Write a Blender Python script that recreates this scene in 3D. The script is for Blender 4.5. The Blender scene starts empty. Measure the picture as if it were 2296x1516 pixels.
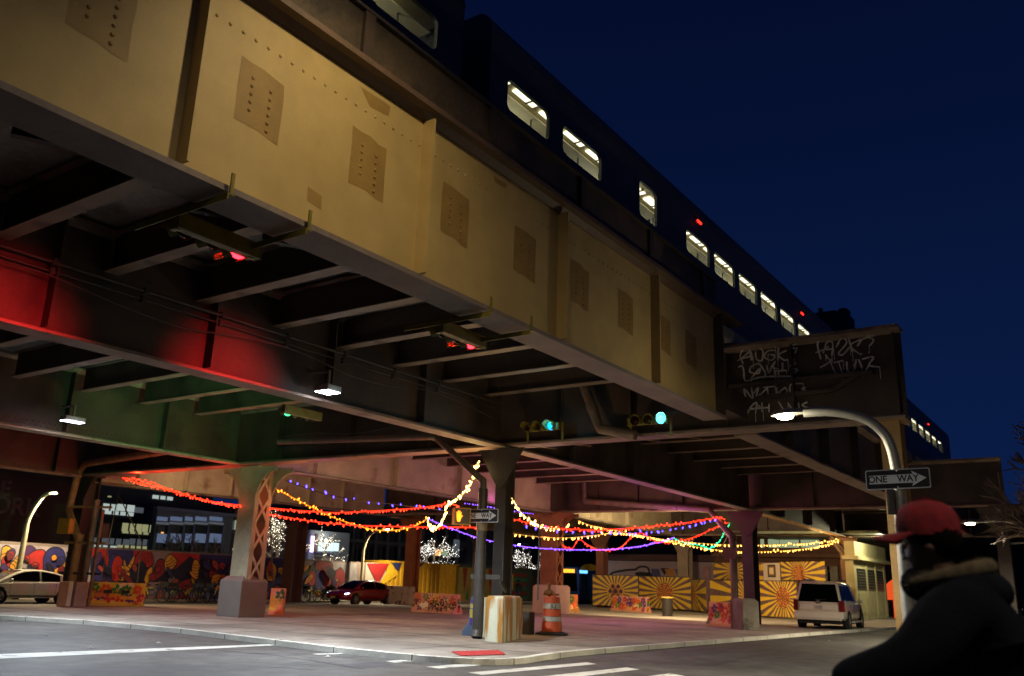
import bpy, math, random
from mathutils import Vector, Matrix, Euler
random.seed(7)
S = bpy.context.scene
COL = S.collection
rad = math.radians
# ------------------------------------------------------------------ camera
EYE = Vector((0, 0, 1.4))
FPX, CX, CY = 1941.25, 1148.0, 758.0
yaw, pitch, roll = rad(35.0333), rad(15.8487), rad(1.917)
_f = Vector((-math.sin(yaw) * math.cos(pitch), math.cos(yaw) * math.cos(pitch), math.sin(pitch)))
_r = Vector((math.cos(yaw), math.sin(yaw), 0)); _u = _r.cross(_f)
CR = math.cos(roll) * _r + math.sin(roll) * _u
CU = -math.sin(roll) * _r + math.cos(roll) * _u
CF = _f
cam = bpy.data.cameras.new('camera'); camo = bpy.data.objects.new('camera', cam); COL.objects.link(camo)
cam.sensor_width = 36; cam.lens = FPX / 2296 * 36
cam.clip_start = .05; cam.clip_end = 2000
M = Matrix((CR, CU, -CF)).transposed().to_4x4(); M.translation = EYE
camo.matrix_world = M
cam.dof.use_dof = True; cam.dof.focus_distance = 14; cam.dof.aperture_fstop = 1.8
S.camera = camo
S.view_settings.view_transform = 'Standard'; S.view_settings.look = 'None'
S.view_settings.exposure = 0.0; S.view_settings.gamma = 1
S.render.engine = 'CYCLES'
S.cycles.use_denoising = True
S.cycles.max_bounces = 6; S.cycles.diffuse_bounces = 3; S.cycles.glossy_bounces = 3
S.cycles.sample_clamp_indirect = 4
# ------------------------------------------------------------------ world: late dusk, no sun above the horizon
W = bpy.data.worlds.new('World'); S.world = W; W.use_nodes = True
nt = W.node_tree; nt.nodes.clear()
wo = nt.nodes.new('ShaderNodeOutputWorld'); bg = nt.nodes.new('ShaderNodeBackground')
tc = nt.nodes.new('ShaderNodeTexCoord'); sp = nt.nodes.new('ShaderNodeSeparateXYZ'); cr = nt.nodes.new('ShaderNodeValToRGB')
nt.links.new(tc.outputs['Generated'], sp.inputs[0]); nt.links.new(sp.outputs['Z'], cr.inputs[0])
nt.links.new(cr.outputs[0], bg.inputs[0]); nt.links.new(bg.outputs[0], wo.inputs[0])
e = cr.color_ramp.elements
e[0].position = 0.0; e[0].color = (.0038, .0128, .060, 1)
e[1].position = .9; e[1].color = (.0012, .0032, .019, 1)
x = e.new(.16); x.color = (.0029, .0110, .055, 1)
x = e.new(.45); x.color = (.0018, .0059, .032, 1)
x = e.new(.62); x.color = (.0012, .0040, .024, 1)
bg.inputs[1].default_value = 1.0
# ------------------------------------------------------------------ pixel -> place helpers (photo pixels, 2296 wide)
def ray(x, y): return CF + CR * ((x - CX) / FPX) - CU * ((y - CY) / FPX)
def G(x, y, z=0.0):
    d = ray(x, y); t = (z - 1.4) / d.z; p = EYE + d * t; return Vector((p.x, p.y, z))
def PX(x, y, X): d = ray(x, y); return EYE + d * (X / d.x)
def PY(x, y, Y): d = ray(x, y); return EYE + d * (Y / d.y)
def AT(x, y, b):
    d = ray(x, y); t = (b[0] * d.x + b[1] * d.y) / (d.x ** 2 + d.y ** 2); return EYE + d * t
def PV(x, y, a, b):          # on the vertical plane through ground points a, b
    n = Vector((-(b[1] - a[1]), b[0] - a[0], 0)); d = ray(x, y)
    t = (n.x * a[0] + n.y * a[1]) / (n.dot(d)); return EYE + d * t
# ------------------------------------------------------------------ colours and materials
def hx(h):
    h = h.lstrip('#'); v = [int(h[i:i + 2], 16) / 255 for i in (0, 2, 4)]
    return tuple(c / 12.92 if c <= .04045 else ((c + .055) / 1.055) ** 2.4 for c in v)
_m = {}
def _bsdf(name):
    m = bpy.data.materials.new(name); m.use_nodes = True
    return m, m.node_tree, m.node_tree.nodes['Principled BSDF']
def _mul(nt, a, fac_socket, lo, hi):
    mr = nt.nodes.new('ShaderNodeMapRange'); nt.links.new(fac_socket, mr.inputs[0])
    mr.inputs[1].default_value = .3; mr.inputs[2].default_value = .7
    mr.inputs[3].default_value = lo; mr.inputs[4].default_value = hi
    mx = nt.nodes.new('ShaderNodeMix'); mx.data_type = 'RGBA'; mx.blend_type = 'MULTIPLY'; mx.inputs[0].default_value = 1
    if isinstance(a, tuple): mx.inputs[6].default_value = (*a, 1)
    else: nt.links.new(a, mx.inputs[6])
    nt.links.new(mr.outputs[0], mx.inputs[7]); return mx.outputs[2]
def _noise(nt, co, sc, det=4, stretch=None):
    n = nt.nodes.new('ShaderNodeTexNoise'); n.inputs['Scale'].default_value = sc; n.inputs['Detail'].default_value = det
    if stretch:
        mp = nt.nodes.new('ShaderNodeMapping'); mp.inputs['Scale'].default_value = stretch
        nt.links.new(co, mp.inputs[0]); co = mp.outputs[0]
    nt.links.new(co, n.inputs['Vector']); return n.outputs[0]
def mat(name, col=None, rough=.6, metal=0, var=.25, sc=2.0, bump=.15, stretch=None, spots=None, attr=False, coat=0, spot_th=(.56, .66), spot_sc=None):
    """painted / weathered surface: base colour broken up by two noises; optional patches of a second colour"""
    if name in _m: return _m[name]
    m, nt, b = _bsdf(name)
    if isinstance(col, str): col = hx(col)
    tc = nt.nodes.new('ShaderNodeTexCoord'); co = tc.outputs['Object']
    if attr:
        a = nt.nodes.new('ShaderNodeAttribute'); a.attribute_name = 'Col'; c = a.outputs['Color']
    else: c = col
    if spots:
        sc2, th = spots if isinstance(spots, tuple) and isinstance(spots[0], str) else (spots, None)
        n3 = _noise(nt, co, spot_sc or sc * .8, 6, stretch)
        mr = nt.nodes.new('ShaderNodeMapRange'); nt.links.new(n3, mr.inputs[0])
        mr.inputs[1].default_value, mr.inputs[2].default_value = spot_th
        mx = nt.nodes.new('ShaderNodeMix'); mx.data_type = 'RGBA'; nt.links.new(mr.outputs[0], mx.inputs[0])
        if isinstance(c, tuple): mx.inputs[6].default_value = (*c, 1)
        else: nt.links.new(c, mx.inputs[6])
        mx.inputs[7].default_value = (*hx(spots if isinstance(spots, str) else spots[0]), 1); c = mx.outputs[2]
    c = _mul(nt, c, _noise(nt, co, sc, 5, stretch), 1 - var, 1 + var)
    c = _mul(nt, c, _noise(nt, co, sc * 14, 3), 1 - var * .5, 1 + var * .5)
    nt.links.new(c, b.inputs['Base Color'])
    b.inputs['Roughness'].default_value = rough; b.inputs['Metallic'].default_value = metal
    if coat: b.inputs['Coat Weight'].default_value = coat; b.inputs['Coat Roughness'].default_value = .06
    if bump:
        bp = nt.nodes.new('ShaderNodeBump'); bp.inputs['Strength'].default_value = bump; bp.inputs['Distance'].default_value = .02
        nt.links.new(_noise(nt, co, sc * 9, 5), bp.inputs['Height']); nt.links.new(bp.outputs[0], b.inputs['Normal'])
    _m[name] = m; return m
def emit(name, col, strength, mis=False):
    if name in _m: return _m[name]
    m, nt, b = _bsdf(name)
    if isinstance(col, str): col = hx(col)
    b.inputs['Base Color'].default_value = (*[c * .3 for c in col], 1)
    b.inputs['Emission Color'].default_value = (*col, 1); b.inputs['Emission Strength'].default_value = strength
    if not mis: m.cycles.emission_sampling = 'NONE'
    _m[name] = m; return m
def glass(name, col='#0a0c10', rough=.08):
    if name in _m: return _m[name]
    m, nt, b = _bsdf(name)
    b.inputs['Base Color'].default_value = (*hx(col), 1); b.inputs['Roughness'].default_value = rough
    b.inputs['Specular IOR Level'].default_value = .6
    _m[name] = m; return m
def clearglass(name):
    if name in _m: return _m[name]
    m, nt, b = _bsdf(name); nt.nodes.remove(b)
    o = [n for n in nt.nodes if n.type == 'OUTPUT_MATERIAL'][0]
    t = nt.nodes.new('ShaderNodeBsdfTransparent'); t.inputs[0].default_value = (.85, .88, .84, 1)
    g = nt.nodes.new('ShaderNodeBsdfGlossy'); g.inputs['Roughness'].default_value = .05
    mx = nt.nodes.new('ShaderNodeMixShader'); mx.inputs[0].default_value = .06
    nt.links.new(t.outputs[0], mx.inputs[1]); nt.links.new(g.outputs[0], mx.inputs[2]); nt.links.new(mx.outputs[0], o.inputs[0])
    _m[name] = m; return m
# ------------------------------------------------------------------ mesh builder
class MB:
    def __init__(s): s.v = []; s.f = []; s.mi = []; s.c = []; s.cur = 0; s.col = (.5, .5, .5)
    def use(s, i=0, col=None):
        s.cur = i
        if col is not None: s.col = hx(col) if isinstance(col, str) else col
        return s
    def _add(s, vs, fs):
        k = len(s.v); s.v += [Vector(p) for p in vs]
        for f in fs: s.f.append([i + k for i in f]); s.mi.append(s.cur); s.c.append(s.col)
        return s
    def box(s, x0, x1, y0, y1, z0, z1):
        return s.hexa([(x0, y0, z0), (x1, y0, z0), (x1, y1, z0), (x0, y1, z0)], [(x0, y0, z1), (x1, y0, z1), (x1, y1, z1), (x0, y1, z1)])
    def hexa(s, b, t):
        return s._add(list(b) + list(t), [(3, 2, 1, 0), (4, 5, 6, 7), (0, 1, 5, 4), (1, 2, 6, 5), (2, 3, 7, 6), (3, 0, 4, 7)])
    def bar(s, a, b, w, h, up=(0, 0, 1)):
        """rectangular bar from a to b: w across, h along 'up'"""
        a = Vector(a); b = Vector(b); d = (b - a).normalized(); u = Vector(up); sd = d.cross(u)
        if sd.length < 1e-4: sd = d.cross(Vector((1, 0, 0)))
        sd.normalize(); u = sd.cross(d).normalized(); q = []
        for p in (a, b): q.append([p - sd * w / 2 - u * h / 2, p + sd * w / 2 - u * h / 2, p + sd * w / 2 + u * h / 2, p - sd * w / 2 + u * h / 2])
        return s._add(q[0] + q[1], [(0, 1, 2, 3), (7, 6, 5, 4), (1, 0, 4, 5), (2, 1, 5, 6), (3, 2, 6, 7), (0, 3, 7, 4)])
    def prism(s, poly, n):
        """closed polygon (3D, planar) extruded by vector n"""
        n = Vector(n); k = len(poly); a = [Vector(p) for p in poly]
        return s._add(a + [p + n for p in a], [tuple(range(k))[::-1], tuple(range(k, 2 * k))] + [(i, (i + 1) % k, (i + 1) % k + k, i + k) for i in range(k)])
    def quad(s, *p): return s._add(p, [tuple(range(len(p)))])
    def tube(s, path, r, n=10, cap=True):
        path = [Vector(p) for p in path]; rs = r if isinstance(r, (list, tuple)) else [r] * len(path)
        rings = []; prev = None
        for i, p in enumerate(path):
            d = (path[min(i + 1, len(path) - 1)] - path[max(i - 1, 0)]).normalized()
            if prev is None: sd = d.orthogonal().normalized()
            else:
                sd = prev - d * prev.dot(d)
                sd = sd.normalized() if sd.length > 1e-5 else d.orthogonal().normalized()
            prev = sd; u = d.cross(sd)
            rings.append([p + (sd * math.cos(2 * math.pi * j / n) + u * math.sin(2 * math.pi * j / n)) * rs[i] for j in range(n)])
        vs = [q for R in rings for q in R]; fs = []
        for i in range(len(rings) - 1):
            for j in range(n): fs.append((i * n + j, i * n + (j + 1) % n, (i + 1) * n + (j + 1) % n, (i + 1) * n + j))
        if cap: fs += [tuple(range(n))[::-1], tuple(range((len(rings) - 1) * n, len(rings) * n))]
        return s._add(vs, fs)
    def lathe(s, prof, o=(0, 0, 0), ax=(0, 0, 1), n=20):
        """prof: (radius, height) along ax"""
        o = Vector(o); ax = Vector(ax).normalized(); a = ax.orthogonal().normalized(); b = ax.cross(a); vs = []; fs = []
        for r, h in prof: vs += [o + ax * h + (a * math.cos(2 * math.pi * j / n) + b * math.sin(2 * math.pi * j / n)) * max(r, 1e-4) for j in range(n)]
        for i in range(len(prof) - 1):
            for j in range(n): fs.append((i * n + j, i * n + (j + 1) % n, (i + 1) * n + (j + 1) % n, (i + 1) * n + j))
        fs += [tuple(range(n))[::-1], tuple(range((len(prof) - 1) * n, len(prof) * n))]
        return s._add(vs, fs)
    def ball(s, o, r, n=10, m=6, sc=(1, 1, 1)):
        o = Vector(o); vs = []; fs = []
        for i in range(m + 1):
            t = math.pi * i / m
            for j in range(n):
                p = 2 * math.pi * j / n
                vs.append(o + Vector((math.sin(t) * math.cos(p) * sc[0], math.sin(t) * math.sin(p) * sc[1], math.cos(t) * sc[2])) * r)
        for i in range(m):
            for j in range(n): fs.append((i * n + j, (i + 1) * n + j, (i + 1) * n + (j + 1) % n, i * n + (j + 1) % n))
        return s._add(vs, fs)
    def loft(s, rings, cap=True):
        n = len(rings[0]); vs = [Vector(p) for R in rings for p in R]; fs = []
        for i in range(len(rings) - 1):
            for j in range(n): fs.append((i * n + j, i * n + (j + 1) % n, (i + 1) * n + (j + 1) % n, (i + 1) * n + j))
        if cap: fs += [tuple(range(n))[::-1], tuple(range((len(rings) - 1) * n, len(rings) * n))]
        return s._add(vs, fs)
    def build(s, name, mats, parent=None, smooth=False, bevel=0, origin=None):
        if not isinstance(mats, (list, tuple)): mats = [mats]
        if parent is not None: o = WL[parent]
        elif origin is not None: o = Vector(origin)
        else:
            lo = [min(v[i] for v in s.v) for i in range(3)]; hi = [max(v[i] for v in s.v) for i in range(3)]
            o = Vector(((lo[0] + hi[0]) / 2, (lo[1] + hi[1]) / 2, lo[2]))
        me = bpy.data.meshes.new(name); me.from_pydata([tuple(v - o) for v in s.v], [], s.f)
        for m in mats: me.materials.append(m)
        me.polygons.foreach_set('material_index', [min(i, len(mats) - 1) for i in s.mi])
        ca = me.color_attributes.new('Col', 'FLOAT_COLOR', 'CORNER'); buf = []
        for p, c in zip(me.polygons, s.c): buf += [c[0], c[1], c[2], 1.0] * p.loop_total
        ca.data.foreach_set('color', buf)
        if smooth: me.polygons.foreach_set('use_smooth', [True] * len(me.polygons)); 
        me.update()
        ob = bpy.data.objects.new(name, me); COL.objects.link(ob)
        if smooth:
            try: me.set_sharp_from_angle(angle=rad(40))
            except Exception: pass
        if bevel:
            bv = ob.modifiers.new('bevel', 'BEVEL'); bv.width = bevel; bv.segments = 2; bv.limit_method = 'ANGLE'; bv.angle_limit = rad(40)
        if parent is not None: ob.parent = parent
        else: ob.location = o
        WL[ob] = o
        return ob
WL = {}
def tag(o, label, cat, group=None):
    o['label'] = label; o['category'] = cat; o['kind'] = 'thing'
    if group: o['group'] = group
    return o
def thing(name, label, cat, loc=(0, 0, 0), group=None):
    o = bpy.data.objects.new(name, None); COL.objects.link(o); o.location = loc; o.empty_display_size = .3
    WL[o] = Vector(loc); return tag(o, label, cat, group)
def struct(o): o['kind'] = 'structure'; return o
def kids(o): return [c for c in bpy.data.objects if c.parent == o]
def dup(root, loc, rz=0, label=None, group=None):
    def cp(o, par):
        n = o.copy(); COL.objects.link(n)
        if par: n.parent = par
        for ch in KID.get(o, ()): cp(ch, n)
        return n
    KID = {}
    for c in bpy.data.objects:
        if c.parent: KID.setdefault(c.parent, []).append(c)
    r = cp(root, None); r.location = loc; r.rotation_euler = (0, 0, rz)
    if label: r['label'] = label
    if group: r['group'] = group
    return r
def lamp(name, kind, loc, power, col, parent=None, size=.1, aim=None, cone=None, blend=.6, label=None):
    L = bpy.data.lights.new(name, kind); L.energy = power; L.color = col
    if kind == 'POINT': L.shadow_soft_size = size
    if kind == 'SPOT': L.shadow_soft_size = size; L.spot_size = rad(cone or 120); L.spot_blend = blend
    if kind == 'AREA': L.size = size
    o = bpy.data.objects.new(name, L); COL.objects.link(o)
    off = WL[parent] if parent is not None else Vector((0, 0, 0))
    o.location = Vector(loc) - off
    if parent is not None: o.parent = parent
    if aim is not None: o.rotation_euler = (Vector(aim) - Vector(loc)).to_track_quat('-Z', 'Y').to_euler()
    return o
def text(name, body, size, parent, mt, origin, xdir, zdir, depth=.004, align='CENTER', stretch=1, bold=.022):
    """flat lettering as a mesh: xdir reading direction, zdir up"""
    cu = bpy.data.curves.new(name, 'FONT'); cu.body = body; cu.size = size; cu.extrude = depth; cu.offset = size * bold; cu.align_x = align; cu.align_y = 'CENTER'
    t = bpy.data.objects.new(name, cu); COL.objects.link(t)
    dg = bpy.context.evaluated_depsgraph_get(); me = bpy.data.meshes.new_from_object(t.evaluated_get(dg))
    bpy.data.objects.remove(t); me.name = name
    xd = Vector(xdir).normalized(); zd = Vector(zdir).normalized(); nd = xd.cross(zd)
    off = WL[parent]
    for v in me.vertices: v.co = Vector(origin) + xd * v.co.x * stretch + zd * v.co.y + nd * v.co.z - off
    me.materials.clear(); me.materials.append(mt)
    ob = bpy.data.objects.new(name, me); COL.objects.link(ob); ob.parent = parent; WL[ob] = off
    return ob
def skin(name, pts, edges, parent, mt, sub=2):
    """continuous limb surface: pts {key:(pos, r or (rx,ry))}, first key is the root"""
    keys = list(pts); idx = {k: i for i, k in enumerate(keys)}
    me = bpy.data.meshes.new(name); me.from_pydata([Vector(pts[k][0]) for k in keys], [(idx[a], idx[b]) for a, b in edges], [])
    ob = bpy.data.objects.new(name, me); COL.objects.link(ob)
    md = ob.modifiers.new('s', 'SKIN'); md.use_smooth_shade = True; md.branch_smoothing = .4
    sv = me.skin_vertices[0].data
    for i, k in enumerate(keys):
        r = pts[k][1]; sv[i].radius = r if isinstance(r, tuple) else (r, r); sv[i].use_root = (i == 0)
    sb = ob.modifiers.new('d', 'SUBSURF'); sb.levels = sub; sb.render_levels = sub
    dg = bpy.context.evaluated_depsgraph_get(); dg.update()
    m2 = bpy.data.meshes.new_from_object(ob.evaluated_get(dg)); bpy.data.objects.remove(ob)
    m2.name = name; m2.materials.clear(); m2.materials.append(mt)
    off = WL[parent] if parent is not None else Vector((0, 0, 0))
    for v in m2.vertices: v.co -= off
    for p in m2.polygons: p.use_smooth = True; p.material_index = 0
    o = bpy.data.objects.new(name, m2); COL.objects.link(o)
    if parent is not None: o.parent = parent
    WL[o] = off
    return o
def catmull(pts, n=8):
    pts = [Vector(p) for p in pts]; P = [pts[0]] + pts + [pts[-1]]; out = []
    for i in range(1, len(P) - 2):
        a, b, c, d = P[i - 1], P[i], P[i + 1], P[i + 2]
        for k in range(n):
            t = k / n; out.append(.5 * ((2 * b) + (c - a) * t + (2 * a - 5 * b + 4 * c - d) * t * t + (3 * b - a - 3 * c + d) * t ** 3))
    return out + [pts[-1]]
# ================================================================== GROUND
asphalt = mat('asphalt', '#454340', rough=.72, var=.42, sc=2.2, bump=.6, spots='#2c2b2a', spot_sc=.2, spot_th=(.5, .68))
pave = mat('paving', '#90877c', rough=.8, var=.3, sc=1.6, bump=.4, spots='#5f5952', spot_sc=.4, spot_th=(.48, .72))
kerbm = mat('kerb_stone', '#c2beb4', rough=.75, var=.2, sc=1.2, bump=.3)
paintw = mat('road_paint', '#b9b7ae', rough=.6, var=.2, sc=2.5, bump=.1, spots='#4a4a4a', spot_th=(.6, .68), spot_sc=3.5)
RZ = -.115
def sheet(name, pts, z, m, th=None):
    b = MB()
    if th: b.prism([(p[0], p[1], z - th) for p in pts], (0, 0, th))
    else: b.quad(*[(p[0], p[1], z) for p in pts])
    return struct(b.build(name, m, origin=(0, 0, 0)))
sheet('road', [(-260, -120), (160, -120), (160, 330), (-260, 330)], RZ, asphalt)
_kp = [G(x, y, 0) for x, y in ((-60, 1376), (3, 1380), (200, 1391.5), (400, 1409), (600, 1433), (750, 1451), (900, 1466), (960, 1471), (1010, 1474.5), (1060, 1477), (1110, 1478), (1150, 1476.8), (1190, 1473), (1230, 1466.5), (1280, 1460.5), (1360, 1453.5), (1500, 1443), (1650, 1431), (1815, 1418.5), (2010, 1405.5))]
plaza_edge = [(-36.7, _kp[0].y - .1)] + [(p.x, p.y) for p in _kp] + [(-9.5, 80)]
sheet('pavement', plaza_edge + [(-36.7, 80)], -.012, pave, .16)
kb = MB()
def kerb_run(kb, pts, w=.17):
    for a, b in zip(pts[:-1], pts[1:]):
        d = (Vector((*b, 0)) - Vector((*a, 0))).normalized(); n = Vector((d.y, -d.x, 0)) * .006; i = Vector((-d.y, d.x, 0)) * w
        A = Vector((*a, 0)); B = Vector((*b, 0))
        kb.hexa([A + n + Vector((0, 0, -.2)), B + n + Vector((0, 0, -.2)), B + i + Vector((0, 0, -.2)), A + i + Vector((0, 0, -.2))],
                [A + n, B + n, B + i, A + i])
kerb_run(kb, plaza_edge); struct(kb.build('kerb', kerbm, origin=(0, 0, 0)))
kj = MB(); acc_ = 0.0
for a_, b_ in zip(plaza_edge[1:-2], plaza_edge[2:-1]):
    A_ = Vector((*a_, 0)); B_ = Vector((*b_, 0)); L_ = (B_ - A_).length; d_ = (B_ - A_) / L_; n_ = Vector((d_.y, -d_.x, 0)); s_ = (-acc_) % 2.2
    while s_ < L_:
        c_ = A_ + d_ * s_; kj.hexa([c_ + n_ * .009 + d_ * t_ + Vector((0, 0, -.114)) for t_ in (-.012, .012)] + [c_ - n_ * .17 + d_ * t_ + Vector((0, 0, -.114)) for t_ in (.012, -.012)], [c_ + n_ * .009 + d_ * t_ + Vector((0, 0, .003)) for t_ in (-.012, .012)] + [c_ - n_ * .17 + d_ * t_ + Vector((0, 0, .003)) for t_ in (.012, -.012)]); s_ += 2.2
    acc_ += L_
struct(kj.build('kerb_joint_lines', mat('kerb_joint', '#3a3733', rough=.9, bump=0), origin=(0, 0, 0)))
# far pavement under the mural, near right-hand pavement corner under the lamp
sheet('pavement', [(-42.4, 5), (-42.4, 110), (-60, 110), (-60, 5)], -.004, pave, .16)
rc = [(-2.2, 12.6), (-2.75, 13.2), (-3.05, 14.2), (-4.3, 19.6), (-4.5, 90), (14, 90), (14, 12.4), (-1.4, 12.4)]
sheet('pavement', rc, -.01, pave, .16)
def mark(name, px, z=RZ + .005, m=paintw):
    b = MB(); b.quad(*[tuple(G(x, y, z)) for x, y in px]); return struct(b.build(name, m, origin=(0, 0, 0)))
mark('stop_line', [(-40, 1468), (600, 1444.5), (625, 1446.5), (560, 1450), (-40, 1479)])
mark('crosswalk_bar', [(866, 1482.5), (885, 1486), (943, 1480.5), (921, 1477.5)])
mark('crosswalk_bar', [(930, 1479), (965, 1482), (1003, 1478.5), (980, 1475)])
mark('crosswalk_bar', [(955, 1495), (985, 1499), (1250, 1478.5), (1229, 1474.5)])
mark('crosswalk_bar', [(1050, 1508), (1080, 1513), (1338, 1489), (1316, 1485)])
mark('crosswalk_bar', [(1160, 1522), (1190, 1530), (1434, 1501), (1405, 1496.5)])
mark('crosswalk_bar', [(1300, 1536), (1330, 1546), (1535, 1515), (1500, 1510)])
mark('crosswalk_bar', [(700, 1466), (712, 1468), (770, 1466), (760, 1464.5)])
mark('lane_line', [(1330, 1456.5), (1500, 1442), (1640, 1431), (1640, 1432.2), (1500, 1443.5), (1330, 1458.5)], m=mat('worn_paint', '#6d6a63', var=.3, sc=3))
crk = mat('crack_tar', '#1b1b1b', rough=.6, var=.2, sc=3, bump=.2)
def crack(px, w):
    b = MB(); rnd = random.Random(int(px[0][0])); P = catmull([G(x, y, RZ + .004) for x, y in px], 5); P = [p + Vector((rnd.uniform(-.04, .04), rnd.uniform(-.04, .04), 0)) for p in P]
    for i, (u, v) in enumerate(zip(P[:-1], P[1:])):
        d = (v - u).normalized(); s = Vector((-d.y, d.x, 0)) * w * rnd.uniform(.5, 1.2)
        b.quad(u - s, v - s, v + s, u + s)
    struct(b.build('road_crack', crk, origin=(0, 0, 0)))
for px_, w_ in (([(20, 1428), (200, 1438), (420, 1452), (620, 1470), (820, 1500)], .02), ([(640, 1462), (800, 1476), (950, 1490)], .015), ([(1520, 1452), (1640, 1452), (1760, 1440), (1900, 1436)], .018), ([(1600, 1490), (1700, 1470), (1800, 1462), (1960, 1452)], .016), ([(300, 1500), (520, 1492), (700, 1502)], .012), ([(1420, 1470), (1560, 1478), (1660, 1500)], .012)): crack(px_, w_)
patchm = mat('asphalt_patch', '#38373a', rough=.75, var=.3, sc=2.5, bump=.4)
for px_ in ([(120, 1500), (420, 1488), (470, 1502), (160, 1516)], [(1480, 1462), (1600, 1452), (1640, 1462), (1520, 1474)], [(760, 1490), (850, 1484), (890, 1492), (800, 1500)]):
    b = MB(); b.quad(*[tuple(G(x, y, RZ + .002)) for x, y in px_]); struct(b.build('road_patch', patchm, origin=(0, 0, 0)))
jointm = mat('paving_joint', '#4d4842', rough=.9, var=.2, bump=0)
b = MB()
for i in range(14):
    p_ = G(30 + i * 130, 1395 + i * 2.2, -.006) if i < 7 else None
for yj in (16.6, 19.4, 22.2): b.box(-36, -10.6, yj - .012, yj + .012, -.0115, -.0085)
for xj in (-34, -31, -28, -25, -22, -19, -16, -13): b.box(xj - .012, xj + .012, 14.8, 24, -.0114, -.0086)
struct(b.build('paving_joint_lines', jointm, origin=(0, 0, 0)))
tact = mat('tactile_red', '#b02a2c', rough=.7, var=.15, sc=6, bump=.2)
b = MB(); q = [G(1010, 1460.5, .004), G(1118, 1457.5, .004), G(1136, 1467, .004), G(1034, 1470, .004)]; b.quad(*[tuple(p) for p in q])
for i in range(11):
    for j in range(5):
        u, v = (i + .5) / 11, (j + .5) / 5
        p = q[0].lerp(q[1], u).lerp(q[3].lerp(q[2], u), v); b.lathe([(.028, 0), (.02, .012), (.0, .014)], p, n=6)
tp = struct(b.build('tactile_paving', tact, origin=(0, 0, 0)))
# ================================================================== VIADUCT STEEL
ochre = mat('ochre_paint', '#ab925c', rough=.6, var=.07, sc=2.6, bump=.03, spots='#98804c', spot_th=(.45, .9), spot_sc=.9)
primer = mat('primer_patch', '#8a6d36', rough=.6, var=.12, sc=3, bump=.1)
brown = mat('brown_steel', '#42342a', rough=.6, var=.28, sc=.9, bump=.25, spots='#241b15', spot_th=(.5, .7))
flangeb = mat('flange_steel', '#7a6759', rough=.65, var=.22, sc=1.3, bump=.25, spots='#54423a')
cream = mat('cream_steel', '#a59a80', rough=.62, var=.16, sc=1.2, bump=.2, spots='#7d6647', spot_th=(.62, .74))
darkst = mat('dark_steel', '#352c27', rough=.6, var=.3, sc=1.2, bump=.2)
deckc = mat('deck_concrete', '#98928a', rough=.9, var=.35, sc=.8, bump=.5, spots='#5a5650')
def rivet(b, p, n, r=.021):
    n = Vector(n); b.lathe([(r, -.002), (r * .85, r * .45), (r * .4, r * .75), (0, r * .8)], p, n, n=7)
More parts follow.
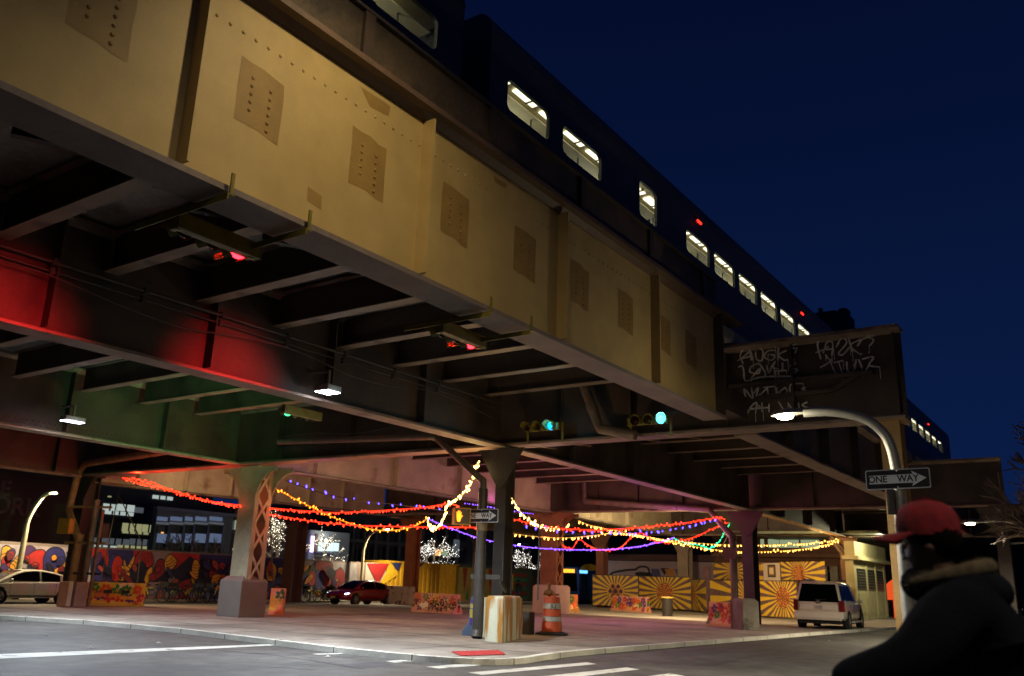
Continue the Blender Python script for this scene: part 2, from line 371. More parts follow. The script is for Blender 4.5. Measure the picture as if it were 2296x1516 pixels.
def girder(name, label, a, b, z0, z1, mw, mf, fw=.54, tw=.03, ft=.12, stiff=(), sides=(1,), sw=.24, rv=None, end_round=0, group=None, top_ov=0.0):
    """plate girder from a to b (x, y); bottoms z0 at a and b; returns the thing"""
    za, zb = z0 if isinstance(z0, tuple) else (z0, z0); ya, yb = z1 if isinstance(z1, tuple) else (z1, z1)
    A = Vector((a[0], a[1], 0)); B = Vector((b[0], b[1], 0)); L = (B - A).length; d = (B - A) / L; n = Vector((d.y, -d.x, 0))
    t = thing(name, label, 'girder', (A + B) / 2 + Vector((0, 0, (za + zb) / 2)), group)
    P = lambda s, o, z: A + d * s + n * o + Vector((0, 0, z))
    zb_ = lambda s: za + (zb - za) * s / L
    zt_ = lambda s: ya + (yb - ya) * s / L
    w = MB()
    w.hexa([P(0, -tw, za + ft), P(L, -tw, zb + ft), P(L, tw, zb + ft), P(0, tw, za + ft)], [P(0, -tw, ya - ft), P(L, -tw, yb - ft), P(L, tw, yb - ft), P(0, tw, ya - ft)])
    if rv: rv(w, P, n, L, zb_, zt_)
    w.build('web', mw if isinstance(mw, list) else [mw], t)
    f = MB(); h = fw / 2
    f.hexa([P(0, -h, za), P(L, -h, zb), P(L, h, zb), P(0, h, za)], [P(0, -h, za + ft * .45), P(L, -h, zb + ft * .45), P(L, h, zb + ft * .45), P(0, h, za + ft * .45)])
    for sg in (-1, 1):   # the two angles that hold the web
        f.hexa([P(0, sg * tw, za + ft * .45), P(L, sg * tw, zb + ft * .45), P(L, sg * (tw + .12), zb + ft * .45), P(0, sg * (tw + .12), za + ft * .45)],
               [P(0, sg * tw, za + ft), P(L, sg * tw, zb + ft), P(L, sg * (tw + .025), zb + ft), P(0, sg * (tw + .025), za + ft)])
    f.build('bottom_flange', mf[0] if isinstance(mf, list) else mf, t)
    f = MB()
    f.hexa([P(0, -h, ya - ft * .55), P(L, -h, yb - ft * .55), P(L, h + top_ov, yb - ft * .55), P(0, h + top_ov, ya - ft * .55)], [P(0, -h, ya), P(L, -h, yb), P(L, h + top_ov, yb), P(0, h + top_ov, ya)])
    for sg in (-1, 1):
        f.hexa([P(0, sg * tw, ya - ft * 1.1), P(L, sg * tw, yb - ft * 1.1), P(L, sg * (tw + .025), yb - ft * 1.1), P(0, sg * (tw + .025), ya - ft * 1.1)],
               [P(0, sg * tw, ya - ft * .55), P(L, sg * tw, yb - ft * .55), P(L, sg * (tw + .12), yb - ft * .55), P(0, sg * (tw + .12), ya - ft * .55)])
    f.build('top_flange', mf[1] if isinstance(mf, list) else mf, t)
    for s in stiff:
        for sg in sides:
            q = MB(); lo = zb_(s) + ft + .005; hi = zt_(s) - ft * 1.1 - .005; e = .018
            q.hexa([P(s - e, sg * tw, lo), P(s + e, sg * tw, lo), P(s + e, sg * (tw + sw), lo), P(s - e, sg * (tw + sw), lo)],
                   [P(s - e, sg * tw, hi), P(s + e, sg * tw, hi), P(s + e, sg * (tw + sw), hi), P(s - e, sg * (tw + sw), hi)])
            q.hexa([P(s + e, sg * tw, lo), P(s + e + .09, sg * tw, lo), P(s + e + .09, sg * (tw + .014), lo), P(s + e, sg * (tw + .014), lo)],
                   [P(s + e, sg * tw, hi), P(s + e + .09, sg * tw, hi), P(s + e + .09, sg * (tw + .014), hi), P(s + e, sg * (tw + .014), hi)])
            q.build('stiffener', mw[0] if isinstance(mw, list) else mw, t)
    return t
# ---- the big ochre outer girder
K = 7.36 / 6.87
def zz(z): return 1.4 + (z - 1.4) * K
Y0 = -9.0; XO = -7.36
def ochre_rivets(w, P, n, L, zb, zt):
    tw = .03
    yy = 2.6
    while yy < 18.2:
        if abs(((yy - 4.5) / 3.61) % 1 - .0) > .03: rivet(w, P(yy - Y0, tw, zz(6.81)), n, .024)
        yy += .176
    for k, (c, cz) in enumerate([(3.28, 6.2), (5.03, 6.17), (6.65, 6.15), (8.33, 6.15), (10.02, 6.16), (11.65, 6.16), (13.28, 6.16), (14.9, 6.16), (16.2, 6.16)]):
        rnd = random.Random(k); cy = c * K; hy = .29 * K; q = []
        for i in range(16):     # ragged-edged patch of primer
            a = i / 16 * 4; sidx = int(a); u = a - sidx
            q0 = [(-1, 1), (1, 1), (1, -1), (-1, -1), (-1, 1)]
            px_ = q0[sidx][0] * (1 - u) + q0[sidx + 1][0] * u; pz_ = q0[sidx][1] * (1 - u) + q0[sidx + 1][1] * u
            q.append(P(cy + px_ * (hy + rnd.uniform(-.008, .012)) - Y0, tw + .003, zz(cz + pz_ * (.355 + rnd.uniform(-.008, .014)) - (.025 if px_ > 0 else -.01))))
        w.use(1).quad(*q[::-1])
        for sx in (-1, 1):
            for r_ in range(5 + (sx > 0)): rivet(w, P(cy + sx * .12 * K - Y0, tw + .002, zz(cz + .2 - r_ * .093 - (.04 if sx > 0 else 0))), n, .024)
        w.use(0)
    w.use(1)
    w.quad(*[P(y * K - Y0, tw + .003, zz(z)) for y, z in [(5.78, 5.5), (5.99, 5.47), (6.0, 5.31), (5.79, 5.34)]])
    w.quad(*[P(y * K - Y0, tw + .003, zz(z)) for y, z in [(6.42, 7.08), (6.95, 7.08), (6.93, 6.93), (6.6, 6.9)]])
    w.quad(*[P(y * K - Y0, tw + .003, zz(z)) for y, z in [(9.15, 7.08), (9.5, 7.08), (9.45, 7.0), (9.2, 6.99)]])
    w.use(0)
g1 = girder('plate_girder', 'ochre yellow plate girder with dark primer patches and rivets, lit from the street', (XO, Y0), (XO, 18.7), 5.16, zz(7.33), [ochre, primer], [mat('girder_soffit', '#6d5f58', rough=.7, var=.2, sc=1.4, bump=.3), mat('girder_top', '#5a4636', rough=.6, var=.25, sc=1.5, bump=.2)], fw=.56, ft=.15,
            stiff=[y - Y0 for y in (.89, 4.5, 8.14, 11.75, 15.35)], sides=(1,), sw=.2, rv=ochre_rivets)
q = MB(); q.box(XO - .25, XO + .25, 18.7, 18.76, 5.17, zz(7.3)); q.box(XO - .3, XO + .3, 18.3, 20.15, zz(7.33) + .002, zz(7.33) + .05); q.box(XO - .3, XO + .24, 18.76, 20.2, 5.4, 5.95)
q.build('end_plate', brown, g1)
# dark fascia plate that stands on the top flange, with its ribs
zt = zz(7.33)
fa = thing('fascia_plate', 'dark rusty fascia plate with upright ribs standing on the ochre girder', 'plate', (XO + .2, 5, zt))
q = MB(); q.box(XO + .10, XO + .13, Y0, 18.7, zt + .002, zz(8.0)); q.build('plate', mat('fascia_steel', '#4a3d2c', rough=.6, var=.4, sc=1.1, bump=.3, spots='#2c2418', spot_th=(.5, .62)), fa)
q = MB(); q.box(XO - .02, XO + .2, Y0, 18.7, zz(8.0) + .002, zz(8.0) + .05); q.build('cap', darkst, fa)
for k in range(9):
    y = (6.45 - 2 * 2.58 + 2.58 * k) * K - .1
    if y < 18.4:
        q = MB(); q.box(XO + .132, XO + .19, y - .09, y + .09, zt + .004, zz(8.0)); q.build('rib', brown, fa)
# conduits and cables clipped to the steel
for yz, lab in (((-14.2, 6.35), 'thin electrical conduit clipped along the dark inner girder'), ((-14.25, 6.2), 'second thinner conduit just below the other on the inner girder')):
    q = MB(); q.tube([(yz[0], -6, yz[1]), (yz[0], 19.9, yz[1])], .035 if yz[1] > 6.3 else .022, 8)
    for k in range(12): q.box(yz[0] - .05, yz[0] + .05, k * 1.7 - .04, k * 1.7 + .04, yz[1] - .06, yz[1] + .06)
    tag(q.build('conduit', darkst), lab, 'conduit')
q = MB(); q.tube(catmull([(-13.9, 5 + i * 1.4, 5.9 + .12 * math.sin(i * 1.7)) for i in range(11)], 4), .014, 5); tag(q.build('cable', darkst), 'sagging black cable strung along the inner girder near the floodlight', 'cable')
q = MB(); q.tube(catmull([(-24 + i * 1.9, 19.9, 6.0 + .1 * math.sin(i * 2.1)) for i in range(6)], 4), .014, 5); tag(q.build('cable', darkst), 'sagging black cable strung across the cross girder above the drain pipe', 'cable')
# ---- bents: cross girders
YB1, YB2, YB3 = 20.5, 40.05, 57.5
def bent_rivets(w, P, n, L, zb, zt):
    for s in range(int(L / .35)):
        for sg in (1,):
            rivet(w, P(s * .35, sg * .03, zb(0) + .22), n, .02)
c1 = girder('cross_girder', 'dark cross girder with white graffiti tags on its right end above the street lamp', (-37.2, YB1 + .15), (-3.57, YB1 - .1), (5.3, 5.15), (7.35, 7.3), brown, flangeb, fw=.62, ft=.14,
            stiff=[2, 5, 8.5, 13, 16.5, 20, 24.6, 26.9, 29.55, 31.2, 33.5], sides=(1, -1), sw=.2)
q = MB()
for zc, x0, x1 in ((6.28, -7.6, -4.2),): q.box(x0, x1, 20.24, 20.36, zc - .05, zc + .05)
q.bar((-6.9, 20.3, 5.93), (-5.1, 20.3, 5.95), .1, .1); q.bar((-5.1, 20.3, 5.95), (-4.55, 20.3, 6.25), .1, .1)
q.build('bracing', brown, c1)
c2 = girder('cross_girder', 'cross girder of the middle row of columns, glowing red from fairy lights', (-37.2, YB2 + .1), (-3.7, YB2 - .1), (5.2, 5.0), (7.0, 6.95), brown, flangeb, fw=.5, ft=.14,
            stiff=[4, 8, 11.3, 13.1, 15, 17.3, 19.7, 22, 26, 29], sides=(1,), sw=.2)
c3 = girder('cross_girder', 'farthest cross girder above the orange-lit column by the ticket kiosk', (-37.2, YB3 + .1), (-3.7, YB3), (5.1, 4.85), (6.9, 6.7), brown, flangeb, fw=.5, ft=.14, stiff=[6, 12, 18, 24, 30], sides=(1,))
# ---- longitudinal girders
girder('plate_girder', 'dark brown girder along the inner column line, with the bright white floodlight on its side', (-14.52, Y0), (-14.45, 20.15), 5.15, 7.3, brown, flangeb, fw=.5, stiff=[9.5 + 3.2 * k for k in range(6)], sides=(1,))
girder('plate_girder', 'dark girder with its underside glowing pink and purple between two rows of columns', (-14.4, 20.85), (-14.12, 39.7), (5.15, 5.0), (7.3, 6.95), brown, flangeb, fw=.5, stiff=[3, 7, 11, 15], sides=(1,))
girder('plate_girder', 'dark girder whose underside is lit amber, behind the inner middle column', (-14.15, 40.4), (-14.4, 57.2), (5.0, 4.85), (6.95, 6.8), brown, mat('amber_lit_flange', '#8a6a45', rough=.6, var=.25, sc=1.3, bump=.2, spots='#57412f'), fw=.5, stiff=[4, 9, 14], sides=(1,))  # amber light on the underside is put into the flange colour
girder('plate_girder', 'dark outer girder running on beyond the graffiti cross girder', (-7.45, 20.85), (-7.2, 39.7), (5.15, 5.0), (7.3, 6.95), brown, flangeb, fw=.56, stiff=[3, 6.5, 10, 13.5, 17], sides=(1,))
girder('plate_girder', 'far outer girder above the parked white car', (-7.3, 40.4), (-7.3, 57.2), (5.0, 4.85), (6.95, 6.8), brown, flangeb, fw=.5, stiff=[4, 9], sides=(1,))
def lattice_rivets(w, P, n, L, zb, zt):
    s = .3
    while s < L:
        for z in (.18, .26): rivet(w, P(s, .03, zb(s) + z), n, .022)
        s += .16
    for s0 in (7.4, 7.7, 8.2, 9.2, 10.2, 11.0, 12.0, 13.2, 14.4, 15.6, 16.6):
        z = .35
        while z < 1.9: rivet(w, P(s0, .03, zb(s0) + z), n, .024); z += .17
    for zr in (.5, 1.0, 1.5):
        s = 7.4
        while s < L - .3: rivet(w, P(s, .03, zb(s) + zr), n, .022); s += .24
creamf = mat('cream_flange', '#8f8673', rough=.65, var=.2, sc=1.5, bump=.2, spots='#6a5844')
girder('riveted_girder', 'riveted cream girder with red glow under it, behind the laced cream column', (-26.0, 21.0), (-25.0, 39.7), (5.2, 5.1), (7.35, 7.0), cream, creamf, fw=.5, stiff=[2.6, 7.0, 11.2, 14.5], sides=(1,), sw=.26, rv=lattice_rivets)
def w0_rivets(w, P, n, L, zb, zt):
    s = .2
    while s < L:
        rivet(w, P(s, .05, zb(s) + .2), n, .022); rivet(w, P(s + .08, .05, zb(s) + .3), n, .022); s += .17
    w.use(1).box(-1, -1, -1, -1, -1, -1) if 0 else None
girder('riveted_girder', 'dark riveted girder with the flat white floodlight on it at far left', (-25.5, Y0 + 10), (-26.3, 20.2), 5.25, 7.35, brown, creamf, fw=.5, stiff=[3.2, 6.2, 9.2, 12.6, 16], sides=(1,), rv=w0_rivets)
girder('riveted_girder', 'dim riveted girder behind the laced brown column', (-25.0, 40.4), (-26.0, 57.2), (5.1, 4.95), (7.0, 6.8), cream, creamf, fw=.5, stiff=[1.5, 4, 6.5, 9], sides=(1,), rv=lattice_rivets)
girder('plate_girder', 'cream girder glowing orange and red behind the red fairy lights', (-37.0, 21.0), (-37.0, 39.7), (5.05, 5.15), (7.2, 7.2), cream, flangeb, fw=.6, stiff=[2.1, 4.6, 7.2, 9.8, 12.4, 15], sides=(1,), sw=.28)
girder('plate_girder', 'dark girder end above the far left street lamp', (-36.4, 4), (-36.6, 20.2), 5.2, 7.2, brown, flangeb, fw=.5, stiff=[3, 6, 9, 12, 15], sides=(1,))
girder('plate_girder', 'far brown girder leading off beyond the orange-lit steel column', (-37.0, 40.4), (-37, 57.2), (5.1, 5.0), (7.0, 6.9), brown, flangeb, fw=.5, stiff=[4, 8], sides=(1,))
# ---- floor beams between the girders (each one a thing) and the deck above them
def floor_beam(label, x0, x1, y, z, grp):
    t = thing('floor_beam', label, 'beam', ((x0 + x1) / 2, y, z), grp)
    q = MB(); q.box(x0, x1, y - .012, y + .012, z + .028, z + .72); q.build('web', brown, t)
    q = MB(); q.box(x0, x1, y - .14, y + .14, z, z + .026); q.box(x0, x1, y - .14, y + .14, z + .722, z + .745); q.build('flange', flangeb, t)
    return t
FL1 = 'steel floor beam under the deck between the ochre girder and the next girder'
FL2 = 'thin steel floor beam under the deck behind the white floodlights'
FL3 = 'steel floor beam under the deck between graffiti girder and middle row'
FL4 = 'steel floor beam tinted red above the fairy lights'
for i in range(9):
    y = 4.06 + 1.925 * i
    if y < 19.9: floor_beam(FL1, -14.42, -7.42, y, 6.54, 'floor beams behind the ochre girder')
    y = 5.6 + 2.05 * i
    if y < 19.9: floor_beam(FL2, -25.6, -14.56, y, 6.62, 'floor beams behind the floodlights')
for i in range(8):
    y = 21.6 + 2.4 * i
    if y < 39.5:
        floor_beam(FL3, -14.2, -7.4, y, 6.5, 'floor beams past the graffiti girder')
        floor_beam(FL4, -25.3, -14.42, y, 6.5, 'floor beams above the fairy lights')
for i in range(8):
    floor_beam('dark floor beam in the farthest bay of the viaduct', -14.0, -7.3, 41.9 + 2 * i, 6.2, 'floor beams of the farthest bay')
d = MB()
for i, (x0, x1) in enumerate(((-14.48, -7.4), (-25.7, -14.56), (-36.9, -26.1))):
    for y0, y1, z in ((Y0, 20.2, 7.37), (20.21, 39.8, 7.375), (39.81, 57.3, 7.38), (57.31, 130, 7.385)): d.box(x0, x1, y0, y1, z, z + .3)
deck = thing('deck_slab', 'stained concrete track deck carried by the floor beams', 'bridge deck', (-22, 20, 5.9)); d.build('slab', deckc, deck)
# small longitudinal stringer brackets seen between the beams at the left
for i in range(5):
    q = MB(); y = 5.5 + 1.392 * i; q.bar((-11.4, y - .9, 7.0), (-10.9, y + .0, 7.0), .05, .22); q.bar((-11.4, y - .9, 6.88), (-10.9, y, 6.88), .14, .02)
    tag(q.build('cross_bracket', darkst), 'short dark bracing angle between two floor beams behind the ochre girder', 'bracket', 'bracing angles between floor beams')
# ================================================================== COLUMNS
rustconc = mat('painted_block', '#c9c7ad', rough=.6, var=.12, sc=1.4, bump=.25, stretch=(1, 1, .16), spots='#a5701f', spot_th=(.5, .57), spot_sc=1.9)
greyconc = mat('grey_block', '#7b7469', rough=.85, var=.25, sc=1.5, bump=.4, spots='#4e4840')
brownconc = mat('brown_block', '#6b605a', rough=.75, var=.08, sc=2, bump=.25)
pinkconc = mat('pale_block', '#bfae98', rough=.75, var=.08, sc=1.5, bump=.2)
galv = mat('galvanised', '#4c4742', rough=.45, metal=.5, var=.15, sc=3, bump=.05)
rustpipe = mat('rusty_pipe', '#5e5148', rough=.55, var=.3, sc=3, bump=.3, spots='#7a4a28', spot_th=(.6, .7))
def h_column(label, x, y, zt, sx=.42, sy=.6, m=darkst, gus=True, zb=0.0, gy=.9, rot=False):
    t = thing('steel_column', label, 'column', (x, y, zb))
    q = MB()
    for s in (-1, 1): q.box(x - sx / 2, x + sx / 2, y + s * sy / 2 - .02, y + s * sy / 2 + .02, zb, zt)
    q.box(x - .02, x + .02, y - sy / 2 + .021, y + sy / 2 - .021, zb, zt)
    q.build('shaft', m, t)
    q = MB(); q.box(x - sx / 2 - .12, x + sx / 2 + .12, y - sy / 2 - .12, y + sy / 2 + .12, zt + .001, zt + .06); q.build('cap_plate', m, t)
    if gus:
        for s in (-1, 1):
            q = MB(); q.prism([(x + s * (sx / 2 + .001), y - sy / 2 - .06, zt - 1.0), (x + s * (sx / 2 + .62), y - sy / 2 - .06, zt - .02), (x - s * .0, y - sy / 2 - .06, zt - .02), (x, y - sy / 2 - .06, zt - 1.15)], (0, .03, 0)); q.build('gusset', m, t)
    return t
A, Bc = (-14.4, 20.45), (-14.25, 40.0)
h_column('dark steel column with grey flange beside the crossing signal and ONE WAY sign', *A, 5.14, .36, .42, mat('col_grey', '#3f3a36', rough=.55, var=.2, sc=1.5, bump=.2, spots='#2a2420'))
h_column('dark steel column with fairy lights tied to it, beside the white parked car', *Bc, 4.98, .5, .7)
h_column('orange-lit steel column farthest along the inner line by the kiosk', -14.35, 57.3, 4.84, .5, .6, mat('amber_lit_col', '#7d5a3c', rough=.6, var=.2, sc=1.5))  # amber glow painted into the steel colour of this column
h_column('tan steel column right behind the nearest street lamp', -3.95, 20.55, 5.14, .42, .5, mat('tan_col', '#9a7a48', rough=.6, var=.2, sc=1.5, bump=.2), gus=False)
h_column('dark steel column at the right edge of the viaduct', -3.95, 40.0, 4.98, .45, .5)
h_column('thick dark steel column on the left street corner', -36.9, 20.9, 5.28, .62, .62)
h_column('orange-lit steel column behind the white barrier and the red car', -36.4, 42.0, 5.18, .62, .7, mat('orange_lit_col', '#96603a', rough=.6, var=.2, sc=1.5, bump=.2))  # the orange light on this column is part of its paint colour
h_column('dark purple-lit column just left of the drain pipe', -37, 49.6, 5.05, .5, .6)
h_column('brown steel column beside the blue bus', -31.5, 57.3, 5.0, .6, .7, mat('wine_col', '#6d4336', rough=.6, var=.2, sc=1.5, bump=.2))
h_column('grey brown column rising behind the sunburst fence', -26, 59.5, 5.0, .8, .8, mat('greybrown_col', '#7d6f60', rough=.7, var=.2, sc=1.5))
def laced_column(label, x, y, zb, zt, m, sx=1.0, sy=.8, tw=1.0, haunch=1.0, name='laced_column', open_side=True):
    t = thing(name, label, 'column', (x, y, zb))
    b = MB(); h = zt - zb; sxt = sx * tw
    for s in (-1, 1):     # two wide channels facing -Y / +Y
        y0 = y + s * sy / 2
        b.hexa([(x - sx / 2, y0 - .02, zb), (x + sx / 2, y0 - .02, zb), (x + sx / 2, y0 + .02, zb), (x - sx / 2, y0 + .02, zb)],
               [(x - sxt / 2, y0 - .02, zt), (x + sxt / 2, y0 - .02, zt), (x + sxt / 2, y0 + .02, zt), (x - sxt / 2, y0 + .02, zt)])
        for e in (-1, 1):
            xx = x + e * (sx / 2 - .02)
            b.box(xx - .02, xx + .02, min(y0, y0 - s * .17), max(y0, y0 - s * .17), zb, zt)
        if s < 0:
            zr = zb + .1
            while zr < zt - .2:
                for e in (-.46, -.2, .2, .46): rivet(b, (x + e * sx, y0 - .02, zr), (0, -1, 0), .02)
                zr += .16 if zr < zb + .7 else .3
    b.build('channel_shaft', m, t)
    n = max(4, int(h / .82)); dz = h / n
    for e in (-1, 1):
        for i in range(n):
            z = zb + i * dz; xx = x + e * (sx / 2 + .008)
            for (ya, yb) in ((y - sy / 2 + .08, y + sy / 2 - .08), (y + sy / 2 - .08, y - sy / 2 + .08)):
                q = MB(); o = .014 * e if ya < yb else 0
                q.bar((xx + o, ya, z + .04), (xx + o, yb, z + dz - .04), .012, .1, up=(0, 1, .4)); q.build('lacing_bar', m, t)
    for e in (-1, 1):     # curved haunch gussets up to the girder
        for yo in (-sy / 2 - .03, sy / 2):
            arc = [(x + e * sxt / 2, y + yo, zt - 1.35 * haunch)]
            for k in range(7):
                a = k / 6 * math.pi / 2; arc.append((x + e * (sxt / 2 + .95 * haunch * (1 - math.cos(a))), y + yo, zt - 1.2 * haunch + 1.05 * haunch * math.sin(a)))
            arc += [(x + e * (sxt / 2 + .95 * haunch), y + yo, zt), (x + e * sxt / 2, y + yo, zt)]
            q = MB(); q.prism(arc, (0, .03, 0)); q.build('gusset', m, t)
    q = MB(); q.box(x - sxt / 2 - .1, x + sxt / 2 + .1, y - sy / 2 - .06, y + sy / 2 + .06, zt + .001, zt + .05); q.build('cap_plate', m, t)
    return t
laced_column('cream riveted column with crossed lacing bars on a brown concrete block', -25.85, 20.95, 1.2, 5.17, mat('cream_column', '#978c74', rough=.6, var=.2, sc=1.4, bump=.2, spots='#6e5436', spot_th=(.6, .72)), .9, .72, .92, 1.1)
laced_column('orange-lit brown column with crossed lacing bars on a pale block behind the traffic barrel', -25.05, 40.1, 1.3, 5.08, mat('orange_lit_column', '#8a5a3a', rough=.6, var=.25, sc=1.6, bump=.25, spots='#5d3a26'), .95, .75, 1, .95)  # orange-brown bounce from the light strings is mixed into this steel colour
h_column('dark reddish steel column on the left street by the parked bicycles', -39.2, 35.0, 5.1, .85, .8, mat('dark_red_col', '#4a302a', rough=.6, var=.2, sc=1.5))
def plinth(label, x, y, sx, sy, h, m, ch=.14, z0=-.02):
    b = MB(); a, c = sx / 2, sy / 2
    b.loft([[(x - a, y - c, z), (x + a, y - c, z), (x + a, y + c, z), (x - a, y + c, z)] for z in (z0, h - ch)] + [[(x - a + ch, y - c + ch, h), (x + a - ch, y - c + ch, h), (x + a - ch, y + c - ch, h), (x - a + ch, y + c - ch, h)]])
    return tag(b.build('concrete_plinth', m, bevel=.03), label, 'plinth')
plinth('brown concrete plinth with sloping top under the cream laced column', -25.95, 20.95, 1.2, 1.15, 1.36, brownconc, .16)
plinth('pale pinkish concrete plinth under the orange-lit laced column', -25.05, 40.1, 1.45, 1.4, 1.42, pinkconc, .1)
b = MB(); c0, c1_, c2_ = G(1125, 1441), G(1086, 1436), G(1167, 1431); c3_ = c1_ + c2_ - c0
b.loft([[(p.x, p.y, z) for p in (c0, c2_, c3_, c1_)] for z in (-.02, 1.02)] + [[((p.x * .9 + .1 * (c0.x + c3_.x) / 2), (p.y * .9 + .1 * (c0.y + c3_.y) / 2), 1.09) for p in (c0, c2_, c3_, c1_)]])
tag(b.build('concrete_block', rustconc, bevel=.02), 'white painted concrete block streaked with orange rust, at the foot of the drain pipe', 'block')
b = MB(); b.box(-14.75, -14.05, 19.9, 21.0, -.02, 1.02); tag(b.build('concrete_block', rustconc, bevel=.03), 'narrow rust-stained block half hidden left behind the drain pipe', 'block')
p = G(1187, 1422); b = MB(); b.box(p.x - .2, p.x + .05, p.y - .1, p.y + .2, -.02, .62); tag(b.build('refuse_bin', mat('bin_dark', '#3d3730', rough=.6), bevel=.02), 'low dark bin standing right of the rusty white block', 'bin')
def block_px(label, xl, yl, xr, yr, dep, h):
    a, c = G(xl, yl), G(xr, yr); d = (c - a).normalized(); n = Vector((-d.y, d.x, 0)); n = n if n.y > 0 else -n
    b = MB(); b.loft([[p + Vector((0, 0, z)) for p in (a, c, c + n * dep, a + n * dep)] for z in (-.02, h - .1)] + [[p + Vector((0, 0, h)) for p in (a + d * .08 + n * .08, c - d * .14 + n * .08, c - d * .14 + n * (dep - .08), a + d * .08 + n * (dep - .08))]])
    return tag(b.build('concrete_block', greyconc, bevel=.03), label, 'block')
block_px('grey concrete block right of the drain pipe beside the white parked car', 1667, 1412, 1704, 1413, 1.0, 1.15)
block_px('dark block between flower barrier and column beside the white parked car', 1638, 1408, 1655, 1409, .8, 1.15)
# ================================================================== DRAIN PIPES
def pipe(label, pts, r, m=rustpipe, joints=(), name='drain_pipe'):
    t = thing(name, label, 'pipe', (pts[-1][0], pts[-1][1], pts[-1][2]))
    q = MB(); q.tube(pts, r, 14); q.build('pipe', m, t, smooth=True)
    for j in joints:
        q = MB(); a = Vector(j[0]); d = Vector(j[1]).normalized(); q.tube([a - d * .09, a + d * .09], r * 1.18, 14); q.build('coupling', m, t, smooth=True)
    return t
pb = G(1070, 1431)
pA = [PY(625, 991, 20.0), PY(975, 979, 20.0), AT(1060, 1068, (pb.x, pb.y)), Vector((pb.x, pb.y, 4.0)), Vector((pb.x, pb.y, .12))]
pA[3] = AT(1079, 1100, (pb.x, pb.y)); pA[3].x, pA[3].y = pb.x, pb.y
pt = pipe('long rusty drain pipe hung under the girder and bent down toward the middle column', [pA[0], pA[1], pA[3] + Vector((0, 0, .25)), pA[3]], .1, rustpipe, [(pA[1], (1, 0, 0))])
zc = AT(1077, 1190, (pb.x, pb.y)).z
pp = thing('drain_pipe', 'thick grey upright drain pipe, open at the foot, carrying the crossing signal', 'pipe', (pb.x, pb.y, 0))
q = MB(); q.tube([(pb.x, pb.y, .15), (pb.x, pb.y, 2.2)], .15, 18); q.tube([(pb.x, pb.y, 2.2), (pb.x, pb.y, pA[3].z + .05)], .135, 18); q.build('pipe', galv, pp, smooth=True)
q = MB(); q.tube([(pb.x, pb.y, zc), (pb.x, pb.y, zc + .5)], .155, 18); q.build('coupling', mat('pipe_tan', '#7c6a52', rough=.55, var=.15), pp, smooth=True)
q = MB(); q.tube([(pb.x + .02, pb.y - .05, .02), (pb.x, pb.y, .2)], .15, 18); q.build('outlet', galv, pp, smooth=True)
q = MB(); q.tube([(pb.x + .035, pb.y - .09, .05), (pb.x + .025, pb.y - .06, .06)], .12, 18); q.build('outlet_mouth', mat('pipe_hole', '#0c0a09', bump=0), pp)
q = MB(); q.tube([(pb.x, pb.y, 1.5), (pb.x, pb.y, 1.62)], .165, 18); q.bar((pb.x - .2, pb.y - .12, 1.56), (pb.x + .5, pb.y + .25, 1.56), .04, .12)
q.bar((pb.x + .5, pb.y + .25, 1.45), (pb.x + .45, pb.y + .6, 1.2), .05, .1); q.build('clamp', galv, pp)
p0, p1_, p2_ = PY(1303, 848, 19.98), PY(1345, 962, 19.98), PY(1425, 976, 19.98)
pipe('short rusty drain pipe dropping behind the two green traffic signals', [p0, p0.lerp(p1_, .9), p1_, p2_], .13, rustpipe, [(p0.lerp(p1_, .6), p1_ - p0)])
w0 = [PY(428, 1003, 20.2), PY(190, 1040, 20.2), PY(178, 1046, 20.2)]
bl = G(152, 1357); base = Vector((bl.x, bl.y, 0)); top = AT(190, 1100, base)
pl = pipe('rusty drain pipe down the left corner column with cross arms and an orange signal box', [w0[0], w0[1], Vector((w0[2].x, w0[2].y, w0[2].z - .3)), Vector((w0[2].x - .1, w0[2].y - .1, 3.8)), Vector((bl.x, bl.y, 2.6)), Vector((bl.x, bl.y, .0))], .15, mat('tan_pipe', '#8a6a45', rough=.6, var=.3, sc=3, bump=.3), [(Vector((bl.x, bl.y, 2.7)), (0, 0, 1))])
for dx, dy, r, zt_ in ((.55, .2, .13, 4.2), (.95, .3, .07, 3.8)):
    q = MB(); q.tube([(bl.x + dx, bl.y + dy, 0), (bl.x + dx, bl.y + dy, zt_)], r, 12); q.build('side_pipe', rustpipe, pl, smooth=True)
for z in (1.25, 2.45, 3.9):
    q = MB(); q.bar((bl.x - .5, bl.y - .3, z), (bl.x + 1.3, bl.y + .45, z), .06, .09); q.build('cross_arm', galv if z < 2 else mat('tan_pipe'), pl)
q0, q1, q2, q3 = PY(1309, 1060, 39.6), PY(1311, 1124, 39.6), PY(1590, 1143, 39.6), None
bb = G(1650, 1405); zq = AT(1643, 1205, bb)
pipe('rusty vertical drain pipe in front of the red glowing girder', [q0, q1], .12, rustpipe)
pipe('rusty drain pipe hung below the red glowing girder and bent down to a column foot', [q1, q2, Vector((bb.x, bb.y, zq.z)), Vector((bb.x, bb.y, zq.z - .3)), Vector((bb.x, bb.y, .05))], .15, rustpipe, [(q1.lerp(q2, .35), q2 - q1), (q1.lerp(q2, .75), q2 - q1)])
r0, r1, r2 = PY(1625, 1192, 57), PY(1860, 1195, 57), PY(1870, 1200, 57)
pipe('amber-lit drain pipe under the farthest cross girder', [r0, r1, Vector((-14.0, 56.8, 3.6)), Vector((-14.0, 56.8, .0))], .15, rustpipe)
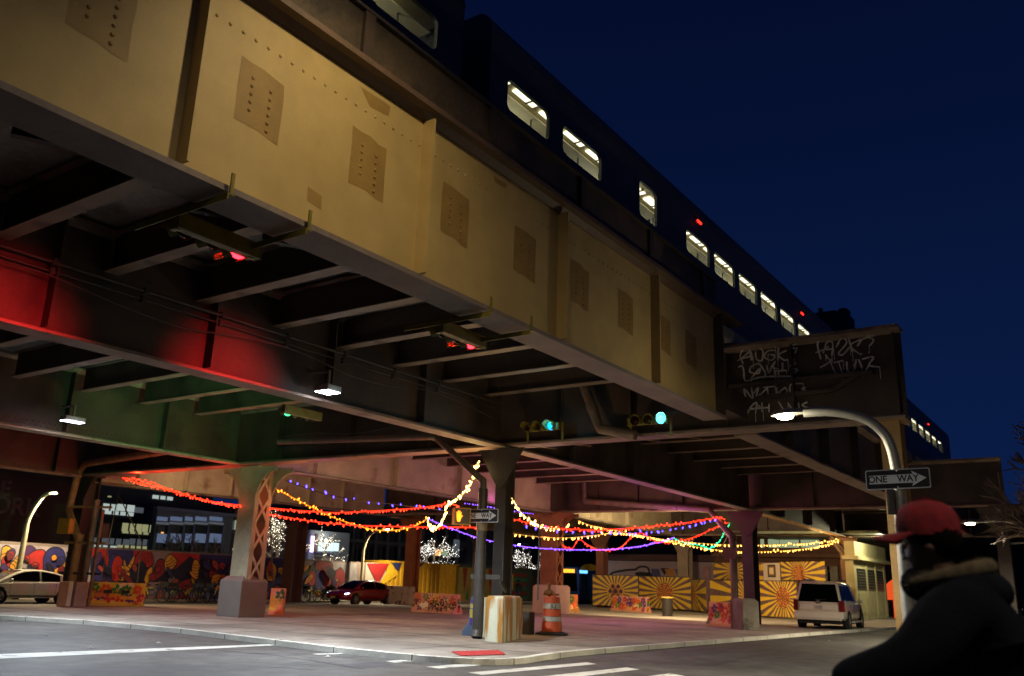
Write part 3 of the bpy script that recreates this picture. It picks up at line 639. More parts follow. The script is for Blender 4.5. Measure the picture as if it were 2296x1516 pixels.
# ---- guy rods of the string-light supports
def rod(label, a, b, r=.02, m=None): 
    q = MB(); q.tube([a, b], r, 6); return tag(q.build('guy_rod', m or darkst), label, 'rod')
f1 = G(220, 1350); f2 = G(302, 1350)
apx = AT(265, 1108, f1)
rod('thin leaning rod down to the left end of the flower barrier', apx, Vector((f1.x, f1.y, .9)), .025)
rod('thin rod from the fairy light hook down to the rod fork', AT(275, 1072, apx), apx, .025)
rod('thin rod sloping right to the street behind the flower barrier', apx, AT(318, 1215, f2), .025)
rod('upright thin rod at the right end of the flower barrier', AT(318, 1215, f2), Vector((f2.x, f2.y, .9)), .025)
a = G(1175, 1352); rod('thin pale upright rod right behind the drain pipe column', Vector((-13.3, 20.6, 3.2)), Vector((-13.3, 20.6, 1.0)), .022, galv)
u = G(1600, 1400); rod('slanting rod from the sunburst fence up to the column by the white parked car', AT(1637, 1190, Bc), PV(1600, 1270, (-20, 50), (-15, 38)), .03)
rod('slanting rod beside the orange-lit column near the kiosk', AT(1883, 1238, (-14.4, 57)), PV(1846, 1300, (-18, 57), (-14, 57)), .03)
rod('thin rod standing in a small flower barrier near the brown plinth', AT(606, 1158, (-29, 26)), AT(612, 1310, (-29, 26)), .025)
# ================================================================== TRAIN
XS = -8.6; TK = XS / -8.2
def tz(z): return 1.4 + (z - 1.4) * TK
trainm = mat('train_steel', '#46474a', rough=.5, metal=.15, var=.25, sc=.7, bump=.06, stretch=(1, .25, 1))
traindk = mat('train_dark', '#1c222b', rough=.5, var=.2, sc=1, bump=.05)
rubber = mat('window_rubber', '#0b0c0e', rough=.6, bump=0)
tceil = mat('train_ceiling', '#cfc5a4', rough=.6, var=.1, sc=1.5, bump=.05)
tlight = emit('train_light', '#fff3d6', 2.6)
tglass = clearglass('train_glass')
redm = emit('marker_red', '#ff2a1c', 3.0)
ZB, ZT = tz(9.69), tz(10.31)
def train_car(label, y0, y1, wins, doors, reds):
    t = thing('train_car', label, 'train', (XS - 1.5, (y0 + y1) / 2, tz(7.4)), 'cars of the elevated train')
    zb, ze, zr = tz(7.6), tz(11.0), tz(11.45)
    b = MB(); x1, x2 = XS, XS - 3.05
    openings = sorted([(a, c, ZB, ZT) for a, c in wins] + [(a, c, tz(9.66), tz(10.55)) for a, c in doors])
    y = y0
    for (a, c, l, h) in openings:
        b.box(x1 - .07, x1, y, a, zb, ze); b.box(x1 - .07, x1, a, c, zb, l); b.box(x1 - .07, x1, a, c, h, ze)
        r = .13
        for (cy, cz, sy, sz) in ((a, l, 1, 1), (c, l, -1, 1), (a, h, 1, -1), (c, h, -1, -1)):   # rounded window corners
            arc = [(x1 - .07, cy, cz)] + [(x1 - .07, cy + sy * r * (1 - math.sin(k / 4 * math.pi / 2)), cz + sz * r * (1 - math.cos(k / 4 * math.pi / 2))) for k in range(5)]
            b.prism(arc, (.07, 0, 0))
        y = c
    b.box(x1 - .07, x1, y, y1, zb, ze)
    b.box(x2, x2 + .07, y0, y1, zb, ze)
    for ye in (y0, y1 - .06): b.box(x2 + .07, x1 - .07, ye, ye + .06, zb, ze)
    # curved roof
    ring = [(x1 + .001, ze)] + [(x1 - .35 * (1 - math.cos(k / 4 * 1.45)), ze + (zr - ze) * math.sin(k / 4 * 1.45)) for k in range(1, 5)] + [(x2 + .35 * (1 - math.cos(k / 4 * 1.45)), ze + (zr - ze) * math.sin(k / 4 * 1.45)) for k in range(4, 0, -1)] + [(x2 - .001, ze)]
    b.loft([[(px, ye, pz) for px, pz in ring] for ye in (y0, y1)])
    for k in range(4): b.box(x1 + .001, x1 + .018, y0 + .3, y1 - .3, zb + .35 + .3 * k, zb + .4 + .3 * k)
    b.box(x1 + .001, x1 + .02, y0, y1, ze - .06, ze - .02)
    b.build('body', trainm, t)
    q = MB(); q.box(x2 + .3, x1 - .25, y0 + .8, y1 - .8, tz(6.9), zb - .01); q.build('underframe', traindk, t)
    for (a, c, l, h) in openings:
        q = MB(); q.box(x1 - .05, x1 - .04, a, c, l, h); q.build('window', tglass, t)
    for (a, c) in doors:
        q = MB(); q.box(x1 + .001, x1 + .006, a - .22, a - .19, tz(8.0), tz(10.75)); q.box(x1 + .001, x1 + .006, c + .19, c + .22, tz(8.0), tz(10.75)); q.build('door_seam', rubber, t)
    zc = tz(10.72)
    q = MB(); q.box(x2 + .1, x1 - .1, y0 + .1, y1 - .1, zc, zc + .02); q.box(x1 - .9, x1 - .62, y0 + .2, y1 - .2, zc - .16, zc - .13)
    q.box(x2 + .075, x2 + .09, y0 + .1, y1 - .1, tz(8.3), zc); q.build('interior', tceil, t)
    y = y0 + .5; q = MB()
    while y < y1 - 1: q.box(x1 - .56, x1 - .36, y, y + .75, zc - .05, zc - .02); y += 1.0
    q.build('ceiling_lights', tlight, t)
    q = MB(); y = y0 + 1.1
    while y < y1 - 1: q.box(x1 - .58, x1 - .3, y - .1, y - .06, zc - .07, zc - .01); q.tube([(x1 - .75, y + .4, zc - .14), (x1 - .75, y + .4, tz(8.6))], .018, 6); y += 1.0
    q.build('luggage_rack', mat('rack_grey', '#4b4a42', rough=.4), t)
    y = y0 + .6; q = MB(); rr_ = random.Random(3)
    for (a, c, l, h) in openings:
        if c - a > .8:
            for f_ in (.2, .55, .85): q.box(x1 - .5, x1 - .14, a + (c - a) * f_ - .05 + rr_.uniform(-.08, .08), a + (c - a) * f_ + .05, tz(8.6), ZB + rr_.uniform(.02, .2))
    q.build('seats', mat('seat_teal', '#3a4a44'), t)
    for (yc, z) in reds:
        q = MB(); q.box(x1 + .019, x1 + .05, yc - .14, yc + .14, z - .03, z + .03); q.build('marker_light', redm, t)
        q = MB(); q.box(x1 + .001, x1 + .018, yc - .25, yc + .35, z - .09, z + .09); q.build('marker_plate', traindk, t)
    n = max(2, int((y1 - y0) / 4))
    for i in range(n): lamp('interior_glow', 'POINT', (x1 - 1.5, y0 + (i + .5) * (y1 - y0) / n, tz(9.9)), 34, (1, .93, .74), t, .3)
    return t
wins2 = [(11.3, 12.72), (13.24, 14.82)] + [(19.3 + 1.87 * i, 20.82 + 1.87 * i) for i in range(6)]
sc_ = lambda L: [(a * TK, c * TK) for a, c in L]
train_car('nearest train car, dark, with one lit window at the top edge of the photo', -8, 9.95 * TK, sc_([(5.5, 7.1), (7.6, 9.28)]), [], [])
train_car('middle train car with a door and a long row of lit windows', 10.75 * TK, 36, sc_(wins2 + [(32.6, 33.8)]), sc_([(16.65, 17.56)]), [(20.1 * TK, tz(10.76)), (29.1 * TK, tz(10.72))])
train_car('far train car seen right of the graffiti girder against the blue sky', 36.9, 62.5, [(38 + 2.0 * i, 39.6 + 2.0 * i) for i in range(11)], [], [(46.6, tz(10.72)), (55, tz(10.72))])
rp = PX(1868, 712, -17.0)
q = MB(); q.box(rp.x - 1.6, rp.x + 1.3, rp.y - 1.2, rp.y + 1.4, 7.7, rp.z); q.box(rp.x - 1.2, rp.x + .4, rp.y - .8, rp.y + 1, rp.z, rp.z + .35); q.box(rp.x - 1.0, rp.x - .7, rp.y - .5, rp.y - .2, rp.z + .35, rp.z + .8); q.lathe([(.55, -.1), (.55, .35), (.3, .6), (0, .62)], (rp.x + .8, rp.y, rp.z), n=14)
tag(q.build('rooftop_shed', mat('roof_dark', '#22242a', rough=.8)), 'dark rooftop shape rising behind the end of the train', 'roof')
# ================================================================== TRAFFIC SIGNALS
sigy = mat('signal_yellow', '#6f6420', rough=.5, var=.2, sc=5, bump=.05)
sigk = mat('signal_black', '#101210', rough=.5, bump=0)
LR, LY, LG = mat('lens_red_off', '#2a0706', rough=.2, bump=0), mat('lens_amber_off', '#2c1c05', rough=.2, bump=0), mat('lens_green_off', '#04201a', rough=.2, bump=0)
e_red = emit('lens_red', '#ff2330', 9, True); e_grn = emit('lens_green', '#0a90d0', 3.2); e_grn2 = emit('lens_green_bright', '#40b8e8', 6)
def signal(label, c, u, n, lit, em, bracket_to=None, grp=None):
    """horizontal three-lens signal: c centre, u along the housing, n facing"""
    c = Vector(c); u = Vector(u).normalized(); n = Vector(n).normalized(); k = Vector((0, 0, 1))
    t = thing('traffic_signal', label, 'traffic light', c, grp)
    q = MB(); q.bar(c - u * .54, c + u * .54, .13, .19)
    q.bar(c - u * .56, c - u * .54, .14, .2); q.bar(c + u * .54, c + u * .56, .14, .2); q.build('housing', sigy, t, bevel=.03)
    for i in range(3):
        o = c + u * (.36 * (i - 1)) + n * .101
        q = MB(); q.lathe([(.118, 0), (.115, .03), (.09, .075), (0, .1)], o, n, 18); q.build('lens', em if i == lit else (LR, LY, LG)[i], t, smooth=True)
        q = MB(); N = 14; vs = []       # hood: open below
        for j in range(N + 1):
            a = -.32 * math.pi + j / N * 1.64 * math.pi; rad_ = u * math.cos(a) * .14 + k * math.sin(a) * .135
            vs.append((o + rad_, o + rad_ + n * (.26 if math.sin(a) > -.2 else .14)))
        for j in range(N):
            a0, a1 = vs[j], vs[j + 1]; m0 = (a0[0] - o) * -.06; m1 = (a1[0] - o) * -.06
            q.hexa([a0[0], a1[0], a1[1], a0[1]], [a0[0] + m0, a1[0] + m1, a1[1] + m1, a0[1] + m0])
        q.build('hood', sigy, t)
    return t
for (yc, lab) in ((5.55, 'traffic signal under the ochre girder, nearer the left edge, glowing red'), (10.05, 'traffic signal under the ochre girder, the one nearer the middle column, glowing red')):
    t = signal(lab, (-7.98, yc, 5.06), (0, -1, 0), (-1, 0, 0), 0, e_red, grp='red signals under the ochre girder')
    for dy in (-.6, .45):
        q = MB(); q.box(-8.6, -7.0, yc + dy - .045, yc + dy + .045, 5.1, 5.112); q.box(-8.6, -7.0, yc + dy - .045, yc + dy - .033, 5.04, 5.1); q.box(-7.02, -7.0, yc + dy - .02, yc + dy + .02, 5.112, 5.34)
        q.box(-8.05, -7.95, yc + dy - .03 + (.06 if dy < 0 else -.0), yc + dy + .03 + (.06 if dy < 0 else 0), 4.95, 5.1); q.build('bracket', sigy, t)
    lamp('red_beam', 'SPOT', (-8.4, yc + .36, 5.0), 3800, (1, .03, .035), t, .3, (-14.5, yc + .6, 4.95), 31, 1.0)
for (px, py, lab, em, pw) in ((1237, 955, 'green traffic signal beside the middle column, dimmer of the two', e_grn, 5), (1478, 940, 'bright green traffic signal near the end of the ochre girder', e_grn2, 14)):
    L = PY(px, py, 19.75); c = Vector((L.x - .36, 19.85, L.z))
    t = signal(lab, c, (1, 0, 0), (-.05 if pw < 9 else .45, -1, 0), 2, em, grp='green signals on the cross girder')
    for dx in (-.55, .58):
        q = MB(); q.box(c.x + dx - .03, c.x + dx + .03, 19.95, 19.97, c.z - .42, c.z + .12); q.bar((c.x + dx, 19.9, 5.1), (c.x + dx + .45, 20.75, 5.12), .05, .012); q.build('bracket', sigy, t)
    lamp('green_spill', 'POINT', (L.x + .1, 19.55, L.z + .05), pw * 1.1, (.1, .75, 1), t, .05); lamp('green_beam', 'SPOT', (L.x, 19.5, L.z), pw * 3, (.1, .75, 1), t, .1, (L.x + (.0 if pw < 9 else 1.2), 12, L.z - .6 + (1.0 if pw > 9 else 0)), 130, .9)
# a further signal hidden behind the inner girder throws the green glow on the dark cross girder at the left
t = signal('traffic signal behind the inner girder, throwing a green glow on the dark girders at left', (-15.0, 13.2, 4.98), (0, 1, 0), (-1, .25, 0), 0, emit('lens_green_far', '#35d070', 6))
gp = PX(410, 930, -25.6); lamp('green_beam', 'SPOT', (-15.35, 13.1, 5.0), 4200, (.10, .5, .16), t, .2, gp, 50, 1.0)
# ================================================================== LAMPS
lampg = mat('lamp_grey', '#8b8a84', rough=.45, metal=.4, var=.12, sc=4, bump=.03)
def lens_box(b, c, u, w, h): b.bar(Vector(c) - Vector(u).normalized() * w / 2, Vector(c) + Vector(u).normalized() * w / 2, h, .02)
def street_lamp(label, base, path, head_a, head_b, power, col, em, grp='street lamps', r=.09, down=150, mt=None, kind='SPOT', hs=1, blend=.5, aim=None):
    t = thing('street_lamp', label, 'street lamp', base, grp)
    pts = [Vector(base), Vector(base) + Vector((0, 0, 1.2))]
    q = MB(); q.tube([pts[0], Vector((path[0].x, path[0].y, path[0].z))], [r * 1.25, r], 14); q.lathe([(r * 2.2, 0), (r * 2.1, .12), (r * 1.4, .25), (r * 1.25, .5)], base, n=14); q.build('pole', mt or lampg, t, smooth=True)
    q = MB(); q.tube(catmull(path, 6), r * .85, 12); q.build('arm', mt or lampg, t, smooth=True)
    a, c = Vector(head_a), Vector(head_b); d = (c - a).normalized(); L = (c - a).length; s = d.cross(Vector((0, 0, 1))).normalized(); k = s.cross(d)
    q = MB(); rings = []
    for f_, w_, h_ in ((0, .06, .06), (.15, .1, .09), (.5, .17, .12), (.85, .14, .1), (1, .05, .05)):
        p = a + d * L * f_; rings.append([p + s * w_ * hs * math.cos(x_) + k * h_ * hs * (math.sin(x_) * (1 if math.sin(x_) > 0 else .15)) for x_ in [2 * math.pi * i / 12 for i in range(12)]])
    q.loft(rings); q.build('head', mt or lampg, t, smooth=True)
    q = MB(); p = a + d * L * .62 - k * .03 * hs; q.ball(p, .16 * hs, 12, 6, (1, 1, .35)); q.build('lamp_lens', em, t, smooth=True)
    lp = p - k * .12 * hs
    lamp('lamp_light', kind, lp, power, col, t, .12, aim or (lp.x, lp.y, 0), down, blend)
    return t
warm = (1, .80, .48); warmw = (1, .88, .62); cool = (.80, .90, 1.0)
e_warm = emit('lens_warm', '#fff0b8', 30); e_cool = emit('lens_cool', '#e6f0ff', 30)
lb = PY(2015, 1100, 15.5); LBX = lb.x
pth = [PY(x, y, 15.5) for x, y in ((2012, 1080), (2003, 1022), (1986, 978), (1952, 946), (1910, 930), (1860, 923), (1803, 925))]
pth[0].x = LBX
nl = street_lamp('curved grey street lamp with a ONE WAY sign, glowing before the graffiti', (LBX, 15.5, -.01), pth, PY(1808, 925, 15.5), PY(1730, 934, 15.5), 1300, warmw, e_warm, r=.1, down=170); lamp('lamp_spill', 'POINT', PY(1752, 944, 15.3), 75, warmw, nl, .05)
# lamp just outside the photo at the right: its light is what washes the ochre girder
street_lamp('tall street lamp on the near right pavement that lights the ochre girder', (2.6, 6.2, RZ), [Vector((2.6, 6.2, 7.6)), Vector((2.3, 6.15, 8.7)), Vector((.8, 6.0, 9.15)), Vector((-3.6, 5.65, 9.2))], (-3.5, 5.65, 9.2), (-4.9, 5.6, 9.15), 600, (1, .80, .48), e_warm, kind='SPOT', down=110, blend=1.0, aim=(-7.0, 6.9, 5.3))
street_lamp('unseen tall street lamp added behind the photographer on the left', (-16, -6, RZ), [Vector((-16, -6, 7)), Vector((-15.8, -5.6, 8)), Vector((-15.2, -4.4, 8.6)), Vector((-14.6, -3, 8.7))], (-14.6, -3.1, 8.7), (-14.2, -2.2, 8.7), 950, (.97, .97, 1), e_cool, down=165)  # unseen lamp added to brighten the road and the near steel
street_lamp('unseen tall street lamp added behind the photographer on the right', (5, -2, RZ), [Vector((5, -2, 7)), Vector((4.8, -1.5, 8)), Vector((4.0, 0, 8.8)), Vector((3.0, 1.4, 8.9))], (3.0, 1.3, 8.9), (2.4, 2.1, 8.9), 1500, (1, .86, .64), e_cool, down=165)  # second unseen lamp, added for warm light on the foreground
# left-hand lamps on the far pavement
b0 = (-41.6, 21.2)
pl_ = [AT(x, y, b0) for x, y in ((60, 1180), (67, 1160), (80, 1135), (97, 1113), (112, 1106))]
dirx = Vector((.62, .78, 0)); B0 = PV(45, 1280, b0, (b0[0] + .62, b0[1] + .78))
pl_ = [PV(x, y, b0, (b0[0] + .62, b0[1] + .78)) for x, y in ((60, 1178), (66, 1160), (80, 1135), (97, 1113), (110, 1106))]
hd = [PV(x, y, b0, (b0[0] + .62, b0[1] + .78)) for x, y in ((108, 1105), (128, 1104))]
street_lamp('pale curved street lamp at far left in front of the painted mural wall', (pl_[0].x, pl_[0].y, -.01), pl_, hd[0], hd[1], 1900, warm, e_warm, r=.11, mt=mat('lamp_pale', '#b5ac90', rough=.5, var=.1))
b1 = (-41.8, 45.5)
pl_ = [PV(x, y, b1, (b1[0] + .62, b1[1] + .78)) for x, y in ((815, 1235), (820, 1218), (830, 1200), (845, 1190), (858, 1187))]
hd = [PV(x, y, b1, (b1[0] + .62, b1[1] + .78)) for x, y in ((856, 1187), (876, 1186))]
street_lamp('thin curved street lamp behind the red car, above the yellow and red container', (pl_[0].x, pl_[0].y, -.01), pl_, hd[0], hd[1], 2600, warm, e_warm, r=.09, mt=mat('lamp_pale'))
def far_lamp(label, px, py, Y, ctop, power, em=e_warm, col=warmw):
    h = PY(px, py, Y); base = (h.x + 1.6, Y, 0)
    return street_lamp(label, base, down=172, path=[Vector((h.x + 1.6, Y, h.z - .8)), Vector((h.x + 1.5, Y, h.z - .2)), Vector((h.x + 1.0, Y, h.z + .1)), Vector((h.x + .35, Y, h.z + .08))], head_a=Vector((h.x + .4, Y, h.z + .06)), head_b=Vector((h.x - .35, Y, h.z + .03)), power=power, col=col, em=em, r=.07)
far_lamp('far street lamp under the viaduct just right of the red hat', 2180, 1175, 33, 0, 3000)
far_lamp('smallest far street lamp near the right edge of the photo', 2258, 1222, 62, 0, 400)
far_lamp('far street lamp seen small through the wrapped tree right of the middle column', 1165, 1221, 95, 0, 60, e_cool, cool)
def flood(label, p, cx, power, sz=(.3, .5)):
    t = thing('floodlight', label, 'floodlight', p, 'white floodlights under the deck')
    x, y, z = p
    q = MB(); q.box(x - sz[0] / 2, x + sz[0] / 2, y - sz[1] / 2, y + sz[1] / 2, z, z + .14); q.box(x - .03, x + .03, y - .03, y + .03, z + .14, z + .5); q.bar((x, y, z + .45), (cx, y, z + .5), .06, .06); q.build('housing', lampg, t, bevel=.02)
    q = MB(); q.box(x - sz[0] / 2 + .02, x + sz[0] / 2 - .02, y - sz[1] / 2 + .02, y + sz[1] / 2 - .02, z - .012, z - .002); q.build('panel', emit('led_panel', '#e8f0ff', 26), t)
    lamp('flood_light', 'SPOT', (x, y, z - .05), power, cool, t, .2, (x + .8, y - .3, 0), 158, .35); lamp('flood_spill', 'POINT', (x + .25, y, z - .18), 9, cool, t, .05)
p = PX(735, 876, -13.85); flood('round white floodlight on the inner girder, the brighter one near the picture centre', (p.x, p.y, p.z - .03), -14.45, 4200, (.42, .42))
p = PX(163, 943, -24.9); flood('flat white floodlight at far left below the deck', (p.x, p.y, p.z - .03), -25.6, 4000, (.34, .62))
t = thing('floodlight', 'unseen amber floodlight added behind the middle cross girder to light the sunburst fence', 'floodlight', (-19, 40.6, 6.0))  # unseen lamp added to brighten the dark fence panels
q = MB(); q.box(-19.3, -18.7, 40.45, 40.75, 5.9, 6.1); q.box(-19.05, -18.95, 40.1, 40.44, 5.95, 6.05); q.build('housing', lampg, t)
q = MB(); q.box(-19.27, -18.73, 40.47, 40.73, 5.885, 5.895); q.build('panel', e_warm, t)
lamp('flood_light', 'SPOT', (-19, 40.7, 5.85), 6000, (1, .76, .42), t, .2, (-20, 56, 0), 155, .5)
for (hx0, hy0, hz0, aim_, pw_, cl_, lab) in ((-31.5, 21.25, 6.7, (-36, 34, 2), 2000, (1, .66, .36), 'unseen warm floodlight added behind the dark cross girder at the left'), (-19.5, 21.2, 6.7, (-24, 34, 2), 1700, (1, .66, .36), 'unseen warm floodlight added behind the cross girder near the middle column')):  # two unseen lamps added to lift the dim bays and background
    t = thing('floodlight', lab, 'floodlight', (hx0, hy0, hz0)); q = MB(); q.box(hx0 - .3, hx0 + .3, hy0 - .14, hy0 + .14, hz0, hz0 + .18); q.box(hx0 - .05, hx0 + .05, 20.6, hy0 - .141, hz0 + .05, hz0 + .15); q.build('housing', lampg, t)
    q = MB(); q.box(hx0 - .27, hx0 + .27, hy0 - .12, hy0 + .12, hz0 - .015, hz0 - .005); q.build('panel', e_warm, t)
    lamp('flood_light', 'SPOT', (hx0, hy0, hz0 - .06), pw_, cl_, t, .2, aim_, 112, .6)
# ================================================================== SIGNS
black = mat('sign_black', '#15171a', rough=.4, bump=0); white = mat('sign_white', '#c9cdd0', rough=.35, var=.05, bump=0)
silver = mat('sign_edge', '#a9adaf', rough=.4, bump=0)
def one_way(label, c, w, h, xd, parent_loc=None, grp='one way signs'):
    """c centre of the face, xd reading direction"""
    c = Vector(c); x = Vector(xd).normalized(); z = Vector((0, 0, 1)); n = x.cross(z)
    t = thing('one_way_sign', label, 'sign', c, grp)
    P = lambda a, b, o=0: c + x * a + z * b + n * o
    def rrect(w_, h_, r):
        return [(sx * (w_ / 2 - r) + r * math.cos(a), sy * (h_ / 2 - r) + r * math.sin(a)) for sx, sy, a0 in ((1, 1, 0), (-1, 1, 90), (-1, -1, 180), (1, -1, 270)) for a in [rad(a0 + 22.5 * i) for i in range(5)]]
    q = MB(); q.prism([P(a, b, -.012) for a, b in rrect(w, h, h * .1)], n * .012); q.build('plate', silver, t)
    q = MB(); q.prism([P(a, b, .001) for a, b in rrect(w * .965, h * .89, h * .07)], n * .003); q.build('face', black, t)
    q = MB(); a0, a1, a2 = -w * .44, w * .24, w * .445; s, k = h * .215, h * .38
    q.prism([P(a, b, .005) for a, b in ((a0, -s), (a1, -s), (a1 - w * .02, -k), (a2, 0), (a1 - w * .02, k), (a1, s), (a0, s))], n * .003); q.build('arrow', white, t)
    text('lettering', 'ONE    WAY', h * .47, t, black, P(-w * .065, -.0, .0095), x, z, .001, stretch=.92)
    q = MB()
    for b_ in (h * .4, -h * .4): q.lathe([(.014, 0), (.01, .008), (0, .01)], P(0, b_, .004), n, n=8)
    q.build('bolt', silver, t)
    return t
s1, s2 = PY(1941, 1077.5, 15.33), PY(2086, 1070.5, 15.33)
one_way('big ONE WAY sign on the curved street lamp pole at right', (s1 + s2) / 2, (s2 - s1).length, .325, s2 - s1)
ps = Vector((pb.x, pb.y, 0)); s1, s2 = PY(1043, 1157, pb.y - .2), PY(1117, 1156, pb.y - .2)
one_way('small ONE WAY sign on the drain pipe, partly hidden by the orange hand signal', (s1 + s2) / 2, (s2 - s1).length, .36, s2 - s1)
handm = emit('hand_orange', '#ff7a14', 6)
pedy = mat('signal_amber', '#b07a1a', rough=.45, var=.15, sc=5, bump=.05); pedk = mat('signal_face', '#3b2a26', rough=.4, bump=.1)
def ped_signal(label, c, n, w=.44, hand=True, arm=None):
    c = Vector(c); n = Vector(n).normalized(); z = Vector((0, 0, 1)); x = z.cross(n)
    t = thing('pedestrian_signal', label, 'crossing signal', c, None)
    P = lambda a, b, o=0: c + x * a + z * b + n * o
    q = MB(); q.prism([P(a, b, -.22) for a, b in ((-w / 2, -w / 2), (w / 2, -w / 2), (w / 2, w / 2), (-w / 2, w / 2))], n * .21); q.build('housing', pedy, t, bevel=.025)
    for (a0, a1, b0_, b1_) in ((-w / 2, w / 2, w / 2 - .03, w / 2), (-w / 2, w / 2, -w / 2, -w / 2 + .03), (-w / 2, -w / 2 + .03, -w / 2 + .031, w / 2 - .031), (w / 2 - .03, w / 2, -w / 2 + .031, w / 2 - .031)):
        q = MB(); q.prism([P(a, b, -.008) for a, b in ((a0, b0_), (a1, b0_), (a1, b1_), (a0, b1_))], n * .07); q.build('visor', pedy, t)
    q = MB(); q.prism([P(a, b, -.006) for a, b in ((-w / 2 + .032, -w / 2 + .032), (w / 2 - .032, -w / 2 + .032), (w / 2 - .032, w / 2 - .032), (-w / 2 + .032, w / 2 - .032))], n * .01); q.build('face', pedk, t)
    if hand:
        q = MB(); ox = -w * .2; s = w * .95
        q.prism([P(ox + a * s, b * s, .005) for a, b in ((-.13, -.05), (-.08, -.33), (.08, -.33), (.14, -.1), (.13, .06), (-.13, .06))], n * .006)
        for fx, top_, tilt in ((-.105, .26, -.02), (-.035, .34, -.005), (.04, .33, .01), (.105, .25, .03)):
            q.prism([P(ox + a * s, b * s, .005) for a, b in ((fx - .028, .061), (fx + .028, .061), (fx + .026 + tilt, top_), (fx - .022 + tilt, top_))], n * .006)
        q.prism([P(ox + a * s, b * s, .005) for a, b in ((.141, -.1), (.24, .04), (.215, .08), (.134, .0))], n * .006)
        q.build('hand_symbol', handm, t)
    if arm: 
        q = MB(); q.bar(P(-w * .3, w / 2 + .04, -.1), arm[0], .05, .05); q.bar(P(-w * .3, -w / 2 - .04, -.1), arm[1], .05, .05); q.build('bracket', pedy, t)
    return t
c = AT(1036, 1158, (pb.x - .35, pb.y - .35)); ped_signal('crossing signal with a lit orange hand beside the small ONE WAY sign', c, (.8, -.6, 0), .46)
lamp_c = AT(151, 1180, (bl.x - .55, bl.y - .3)); ped_signal('orange crossing signal box seen from behind on the left corner column', lamp_c, (-.25, .95, 0), .62, False)
c = PY(2096, 1185, 15.45); ped_signal('yellow crossing signal half hidden behind the red hat', c, (.15, 1, 0), .42, False)
c = PY(1999, 1125, 15.3); q = MB(); q.box(c.x - .07, c.x + .05, c.y, c.y + .12, c.z - .2, c.z + .2); q.box(c.x - .05, c.x + .03, c.y - .012, c.y - .002, c.z - .12, c.z + .1); tag(q.build('push_button_box', darkst, bevel=.01), 'small black box on the street lamp pole under the big ONE WAY sign', 'box')
c = AT(232, 1190, (-36.2, 20.3)); q = MB(); q.box(c.x - .05, c.x + .05, c.y - .22, c.y + .22, c.z - .3, c.z + .3); tag(q.build('sign_box', darkst), 'small dark arrow box on the left corner column', 'box')
c = AT(1640, 1240, (bb.x, bb.y)); q = MB(); q.box(c.x - .25, c.x + .3, c.y - .3, c.y - .2, c.z - .25, c.z + .2); tag(q.build('notice_board', mat('notice_brown', '#4a2c20', rough=.5)), 'brown notice plate on the pipe by the white parked car', 'sign')
# ---- graffiti on the cross girder
chalk = mat('graffiti_paint', '#cfc4b8', rough=.7, var=.35, sc=5, bump=0)
gf = thing('graffiti', 'white graffiti tags sprayed on the end of the dark cross girder above the street lamp', 'graffiti', (-5, 20.36, 6.5))
GS = 600 / 2274; gr_ = random.Random(4)
def strokes(name, lst, wd=.042):
    q = MB()
    for st in lst:
        pts = [PY(1500 + x * GS, 700 + y * GS, 20.33) for x, y in st]
        pts = catmull(pts, 4) if len(pts) > 2 else pts
        for a, c_ in zip(pts[:-1], pts[1:]):
            if (c_ - a).length > 1e-4: q.bar(a, c_, wd * gr_.uniform(.6, 1.1), .006, up=(0, 1, 0))
        if gr_.random() < .45: q.bar(pts[-1], pts[-1] - Vector((0, 0, gr_.uniform(.08, .3))), .012, .005, up=(0, 1, 0))
    q.build(name, chalk, gf)
strokes('tag_line', [[(580, 415), (625, 385), (690, 330)], [(632, 440), (605, 370), (640, 310), (690, 330), (715, 410)], [(600, 400), (690, 375)], [(690, 345), (700, 410)], [(735, 330), (745, 400), (790, 410), (800, 330)], [(800, 330), (770, 300)],
    [(905, 325), (840, 330), (810, 380), (870, 410), (900, 370), (840, 360)], [(930, 300), (925, 410)], [(1000, 325), (930, 365), (985, 410), (1010, 400)], [(1095, 262), (1045, 285), (1065, 310), (1090, 300), (1070, 350)], [(1060, 400), (1068, 404)],
    [(705, 300), (905, 285)]])
strokes('tag_line', [[(590, 470), (620, 455), (635, 500), (645, 580), (700, 575)], [(770, 435), (700, 460), (690, 510), (760, 520), (770, 480), (700, 560)], [(770, 440), (820, 520), (800, 560)], [(700, 575), (800, 550), (1040, 545)], [(830, 450), (850, 520), (880, 450), (905, 530)], [(905, 415), (880, 470), (930, 480)], [(965, 430), (965, 500)], [(890, 500), (1000, 495)], [(1085, 435), (1030, 455), (1060, 480), (1095, 490), (1060, 520)], [(1090, 555), (1095, 560)], [(930, 510), (935, 560)]])
strokes('tag_line', [[(655, 740), (640, 650), (710, 735), (700, 640)], [(720, 690), (760, 640), (745, 720), (830, 650)], [(800, 640), (900, 630)], [(835, 640), (845, 720)], [(870, 700), (920, 700), (910, 640)], [(990, 640), (940, 680), (970, 715), (1005, 670), (985, 640)], [(1040, 720), (1030, 620), (1140, 605)], [(1160, 640), (1130, 655), (1165, 670), (1140, 690)]])
strokes('tag_line', [[(665, 860), (700, 800), (745, 770), (735, 860)], [(680, 825), (780, 815)], [(760, 790), (800, 840)], [(790, 850), (790, 770)], [(850, 780), (850, 850)], [(790, 815), (850, 810)], [(930, 760), (985, 850)], [(1070, 750), (1060, 840), (1010, 770)], [(1100, 770), (1110, 830)], [(1175, 765), (1130, 790), (1180, 815), (1150, 840)]])
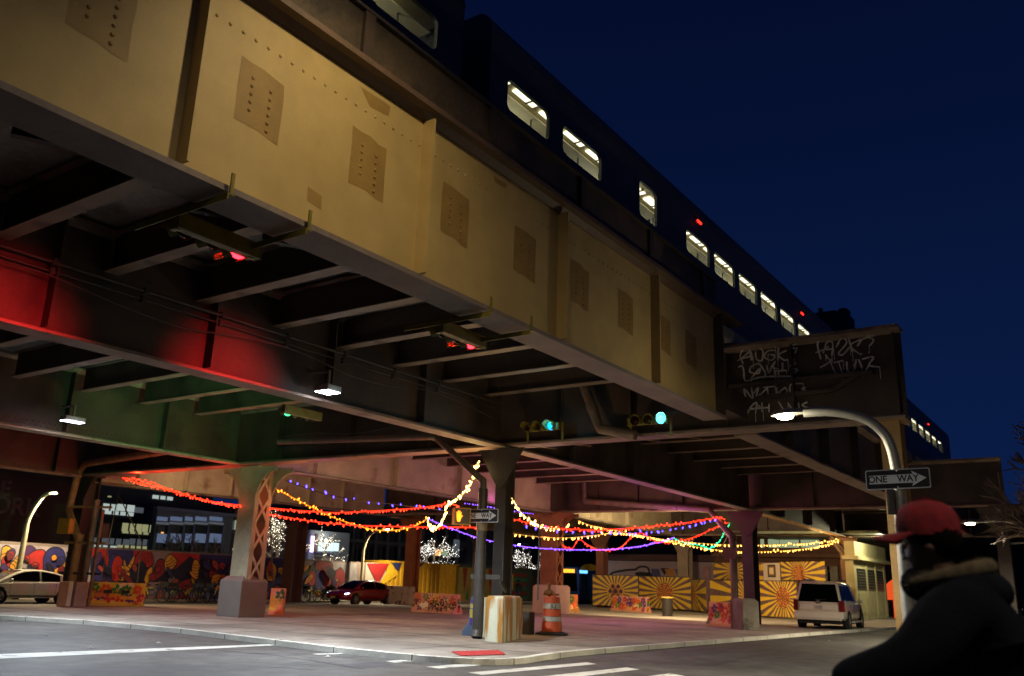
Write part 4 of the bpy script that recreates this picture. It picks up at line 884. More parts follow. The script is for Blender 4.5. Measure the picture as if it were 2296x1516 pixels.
strokes('tag_line', [[(1245, 345), (1310, 320), (1360, 290)], [(1290, 400), (1262, 260), (1320, 225)], [(1310, 350), (1340, 260), (1390, 260), (1385, 370)], [(1330, 320), (1400, 310)], [(1420, 300), (1470, 215), (1510, 260), (1440, 350), (1480, 360), (1540, 290)], [(1520, 200), (1560, 340)], [(1680, 215), (1540, 280), (1620, 355), (1640, 350)], [(1640, 230), (1600, 290)], [(1745, 200), (1680, 210), (1740, 235), (1700, 290)], [(1695, 340), (1705, 342)]])
strokes('tag_line', [[(1285, 470), (1340, 440), (1385, 400)], [(1360, 395), (1400, 490), (1420, 520)], [(1400, 430), (1480, 410)], [(1440, 420), (1470, 510)], [(1510, 420), (1520, 500), (1570, 500), (1590, 400)], [(1570, 440), (1580, 470)], [(1610, 400), (1640, 470)], [(1640, 400), (1740, 380), (1700, 450), (1790, 465)], [(1700, 450), (1670, 500)], [(1350, 395), (1330, 360)]])
# sign letters on the dark wall at far left are built with that wall below
# ================================================================== PAINTED JERSEY BARRIERS
attrm = mat('painted_concrete', None, rough=.65, var=.12, sc=3, bump=.2, attr=True)
def flower(b, P, cx, cz, r, col, rnd, o, n=6, thin=False):
    """petals of one painted flower: P(a, z, off) maps to the barrier face"""
    b.use(0, col); a0 = rnd.uniform(0, 6.28)
    for k in range(n):
        a = a0 + k * 2 * math.pi / n + rnd.uniform(-.12, .12); rr_ = r * rnd.uniform(.8, 1.1); wd = r * (.16 if thin else .27)
        d = (math.cos(a), math.sin(a)); s = (-d[1], d[0])
        b.quad(*[P(cx + d[0] * t * rr_ + s[0] * w_ * wd, cz + d[1] * t * rr_ + s[1] * w_ * wd, o) for t, w_ in ((.12, 0), (.45, 1), (.8, .9), (1, 0), (.8, -.9), (.45, -1))])
    b.use(0, '#caa63c'); b.quad(*[P(cx + math.cos(k * 1.05) * r * .13, cz + math.sin(k * 1.05) * r * .13, o + .002) for k in range(6)])
def jersey(label, a, bb_, h=.86, seed=0, base='#c9b84a', pal=('#b02a1c', '#2f7d2b', '#4a2f78', '#c4551c', '#a8323a', '#2f7d2b'), slots=True, thick=.6, dens=1.45, thin=False):
    """a, bb_: ground ends of the face the camera sees"""
    A = Vector((a[0], a[1], 0)); B = Vector((bb_[0], bb_[1], 0)); d = (B - A); L = d.length; d /= L; n = Vector((d.y, -d.x, 0))
    if n.dot(-A) < 0: n = -n
    C = -n * thick
    t = thing('concrete_barrier', label, 'barrier', (A + B) / 2 + C / 2, 'flower painted concrete barriers')
    prof = [(0, -.02), (0, .1), (.16, .34), (.2, h), (thick - .2, h), (thick - .16, .34), (thick, .1), (thick, -.02)]
    rnd = random.Random(seed)
    q = MB(); q.use(0, base); q.loft([[A + d * s - n * o + Vector((0, 0, z)) for o, z in prof] for s in (0, L)]); q.build('body', attrm, t, bevel=.015)
    q = MB()
    def P(s, z, off):
        s = min(max(s, .02), L - .02); z = min(max(z, .02), h - .01)
        o = 0 if z < .1 else (.16 * (z - .1) / .24 if z < .34 else .16 + .04 * (z - .34) / (h - .34))
        return A + d * s - n * (o - .004 - off) + Vector((0, 0, z))
    # patches of ground colour first, then flowers
    for k in range(int(L * 4)):
        q.use(0, rnd.choice(['#c98a2a', '#d8c48a', '#c7b03a', '#d6cdb4', '#b8702a'])); s, z = rnd.uniform(0, L), rnd.uniform(.05, h); w_ = rnd.uniform(.12, .3)
        q.quad(*[P(s + dx * w_, z + dz * w_ * .7, .001 + .0004 * k) for dx, dz in ((-1, -1), (1, -.9), (.95, 1), (-.9, .9))])
    nf = int(L * 3.4 * dens); 
    for k in range(nf):
        s = (k + .5) / nf * L + rnd.uniform(-.05, .05); z = (.62 if k % 2 else .33) * h / .86 + rnd.uniform(-.06, .08)
        flower(q, P, s, z, rnd.uniform(.2, .28), pal[k % len(pal)] if rnd.random() < .7 else rnd.choice(pal), rnd, .008 + .0015 * k, rnd.choice((5, 6, 7)), thin)
    for k in range(int(L * 2)):
        flower(q, P, rnd.uniform(.1, L - .1), rnd.uniform(.1, h - .1), rnd.uniform(.09, .14), rnd.choice(pal), rnd, .03 + .0008 * k, 6, True)
    # end faces get a few strokes as well
    for e, s0 in ((-1, -.003), (1, L + .003)):
        for k in range(7):
            q.use(0, rnd.choice(list(pal) + ['#c7b03a', '#2f5a9a'])); o, z, w_ = rnd.uniform(.24, thick - .24), rnd.uniform(.1, h - .12), rnd.uniform(.06, .12)
            q.quad(*[A + d * (s0 + e * .0006 * k) - n * min(max(o + dx * w_, .2), thick - .2) + Vector((0, 0, z + dz * w_)) for dx, dz in ((-1, -1), (1, -.9), (.95, 1), (-.9, .9))])
    q.build('painted_flowers', attrm, t)
    if slots:
        q = MB(); 
        for s in (L * .36, L * .66): q.quad(*[P(s + dx, .56 + dz, .05) for dx, dz in ((-.16, -.07), (.16, -.07), (.16, .07), (-.16, .07))])
        q.build('lifting_slot', sigk, t)
    return t
jersey('concrete barrier painted with red, purple and green flowers on yellow, leftmost of all', G(188, 1357), G(320, 1360), .92, 1)
jersey('small painted barrier end with orange and green blotches behind the brown plinth', G(600, 1377), G(633, 1378), .95, 2, '#c97c5a', ('#3f7a55', '#b7502a', '#c98a2a', '#2c4a30'), False)
jersey('concrete barrier painted with black and pink flowers in front of the striped shed', G(921, 1371), G(1018, 1377), .86, 3, '#c68f7c', ('#2a1a1c', '#c45a4a', '#3a2a5a', '#3f7a3a', '#1c1416', '#b8402c'), False, thin=True)
jersey('painted barrier seen end-on in blue, green and yellow, left of the drain pipe', G(1076, 1425), G(1082, 1404), 1.0, 4, '#4f5f78', ('#2f7d2b', '#4a2f78', '#b8a22a', '#2f7d2b'), False, .5)
jersey('short barrier painted with orange and red flowers right of the pale plinth', G(1266, 1374), G(1301, 1374), .95, 5, '#8a5a2c', ('#c24a1c', '#b02a1c', '#c7941c', '#3a4a1c'), False)
jersey('long flower barrier standing in front of the left sunburst panel', G(1368, 1369), G(1445, 1374), .9, 6, '#c98a6a', ('#b02a2c', '#c4551c', '#2f6d2b', '#4a2f78', '#b8402c'), False)
jersey('flower barrier with big green and red blossoms beside the column by the white parked car', G(1582, 1402), G(1640, 1407), .95, 7, '#cdb070', ('#a82018', '#3b2a70', '#2f8d2b', '#b8401c', '#2f7d2b', '#c4551c'), False)
b = MB(); a_, c_ = G(852, 1352), G(918, 1356); dd = (c_ - a_).normalized(); nn = Vector((dd.y, -dd.x, 0))
b.loft([[a_ + dd * s + nn * o + Vector((0, 0, z)) for s in (0,) for o, z in ((0, -.02), (0, 1.05), (-.4, 1.05), (-.4, -.02))], [a_ + dd * (c_ - a_).length + nn * o + Vector((0, 0, z)) for o, z in ((0, -.02), (0, 1.05), (-.4, 1.05), (-.4, -.02))]])
tag(b.build('concrete_barrier', mat('chipped_white', '#b9ad98', rough=.75, var=.15, sc=2, bump=.3, spots='#4a3428', spot_th=(.58, .64), spot_sc=3), bevel=.03), 'plain chipped whitish barrier around the orange-lit column', 'barrier')
b = MB(); a_, c_ = G(127, 1359), G(192, 1360); dd = (c_ - a_).normalized(); nn = Vector((dd.y, -dd.x, 0)); Lq = (c_ - a_).length
for s0, s1, col in ((0, Lq * .3, '#8a6a48'), (Lq * .3 + .001, Lq * .46, '#b8b09a'), (Lq * .46 + .001, Lq * .55, '#4a3c3a'), (Lq * .55 + .001, Lq, '#8f7468')):
    b.use(0, col); b.loft([[a_ + dd * s + nn * o + Vector((0, 0, z)) for o, z in ((0, -.02), (0, .92), (-.5, .92), (-.5, -.02))] for s in (s0, s1)])
tag(b.build('concrete_block', attrm, bevel=.02), 'concrete block painted in brown and white stripes at the left corner column', 'block')
# ================================================================== MURAL WALL
mur = thing('mural_wall', 'long street wall painted with red, blue and yellow cartoon shapes behind the parked bicycles', 'wall', (-43.5, 32, 0))
MX = -43.4; mtop = lambda y: 2.62 - .004 * (y - 15)
q = MB(); q.use(0, '#6f625c'); q.hexa([(MX - .25, 8, 0), (MX, 8, 0), (MX, 45.2, 0), (MX - .25, 45.2, 0)], [(MX - .25, 8, 2.6), (MX, 8, 2.6), (MX, 45.2, 2.5), (MX - .25, 45.2, 2.5)])
q.build('wall', mat('mural_base', None, rough=.75, var=.12, sc=1.5, bump=.15, attr=True), mur)
mq = MB(); layer = [0]
def blob(pts, col, outline=True):
    """closed shape in photo pixels, painted on the wall plane"""
    P = [PX(x, y, MX) for x, y in pts]; P = catmull(P + [P[0]], 5)[:-1] if len(pts) > 4 else P
    layer[0] += 1; o = .002 + layer[0] * .0008
    def put(Q, col, o):
        Q = [Vector((MX + o, p.y, min(max(p.z, .01), 2.46))) for p in Q]
        c = sum(Q, Vector()) / len(Q); mq.use(0, col)
        for a, b_ in zip(Q, Q[1:] + Q[:1]): mq.quad(c, a, b_)
    if outline:
        c = sum(P, Vector()) / len(P); put([c + (p - c) * 1.05 + (p - c).normalized() * .03 for p in P], '#14101c', o)
    put(P, col, o + .0004)
def stripes(x0, y0, x1, y1, n, r, col='#1a1218'):
    for k in range(n):
        t = (k + .5) / n; cx, cy = x0 + (x1 - x0) * t, y0 + (y1 - y0) * t; layer[0] += 1; o = .002 + layer[0] * .0008
        d = Vector((x1 - x0, y1 - y0)).normalized(); s = (-d.y, d.x)
        pts = [PX(cx + s[0] * r * u + d.x * r * .35 * (1 - u * u), cy + s[1] * r * u + d.y * r * .35 * (1 - u * u), MX) for u in (-1, -.5, 0, .5, 1)]
        for a, b_ in zip(pts[:-1], pts[1:]):
            if min(a.z, b_.z) > .02 and max(a.z, b_.z) < 2.45: mq.use(0, col).bar((MX + o, a.y, a.z), (MX + o, b_.y, b_.z), .002, .035, up=(0, -(b_.z - a.z), b_.y - a.y))
RED, DRED, BLU, NAV, YEL, PUR, GRY, PNK = '#9c1f1c', '#761620', '#24235c', '#121228', '#c08624', '#3c1a4a', '#6f6b74', '#7d646c'
def rectpx(x0, y0, x1, y1, col): blob([(x0, y0), (x1, y0 + (x1 - x0) * .05), (x1, y1 + (x1 - x0) * .03), (x0, y1)], col, False)
rectpx(-60, 1217, 205, 1345, '#8d8388'); rectpx(205, 1228, 243, 1345, RED); rectpx(243, 1229, 300, 1345, BLU); rectpx(300, 1232, 332, 1345, RED); rectpx(332, 1234, 385, 1345, PNK); rectpx(385, 1237, 447, 1345, RED); rectpx(447, 1241, 640, 1345, BLU); rectpx(640, 1255, 800, 1345, '#7d7a80')
blob([(5, 1290), (3, 1240), (12, 1225), (26, 1232), (27, 1250), (15, 1265)], YEL); blob([(2, 1300), (5, 1255), (18, 1250), (22, 1265), (12, 1285)], RED); blob([(22, 1268), (45, 1242), (50, 1260), (42, 1275), (25, 1275)], YEL)
stripes(8, 1235, 22, 1262, 4, 9); stripes(26, 1272, 46, 1250, 4, 9)
blob([(52, 1232), (65, 1224), (78, 1232), (70, 1250), (56, 1250)], PUR); blob([(58, 1250), (80, 1235), (100, 1238), (98, 1270), (85, 1285), (68, 1272)], RED); blob([(98, 1275), (100, 1245), (118, 1229), (140, 1235), (145, 1265), (128, 1285)], BLU); blob([(5, 1300), (40, 1275), (90, 1285), (140, 1290), (140, 1310), (5, 1310)], NAV); blob([(110, 1285), (135, 1270), (140, 1280), (120, 1290)], YEL)
blob([(150, 1240), (175, 1235), (195, 1250), (190, 1290), (160, 1295)], PUR)
blob([(205, 1300), (205, 1255), (220, 1250), (235, 1265), (235, 1300)], BLU); blob([(240, 1300), (246, 1250), (262, 1245), (275, 1265), (262, 1300)], BLU); blob([(250, 1285), (252, 1262), (262, 1247), (274, 1256), (270, 1275), (276, 1290), (265, 1303), (252, 1300)], RED); blob([(265, 1300), (275, 1280), (278, 1255), (285, 1270), (300, 1247), (298, 1262), (284, 1285), (275, 1302)], YEL); stripes(270, 1298, 290, 1262, 5, 9)
blob([(285, 1302), (298, 1275), (315, 1262), (335, 1262), (325, 1295), (318, 1310)], NAV); blob([(300, 1262), (310, 1240), (335, 1236), (342, 1262), (330, 1272), (320, 1258)], RED); stripes(312, 1258, 336, 1248, 4, 12)
blob([(340, 1300), (350, 1262), (363, 1255), (370, 1268), (358, 1300)], DRED); blob([(323, 1300), (330, 1280), (340, 1272), (338, 1290), (328, 1308)], YEL); blob([(368, 1262), (375, 1247), (385, 1246), (395, 1260), (385, 1275), (372, 1280)], YEL); stripes(375, 1252, 388, 1274, 4, 11)
blob([(352, 1300), (375, 1280), (395, 1275), (410, 1262), (425, 1250), (432, 1265), (425, 1295), (400, 1305)], NAV); blob([(372, 1320), (378, 1298), (390, 1295), (398, 1320), (385, 1335)], GRY); blob([(400, 1340), (405, 1305), (425, 1298), (428, 1340)], DRED)
blob([(428, 1300), (432, 1262), (440, 1256), (448, 1270), (442, 1280), (452, 1283), (440, 1300), (436, 1318)], YEL); stripes(440, 1262, 438, 1300, 6, 8); blob([(442, 1320), (447, 1275), (460, 1258), (476, 1262), (472, 1300), (462, 1320)], NAV); blob([(468, 1290), (472, 1265), (486, 1268), (490, 1285), (478, 1302)], DRED); blob([(472, 1310), (478, 1290), (500, 1290), (488, 1298), (490, 1315), (480, 1322)], YEL); stripes(480, 1292, 482, 1316, 4, 8); blob([(492, 1330), (500, 1285), (520, 1270), (530, 1300), (520, 1335)], BLU)
blob([(598, 1300), (596, 1272), (608, 1262), (618, 1275), (614, 1300), (604, 1302)], YEL); stripes(602, 1270, 610, 1296, 4, 9)
blob([(650, 1300), (650, 1265), (660, 1268), (664, 1290), (658, 1302)], DRED); blob([(676, 1265), (682, 1275), (690, 1285), (700, 1265), (705, 1285), (696, 1296), (684, 1295)], '#2f4a2c'); blob([(708, 1300), (708, 1262), (730, 1260), (744, 1268), (742, 1300), (730, 1330), (722, 1310)], DRED); stripes(724, 1266, 734, 1300, 5, 13); blob([(690, 1310), (692, 1285), (702, 1282), (706, 1300), (700, 1312)], RED); blob([(706, 1325), (706, 1285), (716, 1280), (724, 1295), (722, 1325)], BLU); blob([(748, 1300), (754, 1280), (764, 1275), (772, 1295), (764, 1310), (752, 1312)], DRED); blob([(744, 1322), (746, 1305), (756, 1300), (762, 1315), (754, 1330)], YEL); blob([(664, 1320), (666, 1290), (680, 1285), (690, 1300), (686, 1325)], BLU)
_r = random.Random(77)
for i in range(95):
    x = _r.uniform(205, 790) if i > 18 else _r.uniform(2, 140)
    y0_ = 1222 + (x * .05); y = _r.uniform(y0_ + 14, 1338); w_, h_ = _r.uniform(4, 9), _r.uniform(6, 15); a_ = _r.uniform(-.9, .9)
    ca, sa = math.cos(a_), math.sin(a_); shp = [(-.2, 1), (-.9, .2), (-.7, -.7), (0, -1), (.75, -.6), (.8, .3)]
    blob([(x + (u * w_) * ca - (v * h_) * sa, y + (u * w_) * sa + (v * h_) * ca) for u, v in shp], _r.choice([RED, DRED, BLU, NAV, YEL, PUR, DRED, NAV, '#c77f22', '#3a2458', '#a13c2a']))
    if _r.random() < .5:
        stripes(x - h_ * .6 * -sa, y - h_ * .6 * ca, x + h_ * .6 * -sa, y + h_ * .6 * ca, 3, w_ * .7)
mq.build('mural_paint', mat('mural_paint', None, rough=.65, var=.22, sc=2.2, bump=.05, attr=True), mur)
# panel with a toothy beast, plain stand-in shapes
mp = thing('beast_mural', 'pale panel painted with a brown toothy beast beside the container', 'wall', (MX, 46.3, 0))
q = MB(); q.box(MX - .2, MX, 45.25, 47.3, 0, 2.5); q.build('panel', mat('panel_pale', '#a59a92', rough=.75, var=.1), mp)
bq = MB()
def pf(x, y, o): p = PX(x, y, MX); return Vector((MX + o, min(max(p.y, 45.3), 47.25), min(max(p.z, .05), 2.45)))
for col, pts, o in (('#4a3a30', [(782, 1300), (782, 1280), (790, 1270), (804, 1272), (812, 1280), (812, 1298), (806, 1303), (794, 1296), (790, 1306), (782, 1306)], .004), ('#c9c4b4', [(802, 1282), (808, 1277), (812, 1282), (808, 1289)], .008), ('#1c1614', [(806, 1283), (809, 1281), (809, 1285)], .012), ('#1c1614', [(784, 1272), (788, 1265), (791, 1270), (796, 1264), (800, 1270), (806, 1266), (806, 1272), (790, 1274)], .012)):
    bq.use(0, col).quad(*[pf(x, y, o) for x, y in pts])
for k in range(4): bq.use(0, '#d8d2c2').quad(pf(789 + k * 4, 1304, .012), pf(791 + k * 4, 1297, .012), pf(793 + k * 4, 1304, .012))
bq.build('beast_picture', attrm, mp)
# ================================================================== CONTAINER, SHED
def xrect(b, y0, y1, z0, z1, o=.0, X=MX): b.quad((X + o, y0, z0), (X + o, y1, z0), (X + o, y1, z1), (X + o, y0, z1))
ct = thing('shipping_container', 'shipping container painted in yellow and red triangles behind the red car', 'container', (-44.3, 51.5, 0))
q = MB(); q.use(0, '#b98f1c'); y = 47.4
while y < 55.4: q.box(-45.8, MX - .02 + .04 * (int(y / .25) % 2), y, y + .249, .12, 2.62); y += .25
q.box(-45.8, MX + .03, 47.36, 55.66, 2.621, 2.72); q.box(-45.8, MX + .03, 47.36, 55.66, 0, .119); q.build('body', attrm, ct)
q = MB(); o = MX + .034
for col, tri in (('#8c1a1f', [(822, 1264), (872, 1264), (846, 1312)]), ('#1f2a5c', [(876, 1263), (900, 1263), (892, 1282)]), ('#1f2a5c', [(916, 1264), (950, 1264), (926, 1285)]), ('#c9a31f', [(876, 1264), (892, 1290), (846, 1318)])):
    q.use(0, col); q.prism([(o, PX(x, y, MX).y, PX(x, y, MX).z + .02) for x, y in tri], (.004, 0, 0))
q.build('painted_triangles', attrm, ct)
sh = thing('striped_shed', 'shed painted with tall red spikes and green and red stripes, wrapped tree above', 'shed', (-44.3, 60, 0))
q = MB(); q.use(0, '#8a7a3c'); q.box(-46, MX, 55.75, 60.6, 0, 2.55); q.use(0, '#39402f'); q.box(-46.2, MX + .1, 55.7, 66.3, 2.551, 2.75); q.use(0, '#3c4a3a'); q.box(-46, MX, 60.601, 66.2, 0, 2.55); q.build('body', attrm, sh)
q = MB()
for k in range(4):
    yy = 56.2 + k * 1.15; q.use(0, '#7a2418').quad((MX + .004, yy, 2.5), (MX + .004, yy + .62, 2.5), (MX + .004, yy + .31, .5)); q.use(0, '#1f6a4a').quad((MX + .004, yy + .5, .1), (MX + .004, yy + .9, .1), (MX + .004, yy + .7, 1.2))
for k in range(6): q.use(0, '#7d2420' if k % 2 else '#2f6a4c').quad(*[(MX + .004, y_, z_) for y_, z_ in ((61, .15 + k * .38), (65.4, .15 + k * .38), (65.4, .36 + k * .38), (61, .36 + k * .38))])
q.use(0, '#b39a20').quad(*[(MX + .008, y_, z_) for y_, z_ in ((62.6, .9), (63.3, .9), (63.3, 2.2), (62.6, 2.2))])
q.build('painted_pattern', attrm, sh)
fn = thing('painted_fence', 'board fence with yellow steps and brown streaks, seen right of the drain pipe column', 'fence', (-44, 78, 0))
q = MB(); q.use(0, '#3a3a34'); q.box(-44.2, -44.0, 66.4, 96, 0, 2.7); q.build('boards', attrm, fn)
q = MB()
for x0, x1, y0, y1, col in ((1130, 1142, 1300, 1340, '#8f7d1c'), (1142, 1156, 1290, 1318, '#9a8a1c'), (1146, 1160, 1318, 1345, '#8f7d1c'), (1168, 1180, 1292, 1345, '#7d7320'), (1180, 1186, 1300, 1346, '#6a4a20'), (1192, 1197, 1292, 1330, '#5a3a24'), (1202, 1207, 1295, 1335, '#6b5a34'), (1140, 1150, 1326, 1345, '#24306a')):
    q.use(0, col).quad(*[(-43.995, PX(x, 1300, -44).y, PX(x0, y, -44).z) for x, y in ((x0, y1), (x1, y1), (x1, y0), (x0, y0))])
q.build('painted_pattern', attrm, fn)
# ================================================================== SUNBURST FENCE PANELS
def sun_mat(name, cx, cz, rays, core, seed):
    m, nt, b = _bsdf(name); N = nt.nodes; L = nt.links
    tc = N.new('ShaderNodeTexCoord'); sx = N.new('ShaderNodeSeparateXYZ'); L.new(tc.outputs['Object'], sx.inputs[0])
    def mth(op, a, c=None, d=None):
        n = N.new('ShaderNodeMath'); n.operation = op
        for i, v in enumerate((a, c, d)):
            if v is None: continue
            if isinstance(v, (int, float)): n.inputs[i].default_value = v
            else: L.new(v, n.inputs[i])
        return n.outputs[0]
    dx = mth('SUBTRACT', sx.outputs['X'], cx); dz = mth('SUBTRACT', sx.outputs['Z'], cz)
    ang = mth('ARCTAN2', dz, dx); rad2 = mth('SQRT', mth('ADD', mth('MULTIPLY', dx, dx), mth('MULTIPLY', dz, dz)))
    ray_ = mth('GREATER_THAN', mth('SINE', mth('MULTIPLY', ang, rays)), -.05)
    # ornament inside the purple rays: crossing waves
    sc = N.new('ShaderNodeVectorMath'); sc.operation = 'SCALE'; L.new(tc.outputs['Object'], sc.inputs[0]); sc.inputs['Scale'].default_value = 1
    w1 = mth('SINE', mth('ADD', mth('MULTIPLY', rad2, 26), mth('MULTIPLY', mth('SINE', mth('MULTIPLY', ang, rays * 4)), 2.2)))
    w2 = mth('SINE', mth('ADD', mth('MULTIPLY', ang, rays * 5), mth('MULTIPLY', mth('SINE', mth('MULTIPLY', rad2, 13)), 1.8)))
    orn = mth('GREATER_THAN', mth('ABSOLUTE', mth('MULTIPLY', w1, w2)), .5)
    def mixc(f, a, c):
        n = N.new('ShaderNodeMix'); n.data_type = 'RGBA'; L.new(f, n.inputs[0])
        for i, v in ((6, a), (7, c)):
            if isinstance(v, tuple): n.inputs[i].default_value = (*v, 1)
            else: L.new(v, n.inputs[i])
        return n.outputs[2]
    yel = mixc(_noise(nt, tc.outputs['Object'], 3), hx('#d2ae22'), hx('#b8921c'))
    base = mixc(ray_, mixc(orn, hx('#221235'), hx('#8f6a52')), yel)
    # disc in the middle: ring pattern and petals
    pet = mth('GREATER_THAN', mth('SINE', mth('ADD', mth('MULTIPLY', ang, 8), mth('MULTIPLY', rad2, 4))), 0)
    ring = mth('GREATER_THAN', mth('SINE', mth('MULTIPLY', rad2, 44)), .0)
    disc = mixc(pet, mixc(ring, hx('#5a2418'), hx('#b0662a')), mixc(ring, hx('#c88a30'), hx('#7a3420')))
    ind = mth('LESS_THAN', mth('ADD', rad2, mth('MULTIPLY', mth('SINE', mth('MULTIPLY', ang, 24)), .03)), core)
    c = mixc(ind, base, disc); L.new(c, b.inputs['Base Color']); b.inputs['Roughness'].default_value = .6
    return m
def sun_panel(label, a, b_, z0, z1, cx, cz, rays=18, core=.5, seed=0, frame=True):
    """a, b_ ground points left and right; cx, cz centre of the burst (fraction along, height)"""
    A = Vector((a[0], a[1], 0)); B = Vector((b_[0], b_[1], 0)); L = (B - A).length; ang = math.atan2(B.y - A.y, B.x - A.x)
    t = thing('sunburst_panel', label, 'fence panel', (0, 0, 0), 'sunburst fence panels')
    q = MB(); nx = 24
    for i in range(nx):
        s0, s1 = i * L / nx, (i + 1) * L / nx; w0, w1 = .02 * math.sin(i * 1.3 + seed), .02 * math.sin((i + 1) * 1.3 + seed)
        q.hexa([(s0, w0, z0), (s1, w1, z0), (s1, w1 + .012, z0), (s0, w0 + .012, z0)], [(s0, w0 * .3, z1), (s1, w1 * .3, z1), (s1, w1 * .3 + .012, z1), (s0, w0 * .3 + .012, z1)])
    q.build('banner', sun_mat('sunburst', cx * L, cz, rays, core, seed), t)
    if frame:
        q = MB()
        for s in (-.03, L + .03): q.tube([(s, .06, 0), (s, .06, z1 + .05)], .025, 8)
        q.tube([(-.03, .06, z1 + .03), (L + .03, .06, z1 + .03)], .022, 8); q.tube([(-.03, .06, z0 + .02), (L + .03, .06, z0 + .02)], .022, 8); q.build('frame', galv, t)
    t.location = A; t.rotation_euler = (0, 0, ang); return t
def top_z(x, y, a, b_): return PV(x, y, a, b_).z
f0, f1_, f2_, f3_, f4_ = G(1329, 1361.5), G(1432, 1365.5), G(1551, 1371.2), G(1584, 1375.5), G(1594, 1376)
fr = G(1790, 1390.5); fm = f4_.lerp(fr, .48)
zt1 = top_z(1380, 1291, f0, f1_); zt2 = top_z(1490, 1294, f1_, f2_)
sun_panel('sunburst fence panel with a flower of purple buds, leftmost of the row', f0, f1_.lerp(f0, .012), .15, zt1, .5, 1.15, 24, .0, 1)
q = MB(); pan = [o for o in bpy.data.objects if o.name.startswith('sunburst_panel')][-1]
Lp = (f1_ - f0).length
tq = MB()
for k in range(7):
    a = k * math.pi / 3; r_ = 0 if k == 6 else .38
    cxx, czz = .5 * Lp + r_ * math.cos(a), 1.15 + r_ * math.sin(a)
    tq.use(0, '#c08a3a' if k < 6 else '#8a4a2a'); tq.prism([(cxx + .24 * math.cos(u * .524), -.03, czz + .24 * math.sin(u * .524)) for u in range(12)], (0, -.004, 0))
    tq.use(0, '#3a1838'); tq.prism([(cxx + w_ * .16, -.036, czz + h_ * .17) for w_, h_ in ((0, 1), (.6, .4), (.9, -.2), (.5, -.8), (-.5, -.8), (-.9, -.2), (-.6, .4))], (0, -.004, 0))
WL[pan] = Vector((0, 0, 0)); ob = tq.build('bud_flower', attrm, pan)
sun_panel('sunburst fence panel with a round star medallion, second from the left', f1_.lerp(f2_, .012), f2_.lerp(f1_, .01), .1, zt2, .5, 1.18, 26, .62, 2)
sun_panel('narrow sunburst fence panel with half a medallion at its left edge', f2_.lerp(f3_, .06), f3_, .1, top_z(1570, 1300, f2_, f3_), .08, 1.2, 24, .5, 3)
zt3 = top_z(1690, 1303, f4_, fr)
sun_panel('wide sunburst fence panel behind the column, without a medallion', f4_, fm, .1, zt3, .98, 1.1, 26, .0, 4)
sun_panel('sunburst fence panel with a spiral sun half hidden by the white parked car', fm + (fr - fm) * .006, fr, .1, zt3, .72, 1.15, 26, .58, 5)
# upper row stands further back, on the kiosk wall
ub = lambda x, y: PV(x, y, f4_ + Vector((0, 1.2, 0)), fr + Vector((0, 1.2, 0)))
u0, u1, u2, u3, u4 = [ub(x, 1300) for x in (1600, 1712, 1714, 1752, 1851)]
zu0, zu1 = ub(1700, 1300).z, ub(1700, 1261).z
sun_panel('upper sunburst board with a pale spot, left of the white square', u0, u1, zu0, zu1, .42, zu0 + .55, 26, .22, 6, False)
sun_panel('upper sunburst board with a dark red medallion, right of the white square', u3, u4, zu0, zu1, .42, zu0 + .35, 28, .5, 7, False)
t = thing('white_board', 'white square board with a small brown frame set between the upper sunburst boards', 'board', (0, 0, 0))
Lq = (u3 - u2).length; q = MB(); q.box(0, Lq * .97, -.05, .0, zu0 - .1, zu1 - .05); q.build('board', mat('board_white', '#b8a893', rough=.6, var=.06), t)
cxx, czz = Lq * .5, (zu0 + zu1) / 2
for s_, col, o in ((.36, '#3a2a1c', -.062), (.25, '#8a6a44', -.07), (.17, '#c8b48a', -.078)):
    q = MB(); q.use(0, col).box(cxx - s_, cxx + s_, o, o + .008, czz - s_, czz + s_); q.build('frame', attrm, t)
t.location = (u2.x, u2.y, 0); t.rotation_euler = (0, 0, math.atan2((u3 - u2).y, (u3 - u2).x))
# ================================================================== BUILDINGS BEYOND
bdark = mat('facade_dark', '#2b2f38', rough=.7, var=.2, sc=.4, bump=.1)
bgrey = mat('facade_grey', '#6a6d72', rough=.8, var=.15, sc=.4, bump=.1)
bbrown = mat('facade_brown', '#4a3a30', rough=.8, var=.25, sc=.5, bump=.15)
wdark = glass('dark_pane', '#0a0e14', .5)
lit1 = emit('lit_office', '#c4d2cc', .7, True); lit2 = emit('lit_office_yellow', '#d0cf98', .42, True); lit3 = emit('lit_dim', '#8e96a0', .22, True); lit_bl = emit('lit_blue', '#7f93b8', .36, True); lit_am = emit('lit_amber', '#ffb25a', 1.3, True); lit_gr = emit('lit_green', '#b4c8a0', .5, True)
def xwall(t, name, m, X, px, dx=.0, th=.12):
    """rectangle in photo pixels (x0, y0, x1, y1) standing on the plane at X"""
    x0, y0, x1, y1 = px; a, b_ = PX(x0, (y0 + y1) / 2, X), PX(x1, (y0 + y1) / 2, X); z1, z0 = PX((x0 + x1) / 2, y0, X).z, PX((x0 + x1) / 2, y1, X).z
    q = MB(); q.box(X + dx - th, X + dx, a.y, b_.y, max(z0, .02), z1); return q.build(name, m, t)
# far left dark wall with big faded letters
dw = thing('advert_wall', 'huge dark brown wall with faded painted letters at far left', 'wall', (-50, 20, 0))
q = MB(); q.box(-50.3, -50, 5, 28.2, 0, 11); q.build('wall', bbrown, dw)
lm = mat('faded_letters', '#6d6056', rough=.9, var=.3, sc=3)
P_ = PX(12, 1097, -49.99); text('lettering', 'E', 1.15, dw, lm, P_, (0, 1, 0), (0, 0, 1), .003)
P_ = PX(36, 1137, -49.99); text('lettering', 'ORK', 1.3, dw, lm, P_, (0, 1, 0), (0, 0, 1), .003)
